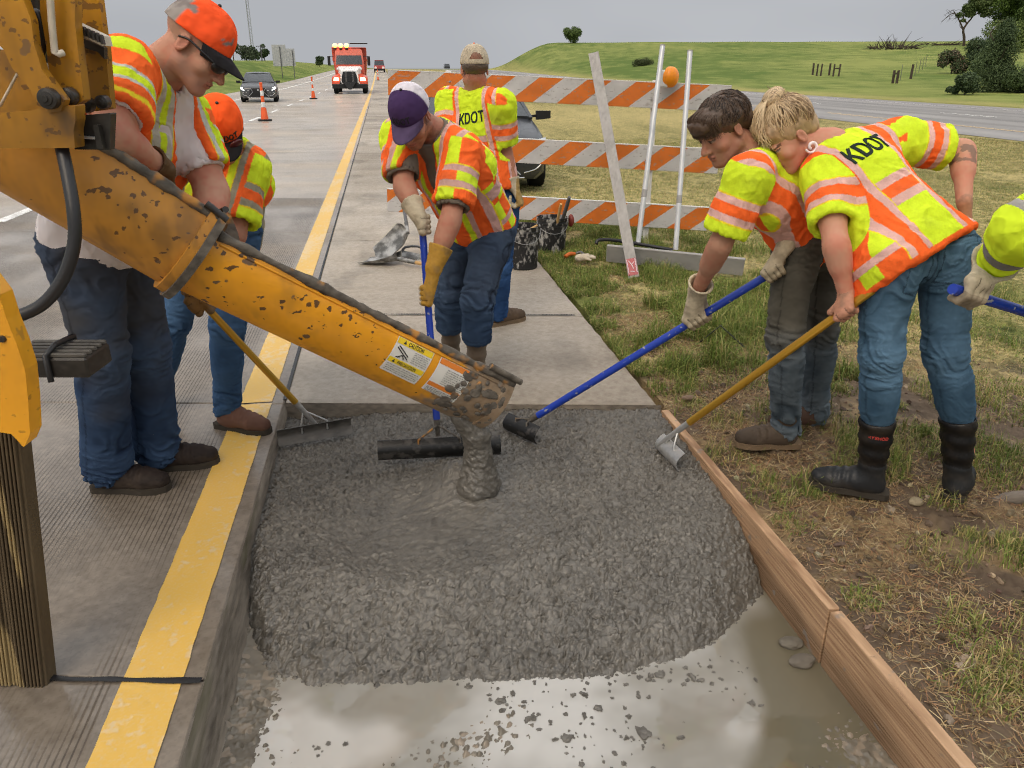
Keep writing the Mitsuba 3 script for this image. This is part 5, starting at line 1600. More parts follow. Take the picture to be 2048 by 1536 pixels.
def grip(key, W, El, Q, d, rr, b, col, col2=None, name='glove', gs=1.0, cuff=0.075, flare=1.25, mat='leather_mat', res=0.0038, label=None, cuffcol=None, thick=1.0, open_=0.0, e_hint=None):
    """a hand closed round a rod: W wrist, El elbow, Q the point of the rod in the palm, d rod direction (index-finger side), b from rod to the back of the hand"""
    d = nrm(d); b = nrm(np.asarray(b, float) - d * np.dot(b, d))
    e = np.cross(d, b)
    if np.dot(Q - W if e_hint is None else e_hint, e) < 0:
        e = -e
    fr = 0.0098 * gs * thick
    P = np.array([W, Q, W + nrm(El - W) * (cuff + 0.05)])
    F = Field(P.min(0) - 0.13, P.max(0) + 0.13, res)
    rk = rr + 0.020 * gs

    def A(phi, off, r):
        return Q + d * off + r * (b * math.cos(phi) + e * math.sin(phi))
    mcp, chains = [], []
    for i in range(4):
        off = (1.5 - i) * 0.0222 * gs
        long_ = [0.93, 1.0, 0.96, 0.82][i]
        k0 = A(math.radians(18), off, rk + 0.004)
        mcp.append(k0)
        ang = [18, 18 + 66 * (1 - open_), 18 + 66 * (1 - open_) + 72 * long_, 18 + 66 * (1 - open_) + 138 * long_]
        ch = [A(math.radians(a), off * (1 - 0.06 * j), (rk + 0.004 if j == 0 else rr + fr * (1.05 + 0.3 * (j == 1)))) for j, a in enumerate(ang)]
        chains.append(ch)
        rad = [fr * 1.18, fr * 1.08, fr * 1.0, fr * 0.9]
        for j in range(3):
            F.cone(ch[j], ch[j + 1], rad[j], rad[j + 1], 0.0015 * gs)
    wd = nrm(Q - W)
    for i in range(4):                    # palm: rays from wrist to the knuckles
        w0 = W + d * (1.5 - i) * 0.011 * gs + b * 0.004
        F.cone(w0, mcp[i], 0.019 * gs * thick, 0.0135 * gs * thick, 0.012 * gs)
    F.cone(W, (mcp[1] + mcp[2]) / 2, 0.024 * gs * thick, 0.016 * gs * thick, 0.015 * gs)
    # thumb leaves the side of the palm near its base
    base = W * 0.62 + (Q + b * rk) * 0.38 + d * 0.026 * gs
    t1 = Q + d * 0.050 * gs - e * (rr + 0.014 * gs) * 0.75 + b * (rr + 0.010 * gs) * 0.55
    t2 = Q + d * 0.052 * gs - e * (rr + 0.010 * gs) * 0.85 - b * (rr + 0.010 * gs) * 0.55
    t3 = Q + d * 0.040 * gs + e * 0.006 * gs - b * (rr + 0.012 * gs)
    F.cone(base, t1, 0.0165 * gs * thick, 0.0135 * gs * thick, 0.012 * gs); F.cone(t1, t2, 0.0128 * gs * thick, 0.0115 * gs * thick, 0.005 * gs); F.cone(t2, t3, 0.0115 * gs * thick, 0.0095 * gs * thick, 0.004 * gs)
    ce = W + nrm(El - W) * cuff
    if cuff > 0:
        F.cone(W, ce, 0.033 * gs, 0.040 * gs * flare, 0.02, flat=(False, True))
        F.cone(W + (ce - W) * 0.45, ce + (ce - W) * 0.3, 0.034 * gs, 0.037 * gs * flare, 0.003, op='sub')
    else:
        F.cone(W, W + nrm(El - W) * 0.04, 0.029 * gs, 0.028 * gs, 0.01)
    # the rod's own space
    m = F.mesh(1)
    v = np.asarray(m.vertices); n = vnorm(m)
    if name == 'glove':
        q = v * 28
        m.vertices = v + n * (0.0022 * (1 - 4 * np.abs(meshkit.fbm(q, 3, 5) - 0.5)))[:, None]
    c = np.tile(np.array(col, float), (len(v), 1))
    if col2 is not None:                  # palm side of another leather
        inner = ((v - Q) @ b < rk * 0.3) & (lines(v, W, Q)[0] < 0.2)
        c[inner] = col2
    if cuffcol is not None:
        t = (v - W) @ (ce - W) / ((ce - W) @ (ce - W))
        c[t > 0.72] = cuffcol
        c[t > 0.93] = np.array(cuffcol) * 1.15
    # dark lines painted between the fingers in place of contact shade
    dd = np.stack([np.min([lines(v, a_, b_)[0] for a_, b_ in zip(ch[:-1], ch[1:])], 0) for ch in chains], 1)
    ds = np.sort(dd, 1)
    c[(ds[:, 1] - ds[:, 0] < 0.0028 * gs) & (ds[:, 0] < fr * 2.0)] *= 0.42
    dirty = np.clip(2.2 * nz(v, 24, 9, 3), -0.2, 0.5)
    c = blend((c, np.tile([0.13, 0.105, 0.075], (len(v), 1))), np.clip(dirty, 0, 0.6)) * (1 + 0.25 * nz(v, 120, 6, 2))[:, None]
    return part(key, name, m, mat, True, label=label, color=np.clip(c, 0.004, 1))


def cap_mesh(S, hs=1.0, drop=0.0, wide=1.0):
    """crown and bill in the head frame; returned as two meshes with local coordinates"""
    R = head_R(S); c = S['head']
    nu, nv = 64, 22
    u = np.linspace(0, 2 * np.pi, nu, endpoint=False); w = np.linspace(0, 1, nv)
    U, W = np.meshgrid(u, w, indexing='ij')
    th = W * np.pi / 2
    rx_, ry_, rz_ = 0.0880 * wide, 0.1115, 0.113
    x = rx_ * np.sin(U) * np.cos(th) ** 0.82
    y = -0.014 + ry_ * np.cos(U) * np.cos(th) ** 0.82
    z = 0.030 - drop + rz_ * np.sin(th) + 0.010 * np.cos(U) * (1 - W)
    z = z + 0.006 * np.sin(3 * U + 1) * np.sin(th) * np.cos(th)
    loc = np.stack([x, y, z], -1)
    i, j = np.meshgrid(np.arange(nu), np.arange(nv - 1), indexing='ij')
    q = np.stack([i * nv + j, ((i + 1) % nu) * nv + j, ((i + 1) % nu) * nv + j + 1, i * nv + j + 1], -1).reshape(-1, 4)[:, ::-1]
    inner = loc * 0.965
    f1 = np.vstack([q[:, [0, 1, 2]], q[:, [0, 2, 3]]])
    n = nu * nv
    k = np.arange(nu)
    rim = np.stack([k * nv, ((k + 1) % nu) * nv, ((k + 1) % nu) * nv + n, k * nv + n], 1)
    f = np.vstack([f1, f1[:, ::-1] + n, rim[:, [0, 1, 2]], rim[:, [0, 2, 3]]])
    lv = np.vstack([loc.reshape(-1, 3), inner.reshape(-1, 3)])
    crown = trimesh.Trimesh(c + (lv * hs) @ R.T, f, process=False)
    s = np.linspace(-1, 1, 29); t = np.linspace(0, 1, 12)
    Sg, Tg = np.meshgrid(s, t, indexing='ij')
    a = Sg * 1.12
    ry0 = np.cos(a) * ry_ * 0.985 - 0.014
    x = rx_ * 0.99 * np.sin(a) * (1 - 0.10 * Tg)
    y = ry0 + Tg * 0.075 * np.cos(Sg * np.pi / 2 * 0.98) ** 0.55
    z = 0.038 - drop + 0.004 - Tg * 0.016 - 0.020 * (Sg ** 2) * (0.25 + 0.75 * Tg) - 0.006 * Tg ** 2
    b = np.stack([x, y, z], -1).reshape(-1, 3)
    b2 = b - np.array([0, 0, 0.0035])
    g = gridmesh(np.arange(len(s)), np.arange(len(t)), lambda A, B: A * 0)
    ns, nt_ = len(s), len(t); N = ns * nt_
    ring = np.concatenate([np.arange(ns) * nt_ + nt_ - 1])
    r0 = ring[:-1]; r1 = ring[1:]
    fe = np.concatenate([np.stack([r0, r1, r1 + N], 1), np.stack([r0, r1 + N, r0 + N], 1)])
    bill = trimesh.Trimesh(c + (np.vstack([b, b2]) * hs) @ R.T, np.vstack([g.faces, g.faces[:, ::-1] + N, fe]), process=False)
    return crown, lv, bill, np.vstack([b, b2]), f


def cap(key, S, colfn, billcol, hs=None, drop=0.0, label=None, opening=None, wide=1.0):
    hs = hs or S.get('hs', 1.0)
    crown, lv, bill, lb, f = cap_mesh(S, hs, drop, wide)
    if opening is not None:               # the gap above the strap at the back
        keep = ~opening(lv)[f].all(1)
        crown = trimesh.Trimesh(crown.vertices, f[keep], process=False)
    crown = crown.subdivide() if False else crown
    c = colfn(lv)
    p = np.asarray(crown.vertices)
    c = c * (1 + 0.25 * nz(p, 60, 3, 3))[:, None]
    ang = np.degrees(np.arctan2(lv[:, 0], lv[:, 1] + 0.014))
    k = part(key, 'cap', crown, 'cloth_mat', True, label=label, color=np.clip(c, 0.004, 0.95))
    cb = np.tile(np.array(billcol, float), (len(lb), 1)) * (1 + 0.3 * nz(np.asarray(bill.vertices), 50, 4, 3))[:, None]
    part(k, 'bill', bill, 'cloth_mat', True, color=np.clip(cb, 0.004, 0.95))
    part(k, 'button', mv(trimesh.creation.icosphere(2, 0.0065), S['head'] + head_R(S) @ np.array([0, -0.014, 0.144 - drop]) * hs), 'black_plastic_mat' if np.mean(billcol) < 0.1 else 'cloth_button_mat', True)
    return k


scene['cloth_button_mat'] = pr((0.75, 0.12, 0.03), 0.8, 0.2)


def on_head(S, pts, hs=None):
    hs = hs or S.get('hs', 1.0)
    return S['head'] + (np.asarray(pts, float) * hs) @ head_R(S).T


def head_text(parent, S, txt, h, yaw, z, mat, depth=0.0015, hs=None, wide=1.0, tilt=0.0):
    """flat stitching on the cap's front panel"""
    hs = hs or S.get('hs', 1.0)
    tm = meshkit.text_mesh(txt, h, depth, True)
    v = np.asarray(tm.vertices)
    tm = trimesh.Trimesh(v, tm.faces).subdivide_to_size(0.006)
    v = np.asarray(tm.vertices)
    w = v[:, 0].max()
    a = yaw + (v[:, 0] - w / 2) / 0.10
    zz = z + v[:, 1]
    sn = np.clip((zz - 0.030) / 0.113, 0, 0.999)
    ct = np.sqrt(1 - sn ** 2) ** 0.82
    r = 1.030 + v[:, 2] / 0.1
    # letters read left to right seen from the front, so they run toward the wearer's left
    loc = np.stack([-np.sin(a) * 0.0880 * ct * r, -0.014 + np.cos(a) * 0.1115 * ct * r, zz], 1)
    part(parent, 'lettering', trimesh.Trimesh(on_head(S, loc, hs), tm.faces, process=False), mat, False)


def person(label, group='road crew'):
    return tag(new('person'), label, 'person', group)


# ---- the big man steadying the chute
S1 = dict(pelvis=V(-1.059, 3.024, 1.066), hipR=V(-1.08, 2.926, 1.032), hipL=V(-1.013, 3.118, 0.989), kneeR=V(-1.092, 2.928, 0.644), kneeL=V(-0.999, 3.116, 0.593),
          ankR=V(-1.208, 3.048, 0.124), ankL=V(-1.054, 3.206, 0.107), neck=V(-0.722, 2.869, 1.615), shR=V(-0.775, 2.716, 1.627), shL=V(-0.701, 3.008, 1.487),
          elR=V(-0.788, 2.516, 1.448), wrR=V(-0.721, 2.728, 1.329), elL=V(-0.612, 2.913, 1.23), wrL=V(-0.605, 2.75, 1.106), head=V(-0.578, 2.826, 1.697))
S1.update(face=nrm(V(0.72, -0.15, -0.66)), crown=nrm(V(0.65, 0.0, 0.74)), bulk=1.14, fat=1.26, hs=1.02, neckt=1.22, belly=0.05, hipw=1.30, seat=1.05, slv=1.06,
          skin=(0.47, 0.25, 0.17), flush=(0.46, 0.17, 0.115), beard=(0.33, 0.25, 0.21), beard_a=0.55, buzz=(0.30, 0.20, 0.14), brow=(0.20, 0.12, 0.07), tail=0.131, hem=0.076, wr=1.2, open_c=-0.045)
p1 = person('big man in orange cap and sunglasses leaning over the yellow chute')
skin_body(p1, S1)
jeans(p1, S1, (0.014, 0.026, 0.058), (0.052, 0.095, 0.18), (0.060, 0.055, 0.048), 0.75, 1.22, cuff=0.05)
shirt(p1, S1, (0.66, 0.61, 0.61), 0.67, fat=1.04, sleeve=0.75)
vest(p1, S1, 'strap', 0.52, np.array([0.50, 0.50, 0.42]), 0.060, label='open orange vest with silver and lime straps', sleeve=0.72)
boot(p1, S1['ankR'], V(-1.01, 3.014, 0), (0.020, 0.013, 0.011), 'dark', 0.06, size=1.06, zg=0.0, shaft_r=0.062, lean=S1['kneeR'] - S1['ankR'])
boot(p1, S1['ankL'], V(-0.832, 3.224, 0), (0.020, 0.013, 0.011), 'dark', 0.06, size=1.06, zg=0.0, shaft_r=0.062, lean=S1['kneeL'] - S1['ankL'])


def c1(l):
    c = np.tile([0.92, 0.10, 0.025], (len(l), 1))
    x, y, z = l.T
    c[(y < -0.06)] = [0.30, 0.27, 0.25]
    grey = (np.abs(x) > 0.02) & (meshkit.fbm(l * 22, 3, 4) > 0.60) & (z < 0.10)
    c[grey] = [0.22, 0.19, 0.18]
    return c


k = cap(p1, S1, c1, (0.022, 0.021, 0.024), label='orange cap with grey back and black bill')
g = []
for s in (-1, 1):
    lens = trimesh.creation.icosphere(3, 1.0)
    lv = np.asarray(lens.vertices) * [0.031, 0.012, 0.020]
    part(p1, 'sunglasses_lens', trimesh.Trimesh(on_head(S1, lv @ rz(s * -0.35).T + [s * 0.035, 0.098, 0.0]), lens.faces, process=False), 'black_plastic_mat', True)
    g.append(tube(on_head(S1, smooth_path([(s * 0.062, 0.088, 0.006), (s * 0.078, 0.05, 0.010), (s * 0.084, 0.0, 0.012), (s * 0.080, -0.03, 0.0)], 6)), 0.0034, 6))
g.append(tube(on_head(S1, [(-0.012, 0.112, 0.006), (0, 0.116, 0.008), (0.012, 0.112, 0.006)]), 0.0035, 6))
part(p1, 'sunglasses_frame', cat_(g), 'black_plastic_mat', True)

# ---- man behind him, bent over his rake
S2 = dict(pelvis=V(-0.781, 3.831, 0.934), hipR=V(-0.854, 3.731, 0.92), hipL=V(-0.684, 3.653, 0.93), kneeR=V(-1.051, 3.762, 0.509), kneeL=V(-0.762, 3.544, 0.539),
          ankR=V(-1.244, 3.864, 0.058), ankL=V(-0.829, 3.595, 0.105), neck=V(-0.659, 3.487, 1.333), shR=V(-0.795, 3.509, 1.293), shL=V(-0.583, 3.495, 1.244),
          elR=V(-0.823, 3.392, 1.069), wrR=V(-0.856, 3.255, 0.912), elL=V(-0.636, 3.342, 0.99), wrL=V(-0.795, 3.306, 0.781), head=V(-0.638, 3.383, 1.407))
S2.update(face=nrm(V(0.22, -0.62, -0.75)), crown=nrm(V(0.1, -0.72, 0.7)), bulk=0.98, hs=0.98, skin=(0.40, 0.20, 0.135), brow=(0.05, 0.03, 0.02), hem=0.060)
p2 = person('man in orange cap bent over a gold-handled rake behind the big man')
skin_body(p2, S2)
jeans(p2, S2, (0.022, 0.052, 0.115), (0.072, 0.145, 0.27), cuff=0.03)
vest(p2, S2, 'crew', 0.60, np.array([0.30, 0.28, 0.20]))
boot(p2, S2['ankR'], V(-1.229, 3.804, 0), (0.09, 0.05, 0.035), 'dark', 0.10, zg=0.0, lean=S2['kneeR'] - S2['ankR'])
boot(p2, S2['ankL'], V(-0.785, 3.572, 0), (0.13, 0.062, 0.042), 'dark', 0.10, zg=0.0, lean=S2['kneeL'] - S2['ankL'])
k = cap(p2, S2, lambda l: np.tile([0.93, 0.11, 0.02], (len(l), 1)), (0.02, 0.02, 0.021), label='orange cap with black bill and sunglasses on it')
head_text(k, S2, 'KDOT', 0.024, 0.15, 0.052, 'lettering_mat')
for s in (-1, 1):
    lens = trimesh.creation.icosphere(3, 1.0)
    lv = np.asarray(lens.vertices) * [0.030, 0.010, 0.019]
    part(k, 'sunglasses_lens', trimesh.Trimesh(on_head(S2, lv @ rz(s * -0.4).T + [s * 0.036, 0.104, 0.036]), lens.faces, process=False), 'red_lens_mat', True)
scene['red_lens_mat'] = pr((0.07, 0.006, 0.008), 0.12, 0.6)

# ---- man in the purple cap
S3 = dict(pelvis=V(0.483, 4.075, 0.858), hipR=V(0.372, 4.153, 0.812), hipL=V(0.532, 3.986, 0.826), kneeR=V(0.299, 4.084, 0.485), kneeL=V(0.433, 3.86, 0.514),
          ankR=V(0.313, 4.183, 0.114), ankL=V(0.425, 3.922, 0.114), neck=V(0.235, 3.79, 1.361), shR=V(0.077, 3.856, 1.329), shL=V(0.349, 3.691, 1.27),
          elR=V(0.08, 3.693, 1.126), wrR=V(0.128, 3.574, 1.023), elL=V(0.282, 3.54, 0.995), wrL=V(0.192, 3.473, 0.789), head=V(0.127, 3.666, 1.435))
S3.update(face=nrm(V(-0.30, -0.62, -0.72)), crown=nrm(V(-0.30, -0.62, 0.7)), bulk=1.08, fat=1.05, hs=1.02, skin=(0.40, 0.20, 0.135), flush=(0.40, 0.15, 0.10), beard=(0.10, 0.06, 0.04), beard_a=0.6,
          brow=(0.05, 0.03, 0.02), buzz=(0.06, 0.04, 0.03), hem=0.066, wr=1.2, slv=1.02, open_c=0.0, vres=0.008, checker=1)
p3 = person('man in purple and white cap holding a blue rake handle behind the chute')
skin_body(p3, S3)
jeans(p3, S3, (0.020, 0.038, 0.078), (0.068, 0.115, 0.20), (0.06, 0.055, 0.045), 0.3, 1.10, cuff=-0.17)
shirt(p3, S3, (0.16, 0.135, 0.11), 0.66, name='undershirt', sleeve=0.84, fat=1.05)
vest(p3, S3, 'crew', 0.62, PINKISH * 0.9, 0.045, sleeve=0.78)
boot(p3, S3['ankR'], V(0.261, 3.936, 0), (0.115, 0.085, 0.06), 'tan', 0.25, mat='rubber_boot_mat', shaft_r=0.060, zg=0.0, lean=S3['kneeR'] - S3['ankR'])
boot(p3, S3['ankL'], V(0.36, 3.645, -0), (0.125, 0.092, 0.065), 'tan', 0.25, mat='rubber_boot_mat', shaft_r=0.060, zg=0.0, lean=S3['kneeL'] - S3['ankL'])
k = cap(p3, S3, lambda l: np.where((l[:, 1:2] < -0.015 + 0.0 * l[:, 2:3]), np.array([[0.60, 0.57, 0.62]]), np.array([[0.055, 0.030, 0.095]])), (0.085, 0.060, 0.125), label='cap with purple front and white mesh back')
scene['cap_badge_mat'] = pr((0.024, 0.022, 0.028), 0.8, 0.2)
head_text(k, S3, 'KDOT', 0.026, 0.0, 0.058, 'cap_badge_mat')

# ---- man with his back turned
S4 = dict(pelvis=V(0.671, 5.007, 0.847), hipR=V(0.744, 4.995, 0.799), hipL=V(0.571, 4.992, 0.804), kneeR=V(0.712, 4.97, 0.427), kneeL=V(0.56, 4.954, 0.436),
          ankR=V(0.699, 5.013, 0.076), ankL=V(0.528, 5.03, 0.072), neck=V(0.574, 5.053, 1.504), shR=V(0.711, 4.879, 1.429), shL=V(0.427, 5.167, 1.434),
          elR=V(0.741, 4.965, 1.16), wrR=V(0.794, 4.916, 0.945), elL=V(0.374, 5.004, 1.162), wrL=V(0.36, 4.905, 0.962), head=V(0.569, 5.013, 1.63))
S4.update(face=nrm(V(0.0, 0.97, -0.1)), bulk=0.95, slv=0.95, skin=(0.42, 0.22, 0.15), buzz=(0.10, 0.07, 0.05), hem=0.062, hs=1.0, vres=0.010)
p4 = person('man in tan cap seen from behind in front of the striped barricade')
skin_body(p4, S4)
jeans(p4, S4, (0.013, 0.036, 0.105), (0.042, 0.10, 0.24), cuff=0.03)
vest(p4, S4, 'crew', 0.60, PINKISH, letters=('KDOT', 0.062, 0.0, 0.70))
boot(p4, S4['ankR'], V(0.823, 5.075, 0), (0.10, 0.065, 0.04), 'tan', 0.08, zg=0.0, lean=S4['kneeR'] - S4['ankR'])
boot(p4, S4['ankL'], V(0.591, 5.135, 0), (0.10, 0.065, 0.04), 'tan', 0.08, zg=0.0, lean=S4['kneeL'] - S4['ankL'])
k = cap(p4, S4, lambda l: np.tile([0.42, 0.36, 0.27], (len(l), 1)), (0.40, 0.34, 0.25), label='tan cap worn with the bill forward', drop=0.004,
        opening=lambda l: (l[:, 1] < -0.05) & (np.hypot(l[:, 0], (l[:, 2] - 0.036) * 0.9) < 0.043) & (l[:, 2] > 0.036))
hk = Field(S4['head'] - 0.16, S4['head'] + 0.16, 0.006)
HR = head_R(S4)
hk.ell(S4['head'] + HR @ [0, -0.045, 0.012], HR, (0.081, 0.076, 0.055), 0.01)
m = hk.mesh(1); v = np.asarray(m.vertices); m.vertices = v + vnorm(m) * (0.007 * nz(v, 60, 3, 3))[:, None]
part(p4, 'hair', m, 'hair_mat', True, color=np.tile([0.085, 0.06, 0.045], (len(v), 1)) * (1 + 0.7 * nz(v, 150, 3, 2))[:, None])

# ---- young man with brown hair
S5 = dict(pelvis=V(1.827, 3.111, 0.914), hipR=V(1.934, 3.175, 0.863), hipL=V(1.697, 3.01, 0.897), kneeR=V(1.948, 3.132, 0.508), kneeL=V(1.654, 2.916, 0.567),
          ankR=V(2.006, 3.164, 0.07), ankL=V(1.759, 2.98, 0.106), neck=V(1.418, 2.954, 1.326), shR=V(1.629, 3.102, 1.259), shL=V(1.364, 2.82, 1.254),
          elR=V(1.753, 3.123, 1.023), wrR=V(1.616, 2.942, 0.957), elL=V(1.279, 2.834, 0.991), wrL=V(1.282, 3.016, 0.76), head=V(1.296, 2.953, 1.416))
S5.update(face=nrm(V(-0.86, -0.22, -0.55)), crown=nrm(V(-0.52, -0.05, 0.85)), bulk=0.90, fat=0.98, hs=0.98, skin=(0.40, 0.215, 0.145), flush=(0.40, 0.17, 0.11), hem=0.060, seat=0.94, wr=1.35, slv=0.93, vres=0.008, beard=(0.12, 0.07, 0.05), beard_a=0.25)
p5 = person('bare-headed young man with brown hair pulling a blue-handled rake')
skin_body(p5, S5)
jeans(p5, S5, (0.048, 0.046, 0.038), (0.108, 0.104, 0.088), cuff=0.045, w=0.98, lowcol=((0.040, 0.056, 0.072), (0.175, 0.215, 0.25)))
vest(p5, S5, 'crew', 0.58, PINKISH)
boot(p5, S5['ankL'], V(1.567, 3.016, 0), (0.075, 0.055, 0.04), 'tan', 0.07, zg=0.0, lean=S5['kneeL'] - S5['ankL'])
boot(p5, S5['ankR'], V(1.944, 3.166, 0), (0.095, 0.055, 0.04), 'tan', 0.09, zg=0.0, lean=S5['kneeR'] - S5['ankR'])

# ---- woman with blonde hair
S6 = dict(pelvis=V(1.92, 2.55, 1.01), hipR=V(2.054, 2.548, 0.968), hipL=V(1.787, 2.51, 0.968), kneeR=V(2.078, 2.484, 0.632), kneeL=V(1.798, 2.468, 0.644),
          ankR=V(2.235, 2.438, 0.201), ankL=V(1.895, 2.513, 0.191), neck=V(1.691, 2.849, 1.36), shR=V(2.005, 2.88, 1.364), shL=V(1.645, 2.766, 1.248),
          elR=V(2.255, 2.84, 1.33), wrR=V(2.174, 2.671, 1.158), elL=V(1.59, 2.541, 1.042), wrL=V(1.643, 2.513, 0.865), head=V(1.545, 2.893, 1.391))
S6.update(face=nrm(V(-0.74, 0.0, -0.67)), crown=nrm(V(-0.5, 0.1, 0.86)), bulk=0.86, fat=0.98, hs=0.96, fem=True, skin=(0.52, 0.27, 0.185), flush=(0.52, 0.21, 0.14), hem=0.058, seat=1.02, skirt=1, pockets=1, hipw=1.40, wr=1.0, slv=0.92, vres=0.0075, jres=0.0075, vsub=True)
p6 = person('blonde woman in safety vest and black rubber boots seen from behind')


def tattoo(v, col):
    t = lines(v, S6['elR'], S6['wrR'])
    m = (np.linalg.norm(v - (S6['elR'] * 0.82 + S6['wrR'] * 0.18), axis=1) < 0.062) & (meshkit.fbm(v * 40, 2, 4) > 0.46) & ((v - S6['elR']) @ nrm(V(-1, -1, 0)) > 0.018)
    col[m] = col[m] * 0.35 + np.array([0.09, 0.085, 0.07]) * 0.65


S6['marks'] = [tattoo]
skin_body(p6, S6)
jeans(p6, S6, (0.030, 0.068, 0.115), (0.105, 0.195, 0.295), cuff=-0.15, w=1.0)
vest(p6, S6, 'crew', 0.56, PINKISH, flare=1.20, label='lime and orange vest with black letters on its back', letters=('KDOT', 0.070, 0.0, 0.74), sleeve=0.70)
BT = dict(mat='rubber_boot_mat', shaft_r=0.068, zg=0.0, two=(0.004, 0.004, 0.005))
boot(p6, S6['ankL'], V(1.764, 2.597, 0), (0.016, 0.018, 0.021), 'dark', 0.165, **BT, lean=S6['kneeL'] - S6['ankL'])
boot(p6, S6['ankR'], V(2.471, 2.673, 0), (0.016, 0.018, 0.021), 'dark', 0.165, **BT, lean=S6['kneeR'] - S6['ankR'])

bk_ = [k for k in scene if k.startswith(p6 + '__boot') and k.count('__') == 1][0]
for txt, hh, zz, mt in (('DRYSHOD', 0.013, 0.285, 'boot_red_mat'), ('DRYSHOD', 0.006, 0.268, 'decal_grey_ink_mat')):
    tm = meshkit.text_mesh(txt, hh, 0.001, True); v = np.asarray(tm.vertices); w = v[:, 0].max()
    a = (v[:, 0] - w / 2) / 0.068 - 0.45
    ld_ = nrm(S6['kneeL'] - S6['ankL']); cx = S6['ankL'] + ld_ * (zz - S6['ankL'][2]) / ld_[2]
    r = 0.0695 + v[:, 2]
    g = np.stack([cx[0] + (np.sin(a) * HR_[0] - np.cos(a) * HF[0]) * r, cx[1] + (np.sin(a) * HR_[1] - np.cos(a) * HF[1]) * r, zz + v[:, 1]], 1)
    part(bk_, 'lettering', trimesh.Trimesh(g, tm.faces, process=False), mt, False)
scene['boot_red_mat'] = pr((0.45, 0.05, 0.04), 0.6, 0.3)

# ---- worker at the right edge of the picture, only an arm in view
S7 = dict(pelvis=V(2.636, 2.162, 0.825), hipR=V(2.817, 2.234, 0.775), hipL=V(2.472, 2.087, 0.839), kneeR=V(2.892, 2.172, 0.399), kneeL=V(2.545, 2.025, 0.456),
          ankR=V(3.037, 2.199, 0.104), ankL=V(2.689, 2.052, 0.135), neck=V(2.19, 2.162, 1.398), shR=V(2.423, 2.307, 1.325), shL=V(2.067, 2.06, 1.286),
          elR=V(2.356, 2.257, 1.059), wrR=V(2.218, 2.127, 0.926), elL=V(1.925, 2.083, 1.17), wrL=V(1.973, 2.247, 1.01), head=V(2.079, 2.149, 1.488))
S7.update(face=nrm(V(-0.85, 0.1, -0.5)), bulk=1.0, skin=(0.42, 0.22, 0.15), buzz=(0.09, 0.06, 0.04), vres=0.011, jres=0.011, hres=0.007)
p7 = person('worker at the right edge with only a lime-sleeved arm and glove in view')
skin_body(p7, S7)
jeans(p7, S7, (0.03, 0.06, 0.12), (0.07, 0.13, 0.22), cuff=0.03)
vest(p7, dict(S7, vsub=False), 'lime', 0.60, SILVER, name='jacket')
F = Field(np.minimum(S7['shL'], S7['wrL']) - 0.16, np.maximum(S7['shL'], S7['wrL']) + 0.16, 0.006)
wr_ = S7['wrL'] * 0.86 + S7['elL'] * 0.14
F.cone(S7['shL'], S7['elL'], 0.098, 0.086, 0.03); F.cone(S7['elL'], wr_, 0.086, 0.048, 0.03, flat=(False, True))
m = F.mesh(1); v = np.asarray(m.vertices)
t = lines(v, S7['shL'], S7['elL'])[1] + lines(v, S7['elL'], wr_)[1]
q = v * 11 + 2
m.vertices = v + vnorm(m) * (0.010 * (1 - 4 * np.abs(meshkit.fbm(q, 2, 5) - 0.5)) + 0.004 * np.sin(t * 40) * (t > 1.2))[:, None]
m = m.subdivide(); v = np.asarray(m.vertices)
t = lines(v, S7['shL'], S7['elL'])[1] + lines(v, S7['elL'], wr_)[1]
c = bands(t, [0.78, 0.98, 1.40, 1.64], [LIME, SILVER * 0.75, LIME, SILVER * 0.55, LIME]) * (1 + 0.25 * nz(v, 12, 3, 3))[:, None]
part(p7, 'sleeve', m, 'cloth_mat', True, color=np.clip(c, 0, 0.9))


# ---------------------------------------------------------------- rakes and the gloved hands on them
scene['blue_handle_mat'] = pr(proc(lambda p, n, uv: mix((0.012, 0.045, 0.36), (0.30, 0.32, 0.36), smoothstep(0.70, 0.78, fbm(p.x * 45, p.y * 45, p.z * 45, 3)))), 0.30, 0.5)
scene['gold_handle_mat'] = pr((0.62, 0.36, 0.05), 0.24, 0.5, metallic=0.75)
scene['aluminium_mat'] = pr(proc(lambda p, n, uv: mix((0.38, 0.38, 0.37), (0.66, 0.66, 0.65), fbm(p.x * 50, p.y * 50, p.z * 50, 3))), 0.32, 0.5, metallic=0.7)
scene['dull_blade_mat'] = pr(proc(lambda p, n, uv: mix((0.028, 0.026, 0.024), (0.13, 0.12, 0.105), fbm(p.x * 28, p.y * 28, p.z * 28, 4))), 0.45, 0.5, lambda p, n, uv: mi.Float(0.002 * fbm(p.x * 60, p.y * 60, p.z * 60, 3)))
scene['black_blade_mat'] = pr(proc(lambda p, n, uv: mix((0.010, 0.010, 0.010), (0.06, 0.055, 0.05), smoothstep(0.5, 0.75, fbm(p.x * 30, p.y * 30, p.z * 30, 4)))), 0.4, 0.5)


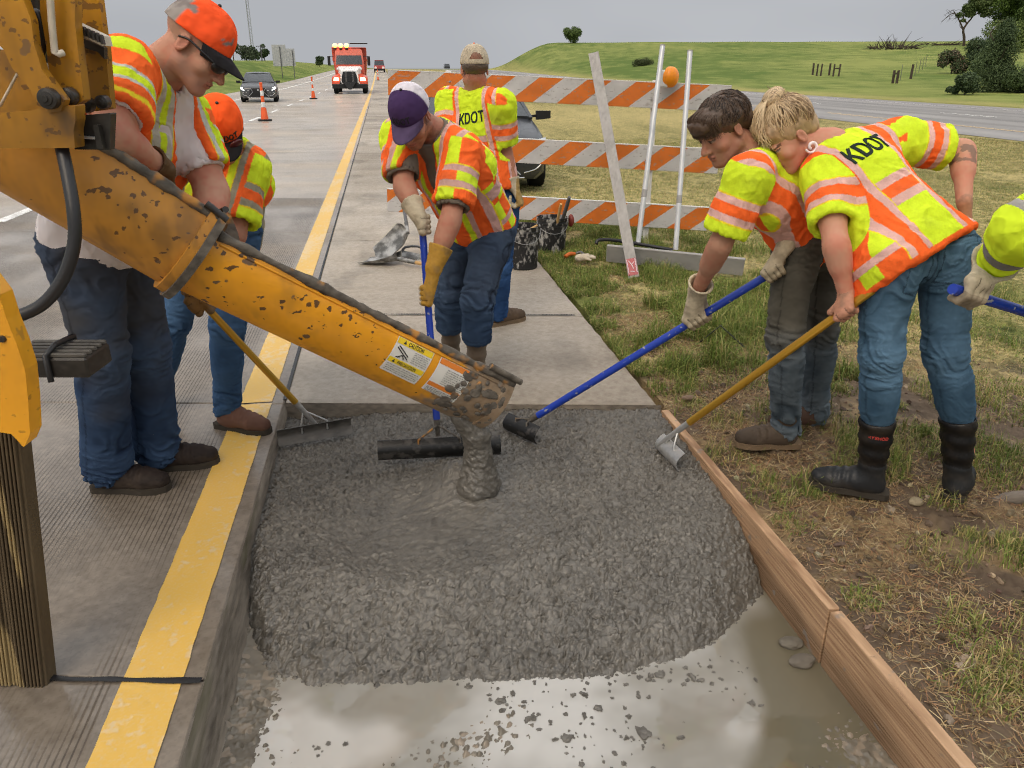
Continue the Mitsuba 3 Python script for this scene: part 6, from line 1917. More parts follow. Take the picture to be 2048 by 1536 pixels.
def rake(label, A, B, r, hmat, smat, cut_, P, Q, hgt, bmat, lean, group='concrete rakes', legs=True):
    """handle from A (grip end) to B (socket); from fraction cut_ on it is a metal socket; the blade stands on P-Q, hgt high"""
    k = tag(new('concrete_rake'), label, 'rake', group)
    C_ = A + (B - A) * cut_
    part(k, 'handle', tube([A, A + (C_ - A) * 0.01, A + (C_ - A) * 0.5, C_], [r * 0.96, r, r, r], 14), hmat, 40)
    part(k, 'socket', tube([C_ - nrm(B - A) * 0.02, C_ + (B - C_) * 0.3, B], [r * 0.9, r * 0.86, r * 0.6], 14), smat, 40)
    w = nrm(Q - P); L = np.linalg.norm(Q - P)
    f = nrm(np.cross(w, V(0, 0, 1)))
    if f @ (A - B) < 0:
        f = -f
    n, m = 24, 9
    us, vs = np.linspace(0, 1, n), np.linspace(0, 1, m)
    pts = []
    for sgn in (0.002, -0.002):
        for u in us:
            for v_ in vs:
                bow = 0.028 * (2 * v_ - 1) ** 2
                end = 0.012 * (2 * u - 1) ** 6
                pts.append(P + w * L * u + V(0, 0, hgt) * v_ + f * (bow + lean * v_ + sgn))
    g = gridmesh(np.arange(n), np.arange(m), lambda X, Y: X * 0)
    N = n * m
    ed = np.concatenate([np.arange(n) * m, (n - 1) * m + np.arange(1, m), np.arange(n - 2, -1, -1) * m + m - 1, np.arange(m - 2, 0, -1)])
    e2 = np.roll(ed, -1)
    fe = np.concatenate([np.stack([ed, e2, e2 + N], 1), np.stack([ed, e2 + N, ed + N], 1)])
    part(k, 'blade', trimesh.Trimesh(np.array(pts), np.vstack([g.faces, g.faces[:, ::-1] + N, fe]), process=False), bmat, 40)
    if legs:
        c = (P + Q) / 2 + V(0, 0, hgt * 0.92) + f * (lean * 0.9 + 0.01)
        for s in (-1, 1):
            part(k, 'brace', tube([C_ + (B - C_) * 0.35, c + w * s * L * 0.17 + V(0, 0, 0.008), c + w * s * L * 0.17 - V(0, 0, 0.04)], 0.0048, 8), smat, True)
    return k


R2A, R2B = V(-0.819, 3.29, 0.755), V(-0.408, 3.528, 0.011)
rake('gold-handled rake reaching from behind the chute to the left end of the fresh concrete', R2A, R2B, 0.0155, 'gold_handle_mat', 'aluminium_mat', 0.80, V(-0.592, 3.461, -0.045), V(-0.246, 3.552, -0.045), 0.085, 'dull_blade_mat', 0.0)
R3A, R3B = V(0.15, 3.581, 0.996), V(0.171, 3.314, 0.01)
rake('blue-handled rake with long black blade lying behind the falling concrete', R3A, R3B, 0.0165, 'blue_handle_mat', 'crust_mat', 0.92, V(-0.112, 3.161, -0.03), V(0.448, 3.131, -0.03), 0.10, 'black_blade_mat', 0.0)
R5A, R5B = V(1.599, 2.935, 0.864), V(0.577, 3.371, 0.003)
rake('blue-handled rake pulled by the brown-haired young man', R5A, R5B, 0.0170, 'blue_handle_mat', 'crust_mat', 0.92, V(0.49, 3.403, -0.03), V(0.614, 3.218, -0.03), 0.085, 'black_blade_mat', 0.02)
R6A, R6B = V(1.699, 2.443, 0.897), V(1.174, 3.053, 0.013)
rake('yellow-handled rake with bare metal blade pulled by the blonde woman', R6A, R6B, 0.0165, 'gold_handle_mat', 'aluminium_mat', 0.82, V(1.161, 3.078, -0.03), V(1.185, 2.868, -0.03), 0.085, 'aluminium_mat', 0.02)
R7A, R7B = V(1.789, 2.165, 0.971), V(2.943, 2.518, 0.593)
rake('dark blue rake handle held at the right edge of the picture', R7A, R7B + (R7B - R7A) * 0.5, 0.0185, 'blue_handle_mat', 'aluminium_mat', 0.85, V(3.18, 2.20, 0.02), V(3.0, 2.60, 0.02), 0.09, 'dull_blade_mat', 0.0)


def onrod(A, B, t):
    return A + (B - A) * t


CREAM, CREAM2 = (0.44, 0.385, 0.28), (0.36, 0.30, 0.20)
YELLOWL = (0.40, 0.225, 0.035)
q = onrod(R2A, R2B, 0.035)
grip(p2, S2['wrL'], S2['elL'], q, R2B - R2A, 0.016, nrm(V(-0.55, -0.5, 0.7)), (0.19, 0.095, 0.025), (0.14, 0.07, 0.02), gs=1.05, cuff=0.05, label='dark tan leather glove')
q = onrod(R2A, R2B, 0.0) - nrm(R2B - R2A) * 0.1
grip(p2, S2['wrR'], S2['elR'], R2A + V(0, 0, 0), R2A - R2B, 0.016, nrm(V(-0.3, 0.6, 0.6)), (0.19, 0.095, 0.025), gs=1.0, cuff=0.05)
q = onrod(R3A, R3B, 0.03)
grip(p3, S3['wrR'], S3['elR'], q, R3A - R3B, 0.017, nrm(V(-0.35, -0.85, 0.25)), CREAM, CREAM2, gs=1.08, cuff=0.06, cuffcol=CREAM, label='cream leather glove')
q = onrod(R3A, R3B, 0.345)
grip(p3, S3['wrL'], S3['elL'], q, R3A - R3B, 0.017, nrm(V(0.35, -0.9, 0.1)), YELLOWL, CREAM, gs=1.10, cuff=0.10, label='yellow leather glove')
q = onrod(R5A, R5B, 0.285)
grip(p5, S5['wrL'], S5['elL'], q, R5A - R5B, 0.018, nrm(V(-0.25, -0.35, 0.85)), CREAM, CREAM2, gs=1.10, cuff=0.045, flare=1.25, cuffcol=CREAM, label='cream leather glove', open_=0.25)
q = onrod(R5A, R5B, 0.02)
grip(p5, S5['wrR'], S5['elR'], q, R5A - R5B, 0.018, nrm(V(-0.7, -0.3, 0.5)), CREAM, CREAM2, gs=1.0, cuff=0.05, cuffcol=CREAM)
q = onrod(R6A, R6B, 0.10)
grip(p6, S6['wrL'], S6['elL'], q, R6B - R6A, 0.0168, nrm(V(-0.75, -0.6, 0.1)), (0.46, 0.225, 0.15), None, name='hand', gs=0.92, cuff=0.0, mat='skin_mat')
q = S6['wrR'] + V(-0.02, 0.0, -0.09)
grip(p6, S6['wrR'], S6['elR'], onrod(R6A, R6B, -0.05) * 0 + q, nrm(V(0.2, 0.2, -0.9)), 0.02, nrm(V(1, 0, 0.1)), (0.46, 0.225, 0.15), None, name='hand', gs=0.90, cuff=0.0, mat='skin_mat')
q = onrod(R7A, R7B, 0.06)
grip(p7, S7['wrL'], S7['elL'], q, R7B - R7A, 0.019, nrm(V(-0.05, -0.30, 0.95)), CREAM, (0.30, 0.25, 0.18), gs=1.36, cuff=0.055, flare=1.4, label='cream leather glove with wide cuff', res=0.0030, e_hint=V(0, -1, -0.2), thick=0.93)
q = onrod(R7A, R7B, 0.72)
grip(p7, S7['wrR'], S7['elR'], S7['wrR'] + V(0.05, -0.05, -0.07), R7B - R7A, 0.019, nrm(V(0, 0.3, 0.8)), CREAM, gs=1.1, cuff=0.05)
q = S4['wrR'] + V(0.0, -0.02, -0.085)
grip(p4, S4['wrR'], S4['elR'], q, nrm(V(0.1, 0.9, 0.2)), 0.02, nrm(V(0.9, -0.1, 0)), (0.30, 0.20, 0.07), CREAM, gs=1.0, cuff=0.05, cuffcol=CREAM)
q = S4['wrL'] + V(0.0, -0.02, -0.085)
grip(p4, S4['wrL'], S4['elL'], q, nrm(V(0.1, 0.9, 0.2)), 0.02, nrm(V(-0.9, -0.1, 0)), (0.30, 0.20, 0.07), CREAM, gs=1.0, cuff=0.05)
BRN = (0.10, 0.055, 0.022)
q = up_ch.at(0.885, (-0.5, 0.2))
t_ = [up_ch.at(x, (-0.5, 0.20)) for x in np.linspace(0.5, 1.0, 101)]
q = min(t_, key=lambda c: np.linalg.norm(c - (S1['wrR'] + nrm(S1['wrR'] - S1['elR']) * 0.09)))
print('p1 grip', np.linalg.norm(q - S1['wrR']))
grip(p1, S1['wrR'], S1['elR'], q, -up_ch.d, 0.017, nrm(V(0.1, 0.2, 0.9)), BRN, (0.16, 0.13, 0.09), gs=1.12, cuff=0.06, flare=1.2, cuffcol=None, label='dark brown leather glove')
t_ = [lo_ch.at(x, (-0.5, 0.10)) for x in np.linspace(0.0, 0.6, 121)]
q = min(t_, key=lambda c: np.linalg.norm(c - (S1['wrL'] + V(0.03, -0.02, -0.07))))
grip(p1, S1['wrL'], S1['elL'], q, up_ch.d, 0.017, nrm(V(0.0, 0.4, 0.8)), BRN, (0.16, 0.13, 0.09), gs=1.12, cuff=0.06)


# ---------------------------------------------------------------- hair
def strands(S, roots, ends, r, n, seed, sag=0.0, hs=None, jit=0.01, taper=0.3):
    """many fine tubes from a root curve to an end curve, both in head coordinates"""
    rg = np.random.default_rng(seed)
    ms = []
    for i in range(n):
        t = rg.uniform()
        k = t * (len(roots) - 1); i0 = int(min(k, len(roots) - 2)); f_ = k - i0
        a = np.array(roots[i0]) * (1 - f_) + np.array(roots[i0 + 1]) * f_ + rg.normal(0, jit * 0.5, 3)
        c = np.array(ends[i0]) * (1 - f_) + np.array(ends[i0 + 1]) * f_ + rg.normal(0, jit, 3)
        b = (a + c) / 2 + rg.normal(0, jit * 0.6, 3) + np.array([0, 0, sag])
        ms.append(tube(on_head(S, smooth_path([a, b, c], 4), hs), np.linspace(r, r * taper, 9), 4, False))
    return ms


def hair_cap(key, S, ells, cuts, col, seed, name='hair', rough=0.007, freq=70, label=None, flow=None):
    hs = S.get('hs', 1.0); R = head_R(S); c = S['head']
    F = Field(c - 0.24, c + 0.24, 0.0048)
    for p, rad, k in ells:
        F.ell(c + R @ (np.array(p) * hs), R, np.array(rad) * hs, k)
    for p, rad in cuts:
        F.ell(c + R @ (np.array(p) * hs), R, np.array(rad) * hs, 0.006, 'sub')
    m = F.mesh(1); v = np.asarray(m.vertices)
    q = (v - c) @ R / hs
    fl = np.array([70.0, 70.0, 14.0]) if flow is None else np.array(flow)
    ridg = 1 - 4 * np.abs(meshkit.fbm(q * fl + 0.4 * np.sin(q[:, [1, 2, 0]] * 30), 3, seed) - 0.5)
    m.vertices = v + vnorm(m) * (rough * 0.55 * ridg + rough * nz(v, 40, seed, 2))[:, None]
    cc = np.tile(np.array(col), (len(v), 1)) * np.clip(1 + 0.75 * nz(q * fl * 1.6, 1.0, seed + 3, 3) + 0.35 * ridg, 0.25, 2)[:, None]
    return part(key, name, m, 'hair_mat', True, label=label, color=np.clip(cc, 0.003, 0.95))


h5 = hair_cap(p5, S5, [((0, -0.020, 0.044), (0.087, 0.108, 0.086), 0.01), ((0, 0.055, 0.068), (0.078, 0.060, 0.042), 0.02), ((0, -0.085, 0.0), (0.066, 0.040, 0.060), 0.02), ((0.0, 0.088, 0.062), (0.062, 0.028, 0.030), 0.015)],
              [((0, 0.105, -0.02), (0.085, 0.065, 0.062)), ((0.088, -0.012, -0.022), (0.024, 0.034, 0.038)), ((-0.088, -0.012, -0.022), (0.024, 0.034, 0.038)), ((0, 0.0, -0.10), (0.12, 0.1, 0.06))],
              (0.062, 0.038, 0.024), 5, label='thick brown hair', flow=(60, 26, 40))
rg5 = np.random.default_rng(3)
for tone in range(2):
    ms = []
    for i in range(700):
        a = rg5.uniform(-np.pi, np.pi); b_ = math.asin(rg5.uniform(-0.1, 1.0))
        d0 = np.array([math.sin(a) * math.cos(b_), math.cos(a) * math.cos(b_), math.sin(b_)])
        p0 = np.array([0, -0.02, 0.044]) + d0 * np.array([0.087, 0.108, 0.086]) * 1.01
        dn = np.array([math.sin(a) * 0.5, 0.75 if a > -1.9 and a < 1.9 else -0.4, -0.9]) + rg5.normal(0, 0.35, 3); dn = nrm(dn - d0 * (dn @ d0) * 0.95)
        L_ = rg5.uniform(0.025, 0.06)
        p1_ = p0 + dn * L_ - d0 * L_ * 0.22 + d0 * rg5.uniform(-0.001, 0.007)
        if p1_[2] < 0.022 and p1_[1] > 0.0 or p1_[2] < -0.045 or (p1_[2] < 0.02 and abs(p1_[0]) > 0.07 and abs(p1_[1] + 0.01) < 0.035):
            continue
        ms.append(tube(on_head(S5, smooth_path([p0, (p0 + p1_) / 2 + d0 * 0.006, p1_], 3)), np.linspace(0.0021, 0.0006, 7), 4, False))
    part(h5, 'strands', cat_(ms), ('brown_hair_mat', 'dark_brown_hair_mat')[tone], True)
    labels[[k for k in scene if '__strands' in k][-1]] = {'kind': 'stuff'}
ms = []
for i in range(420):                       # fringe combed forward over the brow
    s_ = rg5.uniform(-1, 1); top_ = np.array([0.06 * s_, 0.035 + rg5.uniform(-0.02, 0.02), 0.118 - 0.03 * s_ ** 2])
    end_ = np.array([0.085 * s_ + rg5.normal(0, 0.008), 0.110 - 0.05 * s_ ** 2 + rg5.normal(0, 0.004), 0.034 - 0.012 * abs(s_) + rg5.normal(0, 0.010)])
    mid_ = (top_ + end_) / 2 + np.array([0.012 * s_, 0.022, 0.022])
    ms.append(tube(on_head(S5, smooth_path([top_, mid_, end_], 4)), np.linspace(0.0024, 0.0006, 9), 4, False))
part(h5, 'fringe', cat_(ms), 'brown_hair_mat', True)
labels[[k for k in scene if k.endswith('__fringe')][-1]] = {'kind': 'stuff'}
scene['dark_brown_hair_mat'] = pr((0.028, 0.017, 0.011), 0.4, 0.5)
scene['brown_hair_mat'] = pr((0.075, 0.045, 0.028), 0.45, 0.5)
scene['blonde_hair_mat'] = pr((0.60, 0.46, 0.28), 0.42, 0.5)
scene['dark_blonde_mat'] = pr((0.32, 0.22, 0.13), 0.45, 0.5)

hair_cap(p6, S6, [((0, -0.018, 0.048), (0.084, 0.107, 0.092), 0.01), ((0, -0.07, 0.0), (0.066, 0.048, 0.062), 0.02), ((0, 0.06, 0.072), (0.064, 0.042, 0.040), 0.02)],
         [((0, 0.112, -0.028), (0.075, 0.06, 0.066)), ((0.088, -0.008, -0.024), (0.022, 0.026, 0.034)), ((-0.088, -0.008, -0.024), (0.022, 0.026, 0.034)), ((0, 0.0, -0.11), (0.12, 0.1, 0.055))],
         (0.30, 0.205, 0.115), 9, name='hair', rough=0.0045, flow=(60, 60, 18), label='blonde hair drawn up into a loose bun')
hk = [k for k in scene if k.startswith(p6 + '__hair')][0]
bun = np.array([0.0, -0.035, 0.165])
rgb_ = np.random.default_rng(11)
for tone in range(2):                       # swept up from the sides and nape to the knot
    ms = []
    for i in range(750):
        a = rgb_.uniform(0, 2 * np.pi); b_ = math.asin(rgb_.uniform(-0.45 if tone == 0 else -0.6, 0.9))
        d0 = np.array([math.sin(a) * math.cos(b_), math.cos(a) * math.cos(b_), math.sin(b_)])
        if d0[1] > 0.62 and b_ < 0.22 or (d0[1] > -0.35 and b_ < -0.06):
            continue
        if tone == 1 and d0[1] > 0.1:
            continue
        o_ = np.array([0, -0.018, 0.048])
        p0 = o_ + d0 * np.array([0.085, 0.108, 0.092]) * 1.0
        e_ = bun + rgb_.normal(0, 0.018, 3) - np.array([0, 0, 0.022])
        pts_ = [p0]
        for q in (0.33, 0.66):
            mid = p0 * (1 - q) + e_ * q - o_; mid = o_ + nrm(mid) * max(np.linalg.norm(mid), 0.104 + 0.012 * q); pts_.append(mid + rgb_.normal(0, 0.002, 3))
        ms.append(tube(on_head(S6, smooth_path(pts_ + [e_], 3)), np.linspace(0.0022, 0.0013, 10), 4, False))
    part(hk, 'swept_strands', cat_(ms), ('blonde_hair_mat', 'dark_blonde_mat')[tone], True)
    labels[[k for k in scene if '__swept_strands' in k][-1]] = {'kind': 'stuff'}
ms = []
for i in range(300):                       # the knot and its fringe, falling over the front
    d0 = nrm(rgb_.normal(0, 1, 3)); t0 = nrm(np.cross(d0, rgb_.normal(0, 1, 3)))
    p_ = [bun + d0 * [0.045, 0.052, 0.036] * 0.9 * math.cos(x) + t0 * [0.045, 0.052, 0.036] * 0.9 * math.sin(x) for x in np.linspace(0, rgb_.uniform(1.2, 2.6), 7)]
    ms.append(tube(on_head(S6, p_), np.linspace(0.0028, 0.0012, 7), 4, False))
for i in range(150):
    s = rgb_.uniform(-1.3, 1.3)
    p_ = smooth_path([bun + [0.02 * s, 0.03, 0.015], bun + [0.035 * s, 0.085 + rgb_.normal(0, 0.008), -0.005], bun + [0.045 * s, 0.125 + rgb_.normal(0, 0.010), -0.055 + rgb_.normal(0, 0.01)], bun + [0.05 * s, 0.142 + rgb_.normal(0, 0.010), -0.105 + rgb_.normal(0, 0.02)]], 4)
    ms.append(tube(on_head(S6, p_), np.linspace(0.0025, 0.0008, len(p_)), 4, False))
part(hk, 'bun', cat_(ms[:215] + ms[300:]), 'blonde_hair_mat', True)
labels[part(hk, 'dark_strands', cat_(ms[215:300]), 'dark_blonde_mat', True)] = {'kind': 'stuff'}
labels[[k for k in scene if k.endswith('__bun')][-1]] = {'kind': 'stuff'}
sp_ = [(0.020 * (0.30 + 0.70 * t) * math.cos(-0.6 + 7.2 * t), 0.020 * (0.30 + 0.70 * t) * math.sin(-0.6 + 7.2 * t)) for t in np.linspace(0, 1, 40)]
rr_ = 0.0030 + 0.0030 * np.sin(np.linspace(0.25, 1, 40) * np.pi * 0.9)
for s in (-1, 1):
    pts = [(s * 0.092, -0.012 + a * 1.25, -0.064 + b_ * 1.25) for a, b_ in sp_]
    part(p6, 'spiral_earring', tube(on_head(S6, pts), rr_, 8), 'earring_mat', True, label='white spiral earring')
scene['earring_mat'] = pr((0.80, 0.74, 0.76), 0.3, 0.5)


# ---------------------------------------------------------------- barricade, floats, buckets, small tools
BL, BR = V(0.08, 8.038, 1.621), V(3.203, 7.206, 1.485)
bx = nrm(BR - BL); bn = nrm(np.cross(bx, V(0, 0, 1))); bz = np.cross(bn, bx); bz = bz if bz[2] > 0 else -bz
bn = bn if bn[1] < 0 else -bn
BLEN = np.linalg.norm(BR - BL)


def stripe_fn(z0, ph):
    def fn(p, n, uv):
        u = (p.x - BL[0]) * bx[0] + (p.y - BL[1]) * bx[1] + (p.z - BL[2]) * bx[2]
        w = (p.x - BL[0]) * bz[0] + (p.y - BL[1]) * bz[1] + (p.z - BL[2]) * bz[2] - z0
        t = (u - w * 1.25 + ph) / 0.452
        f = t - dr.floor(t)
        on = smoothstep(0.0, 0.012, f) * (1 - smoothstep(0.5, 0.512, f))
        d = fbm(p.x * 9, p.y * 9, p.z * 9, 4)
        c = mix((0.50, 0.49, 0.48), (0.60, 0.155, 0.022), on)
        sc = smoothstep(0.66, 0.72, fbm(p.x * 30, p.y * 8, p.z * 60, 3))
        return mix(c * (0.82 + 0.35 * d), (0.30, 0.27, 0.24), sc * 0.6)
    return fn


bar_k = tag(new('barricade'), 'large three-rail barricade with slanting orange and white stripes', 'barricade')
scene['barricade_white_mat'] = pr((0.62, 0.61, 0.59), 0.5, 0.4)
for i, (dz, ph, e0_, e1_) in enumerate(((0.0, -0.10, 0.0, 0.0), (-0.565, 0.03, 0.02, -0.02), (-1.115, 0.09, -0.03, -0.05))):
    scene[f'stripe_{i}_mat'] = pr(proc(stripe_fn(dz, ph)), 0.42, 0.4)
    a, b = BL + bx * e0_ + bz * (dz - 0.113), BR + bx * e1_ + bz * (dz - 0.113)
    rk = part(bar_k, 'rail', bar(a, b, 0.030, 0.226, bz, 0.003), f'stripe_{i}_mat', 30)
    part(rk, 'top_edge', bar(a + bz * 0.1145, b + bz * 0.1145, 0.034, 0.008, bz, 0.001), 'barricade_white_mat', 30)
for t in (0.18, 0.785):
    top = BL + bx * BLEN * t - bn * 0.045 + bz * 0.02
    foot = top.copy(); foot[2] = 0.03
    pk = part(bar_k, 'post', bar(foot, top, 0.055, 0.055, bn, 0.003), 'barricade_white_mat', 30)
    part(bar_k, 'foot', bar(foot - bn * 0.55 - V(0, 0, 0.012), foot + bn * 0.50 - V(0, 0, 0.012), 0.055, 0.06, V(0, 0, 1), 0.004), 'barricade_white_mat', 30)
    for dz in (-0.113, -0.678, -1.228):
        for dx in (-0.02, 0.02):
            part(bar_k, 'bolt', lathe([(0, 0.006), (0.008, 0.005), (0.010, 0.0)], 8, BL + bx * (BLEN * t + dx) + bz * (dz + dx * 1.8) + bn * 0.0155, bn), 'steel_mat', 30)
lampc = V(2.604, 7.261, 1.562)
wl = tag(new('warning_light'), 'round amber warning light clamped on the top rail of the barricade', 'warning light')
part(wl, 'housing', cbox((0.075, 0.07, 0.15), 0.012, lampc + V(-0.035, 0, -0.015), frame(x=bx, z=bz)), 'barricade_white_mat', 30)
part(wl, 'lens', lathe([(0, 0.055), (0.035, 0.052), (0.066, 0.040), (0.086, 0.018), (0.090, 0.0), (0.090, -0.03), (0.0, -0.03)], 28, lampc + bx * 0.03 + bz * 0.0, nrm(bx * 0.75 + bn * 0.6)), 'amber_mat', 40)
scene['amber_mat'] = pr((0.85, 0.27, 0.01), 0.25, 0.5)

# leaning straight-edge, two float poles, the float
scene['grey_wood_mat'] = pr(proc(lambda p, n, uv: mix((0.24, 0.225, 0.21), (0.46, 0.44, 0.42), dr.clip(fbm(p.x * 60, p.y * 60, p.z * 4, 3) * 0.8 + 0.3 * fbm(p.x * 6, p.y * 6, p.z * 6, 3), 0, 1))), 0.75, 0.25)
a, b = V(2.04, 6.176, -0.022), V(1.915, 7.34, 1.759)
sb = tag(new('leaning_board'), 'long grey weathered board leaning on the barricade with a red label at its foot', 'board')
part(sb, 'plank', bar(a, b, 0.092, 0.036, bn, 0.002), 'grey_wood_mat', 30)
ax_ = nrm(b - a); ux = nrm(np.cross(ax_, bn)); ux = ux if ux[0] > 0 else -ux
un = nrm(np.cross(ux, ax_)); un = un if un[1] < 0 else -un
lk = part(sb, 'label', bar(a + ax_ * 0.02 + un * 0.020, a + ax_ * 0.17 + un * 0.020, 0.084, 0.002, un, 0.0005), 'red_label_mat', 30)
scene['red_label_mat'] = pr((0.42, 0.10, 0.11), 0.5, 0.4)
scene['label_white_mat'] = pr((0.62, 0.58, 0.62), 0.5, 0.4)
for (p0_, p1_) in (((-0.035, 0.04), (-0.035, 0.165)), ((0.035, 0.04), (0.035, 0.165)), ((-0.022, 0.155), (0.0, 0.115)), ((0.0, 0.115), (0.022, 0.135)), ((0.0, 0.115), (0.012, 0.075)), ((-0.02, 0.06), (0.018, 0.05))):
    part(lk, 'print', bar(a + ux * p0_[0] + ax_ * p0_[1] + un * 0.0225, a + ux * p1_[0] + ax_ * p1_[1] + un * 0.0225, 0.006, 0.0015, un, 0.0003), 'label_white_mat', False)
fl = tag(new('bull_float'), 'wide grey float blade on the grass with a black bracket along its back', 'float')
f0, f1 = V(1.918, 6.631, 0.098), V(3.016, 6.152, 0.042)
part(fl, 'blade', bar(f0, f1, 0.03, 0.165, nrm(bn * 0.25 + V(0, 0, 1)), 0.006), 'float_mat', 30)
scene['float_mat'] = pr(proc(lambda p, n, uv: mix((0.22, 0.215, 0.21), (0.38, 0.37, 0.36), fbm(p.x * 7, p.y * 7, p.z * 12, 4))), 0.5, 0.4)
part(fl, 'bracket', tube(smooth_path([V(1.835, 6.695, 0.169), V(1.874, 6.709, 0.201), V(2.062, 6.709, 0.186), V(2.521, 6.585, 0.114)], 6), 0.016, 8), 'hose_mat', True)
for i, (pa_, pb_, lb) in enumerate(((V(2.225, 6.683, 0.158), V(2.492, 7.147, 1.815), 'pale aluminium pole leaning on the barricade beside the warning light'), (V(2.548, 6.581, 0.114), V(2.718, 7.06, 1.769), 'pale aluminium pole leaning on the barricade, right of the warning light'))):
    k = tag(new('float_pole'), lb, 'pole', 'poles leaning on the barricade')
    part(k, 'tube', rod(pa_, pb_, 0.0235), 'pole_mat', 40)
    part(k, 'joint', rod(pa_ + (pb_ - pa_) * 0.24, pa_ + (pb_ - pa_) * 0.28, 0.0245), 'float_mat', 40)
    part(k, 'end_cap', rod(pb_, pb_ + nrm(pb_ - pa_) * 0.012, 0.025), 'float_mat', 40)
scene['pole_mat'] = pr(proc(lambda p, n, uv: mix((0.48, 0.49, 0.50), (0.72, 0.73, 0.75), fbm(p.x * 20, p.y * 20, p.z * 8, 3))), 0.38, 0.5, metallic=0.35)


def bucket_fn(p, n, uv):
    a = fbm(p.x * 16, p.y * 16, p.z * 9, 4); d = fbm(p.x * 55, p.y * 55, p.z * 26, 3)
    return mix((0.014, 0.014, 0.015), (0.34, 0.33, 0.31), smoothstep(0.50, 0.66, a * 0.5 + d * 0.5))


scene['bucket_mat'] = pr(proc(bucket_fn), 0.5, 0.45)


def bucket(c, lb):
    k = tag(new('bucket'), lb, 'bucket', 'buckets beside the barricade')
    part(k, 'pail', lathe([(0.0, 0.0), (0.118, 0.0), (0.124, 0.006), (0.142, 0.29), (0.148, 0.292), (0.148, 0.305), (0.143, 0.308), (0.148, 0.315), (0.148, 0.332), (0.143, 0.336), (0.147, 0.342), (0.150, 0.366), (0.150, 0.372), (0.144, 0.372), (0.142, 0.32), (0.120, 0.012), (0.0, 0.012)], 32, c), 'bucket_mat', 40)
    ang = np.linspace(0.0, np.pi, 20)
    part(k, 'bail', tube([c + V(0.150 * math.cos(t), -0.150 * math.sin(t), 0.335 - 0.10 * math.sin(t)) for t in ang], 0.0025, 6), 'steel_mat', True)
    return c


b1 = bucket(V(1.155, 6.496, 0) + V(0, 0.12, 0), 'black bucket splashed with concrete on the pavement, nearer of two')
b2 = bucket(V(1.546, 7.137, -0.03) + V(0, 0.12, -0.02), 'black bucket splashed with concrete on the grass, farther of two')
scene['handle_wood_mat'] = pr((0.50, 0.31, 0.13), 0.6, 0.3)
scene['red_rubber_mat'] = pr((0.20, 0.035, 0.025), 0.5, 0.4)
scene['tool_grey_mat'] = pr((0.12, 0.12, 0.125), 0.4, 0.5, metallic=0.4)
for (pa_, pb_, r_, mt, nm, lb, ct) in (
        (b2 + V(0.02, 0.02, 0.12), V(1.569, 6.99, 0.485), 0.014, 'handle_wood_mat', 'wooden_handle', 'bare wooden tool handle standing in the farther bucket', 'tool handle'),
        (b2 + V(0.05, 0.06, 0.10), V(1.656, 7.027, 0.54), 0.018, 'tool_grey_mat', 'steel_bar', 'dark grey bar standing in the farther bucket', 'bar'),
        (b1 + V(-0.10, -0.02, 0.25), b1 + V(0.12, -0.03, 0.375), 0.011, 'handle_wood_mat', 'wooden_handle', 'pale stick lying across the top of the nearer bucket', 'tool handle')):
    k = tag(new(nm), lb, ct)
    scene[k] = ply(tube([pa_, pa_ + (pb_ - pa_) * 0.9, pb_], [r_, r_, r_ * 0.8], 12), mt, 40)
k = tag(new('knee_pad'), 'dark red rubber pad hung on the rim of the farther bucket', 'knee pad')
F = Field(b2 + V(0.10, -0.1, 0.2), b2 + V(0.30, 0.1, 0.46), 0.006)
F.ell(b2 + V(0.18, -0.02, 0.335), np.eye(3), (0.030, 0.05, 0.062), 0.01); F.ell(b2 + V(0.15, -0.02, 0.33), np.eye(3), (0.022, 0.035, 0.045), 0.008, 'sub')
scene[k] = ply(F.mesh(1), 'red_rubber_mat', True)


def shovel(lb, tip, sock, end, w, mat, hmat='handle_wood_mat', up_=(0, 0, 1)):
    """square-nosed shovel: blade from tip to socket, handle to end"""
    k = tag(new('shovel'), lb, 'shovel')
    y = nrm(sock - tip); L = np.linalg.norm(sock - tip)
    R = frame(y=y, z=up_)
    n, m = 15, 13
    us, vs = np.linspace(-1, 1, n), np.linspace(0, 1, m)
    pts = []
    for off in (0.0, -0.0025):
        for u in us:
            for v_ in vs:
                ww = w / 2 * (1 - 0.12 * (1 - v_)) * (1 - 0.55 * max(0, v_ - 0.85) / 0.15)
                pts.append(tip + R @ np.array([u * ww, v_ * L, 0.05 * abs(u) ** 4 * (0.3 + v_) + 0.035 * v_ ** 3 + off]))
    g = gridmesh(np.arange(n), np.arange(m), lambda X, Y: X * 0); N = n * m
    ed = np.concatenate([np.arange(n) * m, (n - 1) * m + np.arange(1, m), np.arange(n - 2, -1, -1) * m + m - 1, np.arange(m - 2, 0, -1)]); e2 = np.roll(ed, -1)
    part(k, 'blade', trimesh.Trimesh(np.array(pts), np.vstack([g.faces, g.faces[:, ::-1] + N, np.stack([ed, e2, e2 + N], 1), np.stack([ed, e2 + N, ed + N], 1)]), process=False), mat, 40)
    s2 = sock + R @ np.array([0, 0, 0.035])
    part(k, 'socket', tube([s2 - y * 0.06, s2, s2 + nrm(end - s2) * 0.18], [0.012, 0.019, 0.019], 10), mat, 40)
    part(k, 'handle', tube([s2 + nrm(end - s2) * 0.17, end], [0.016, 0.017], 12), hmat, 40)


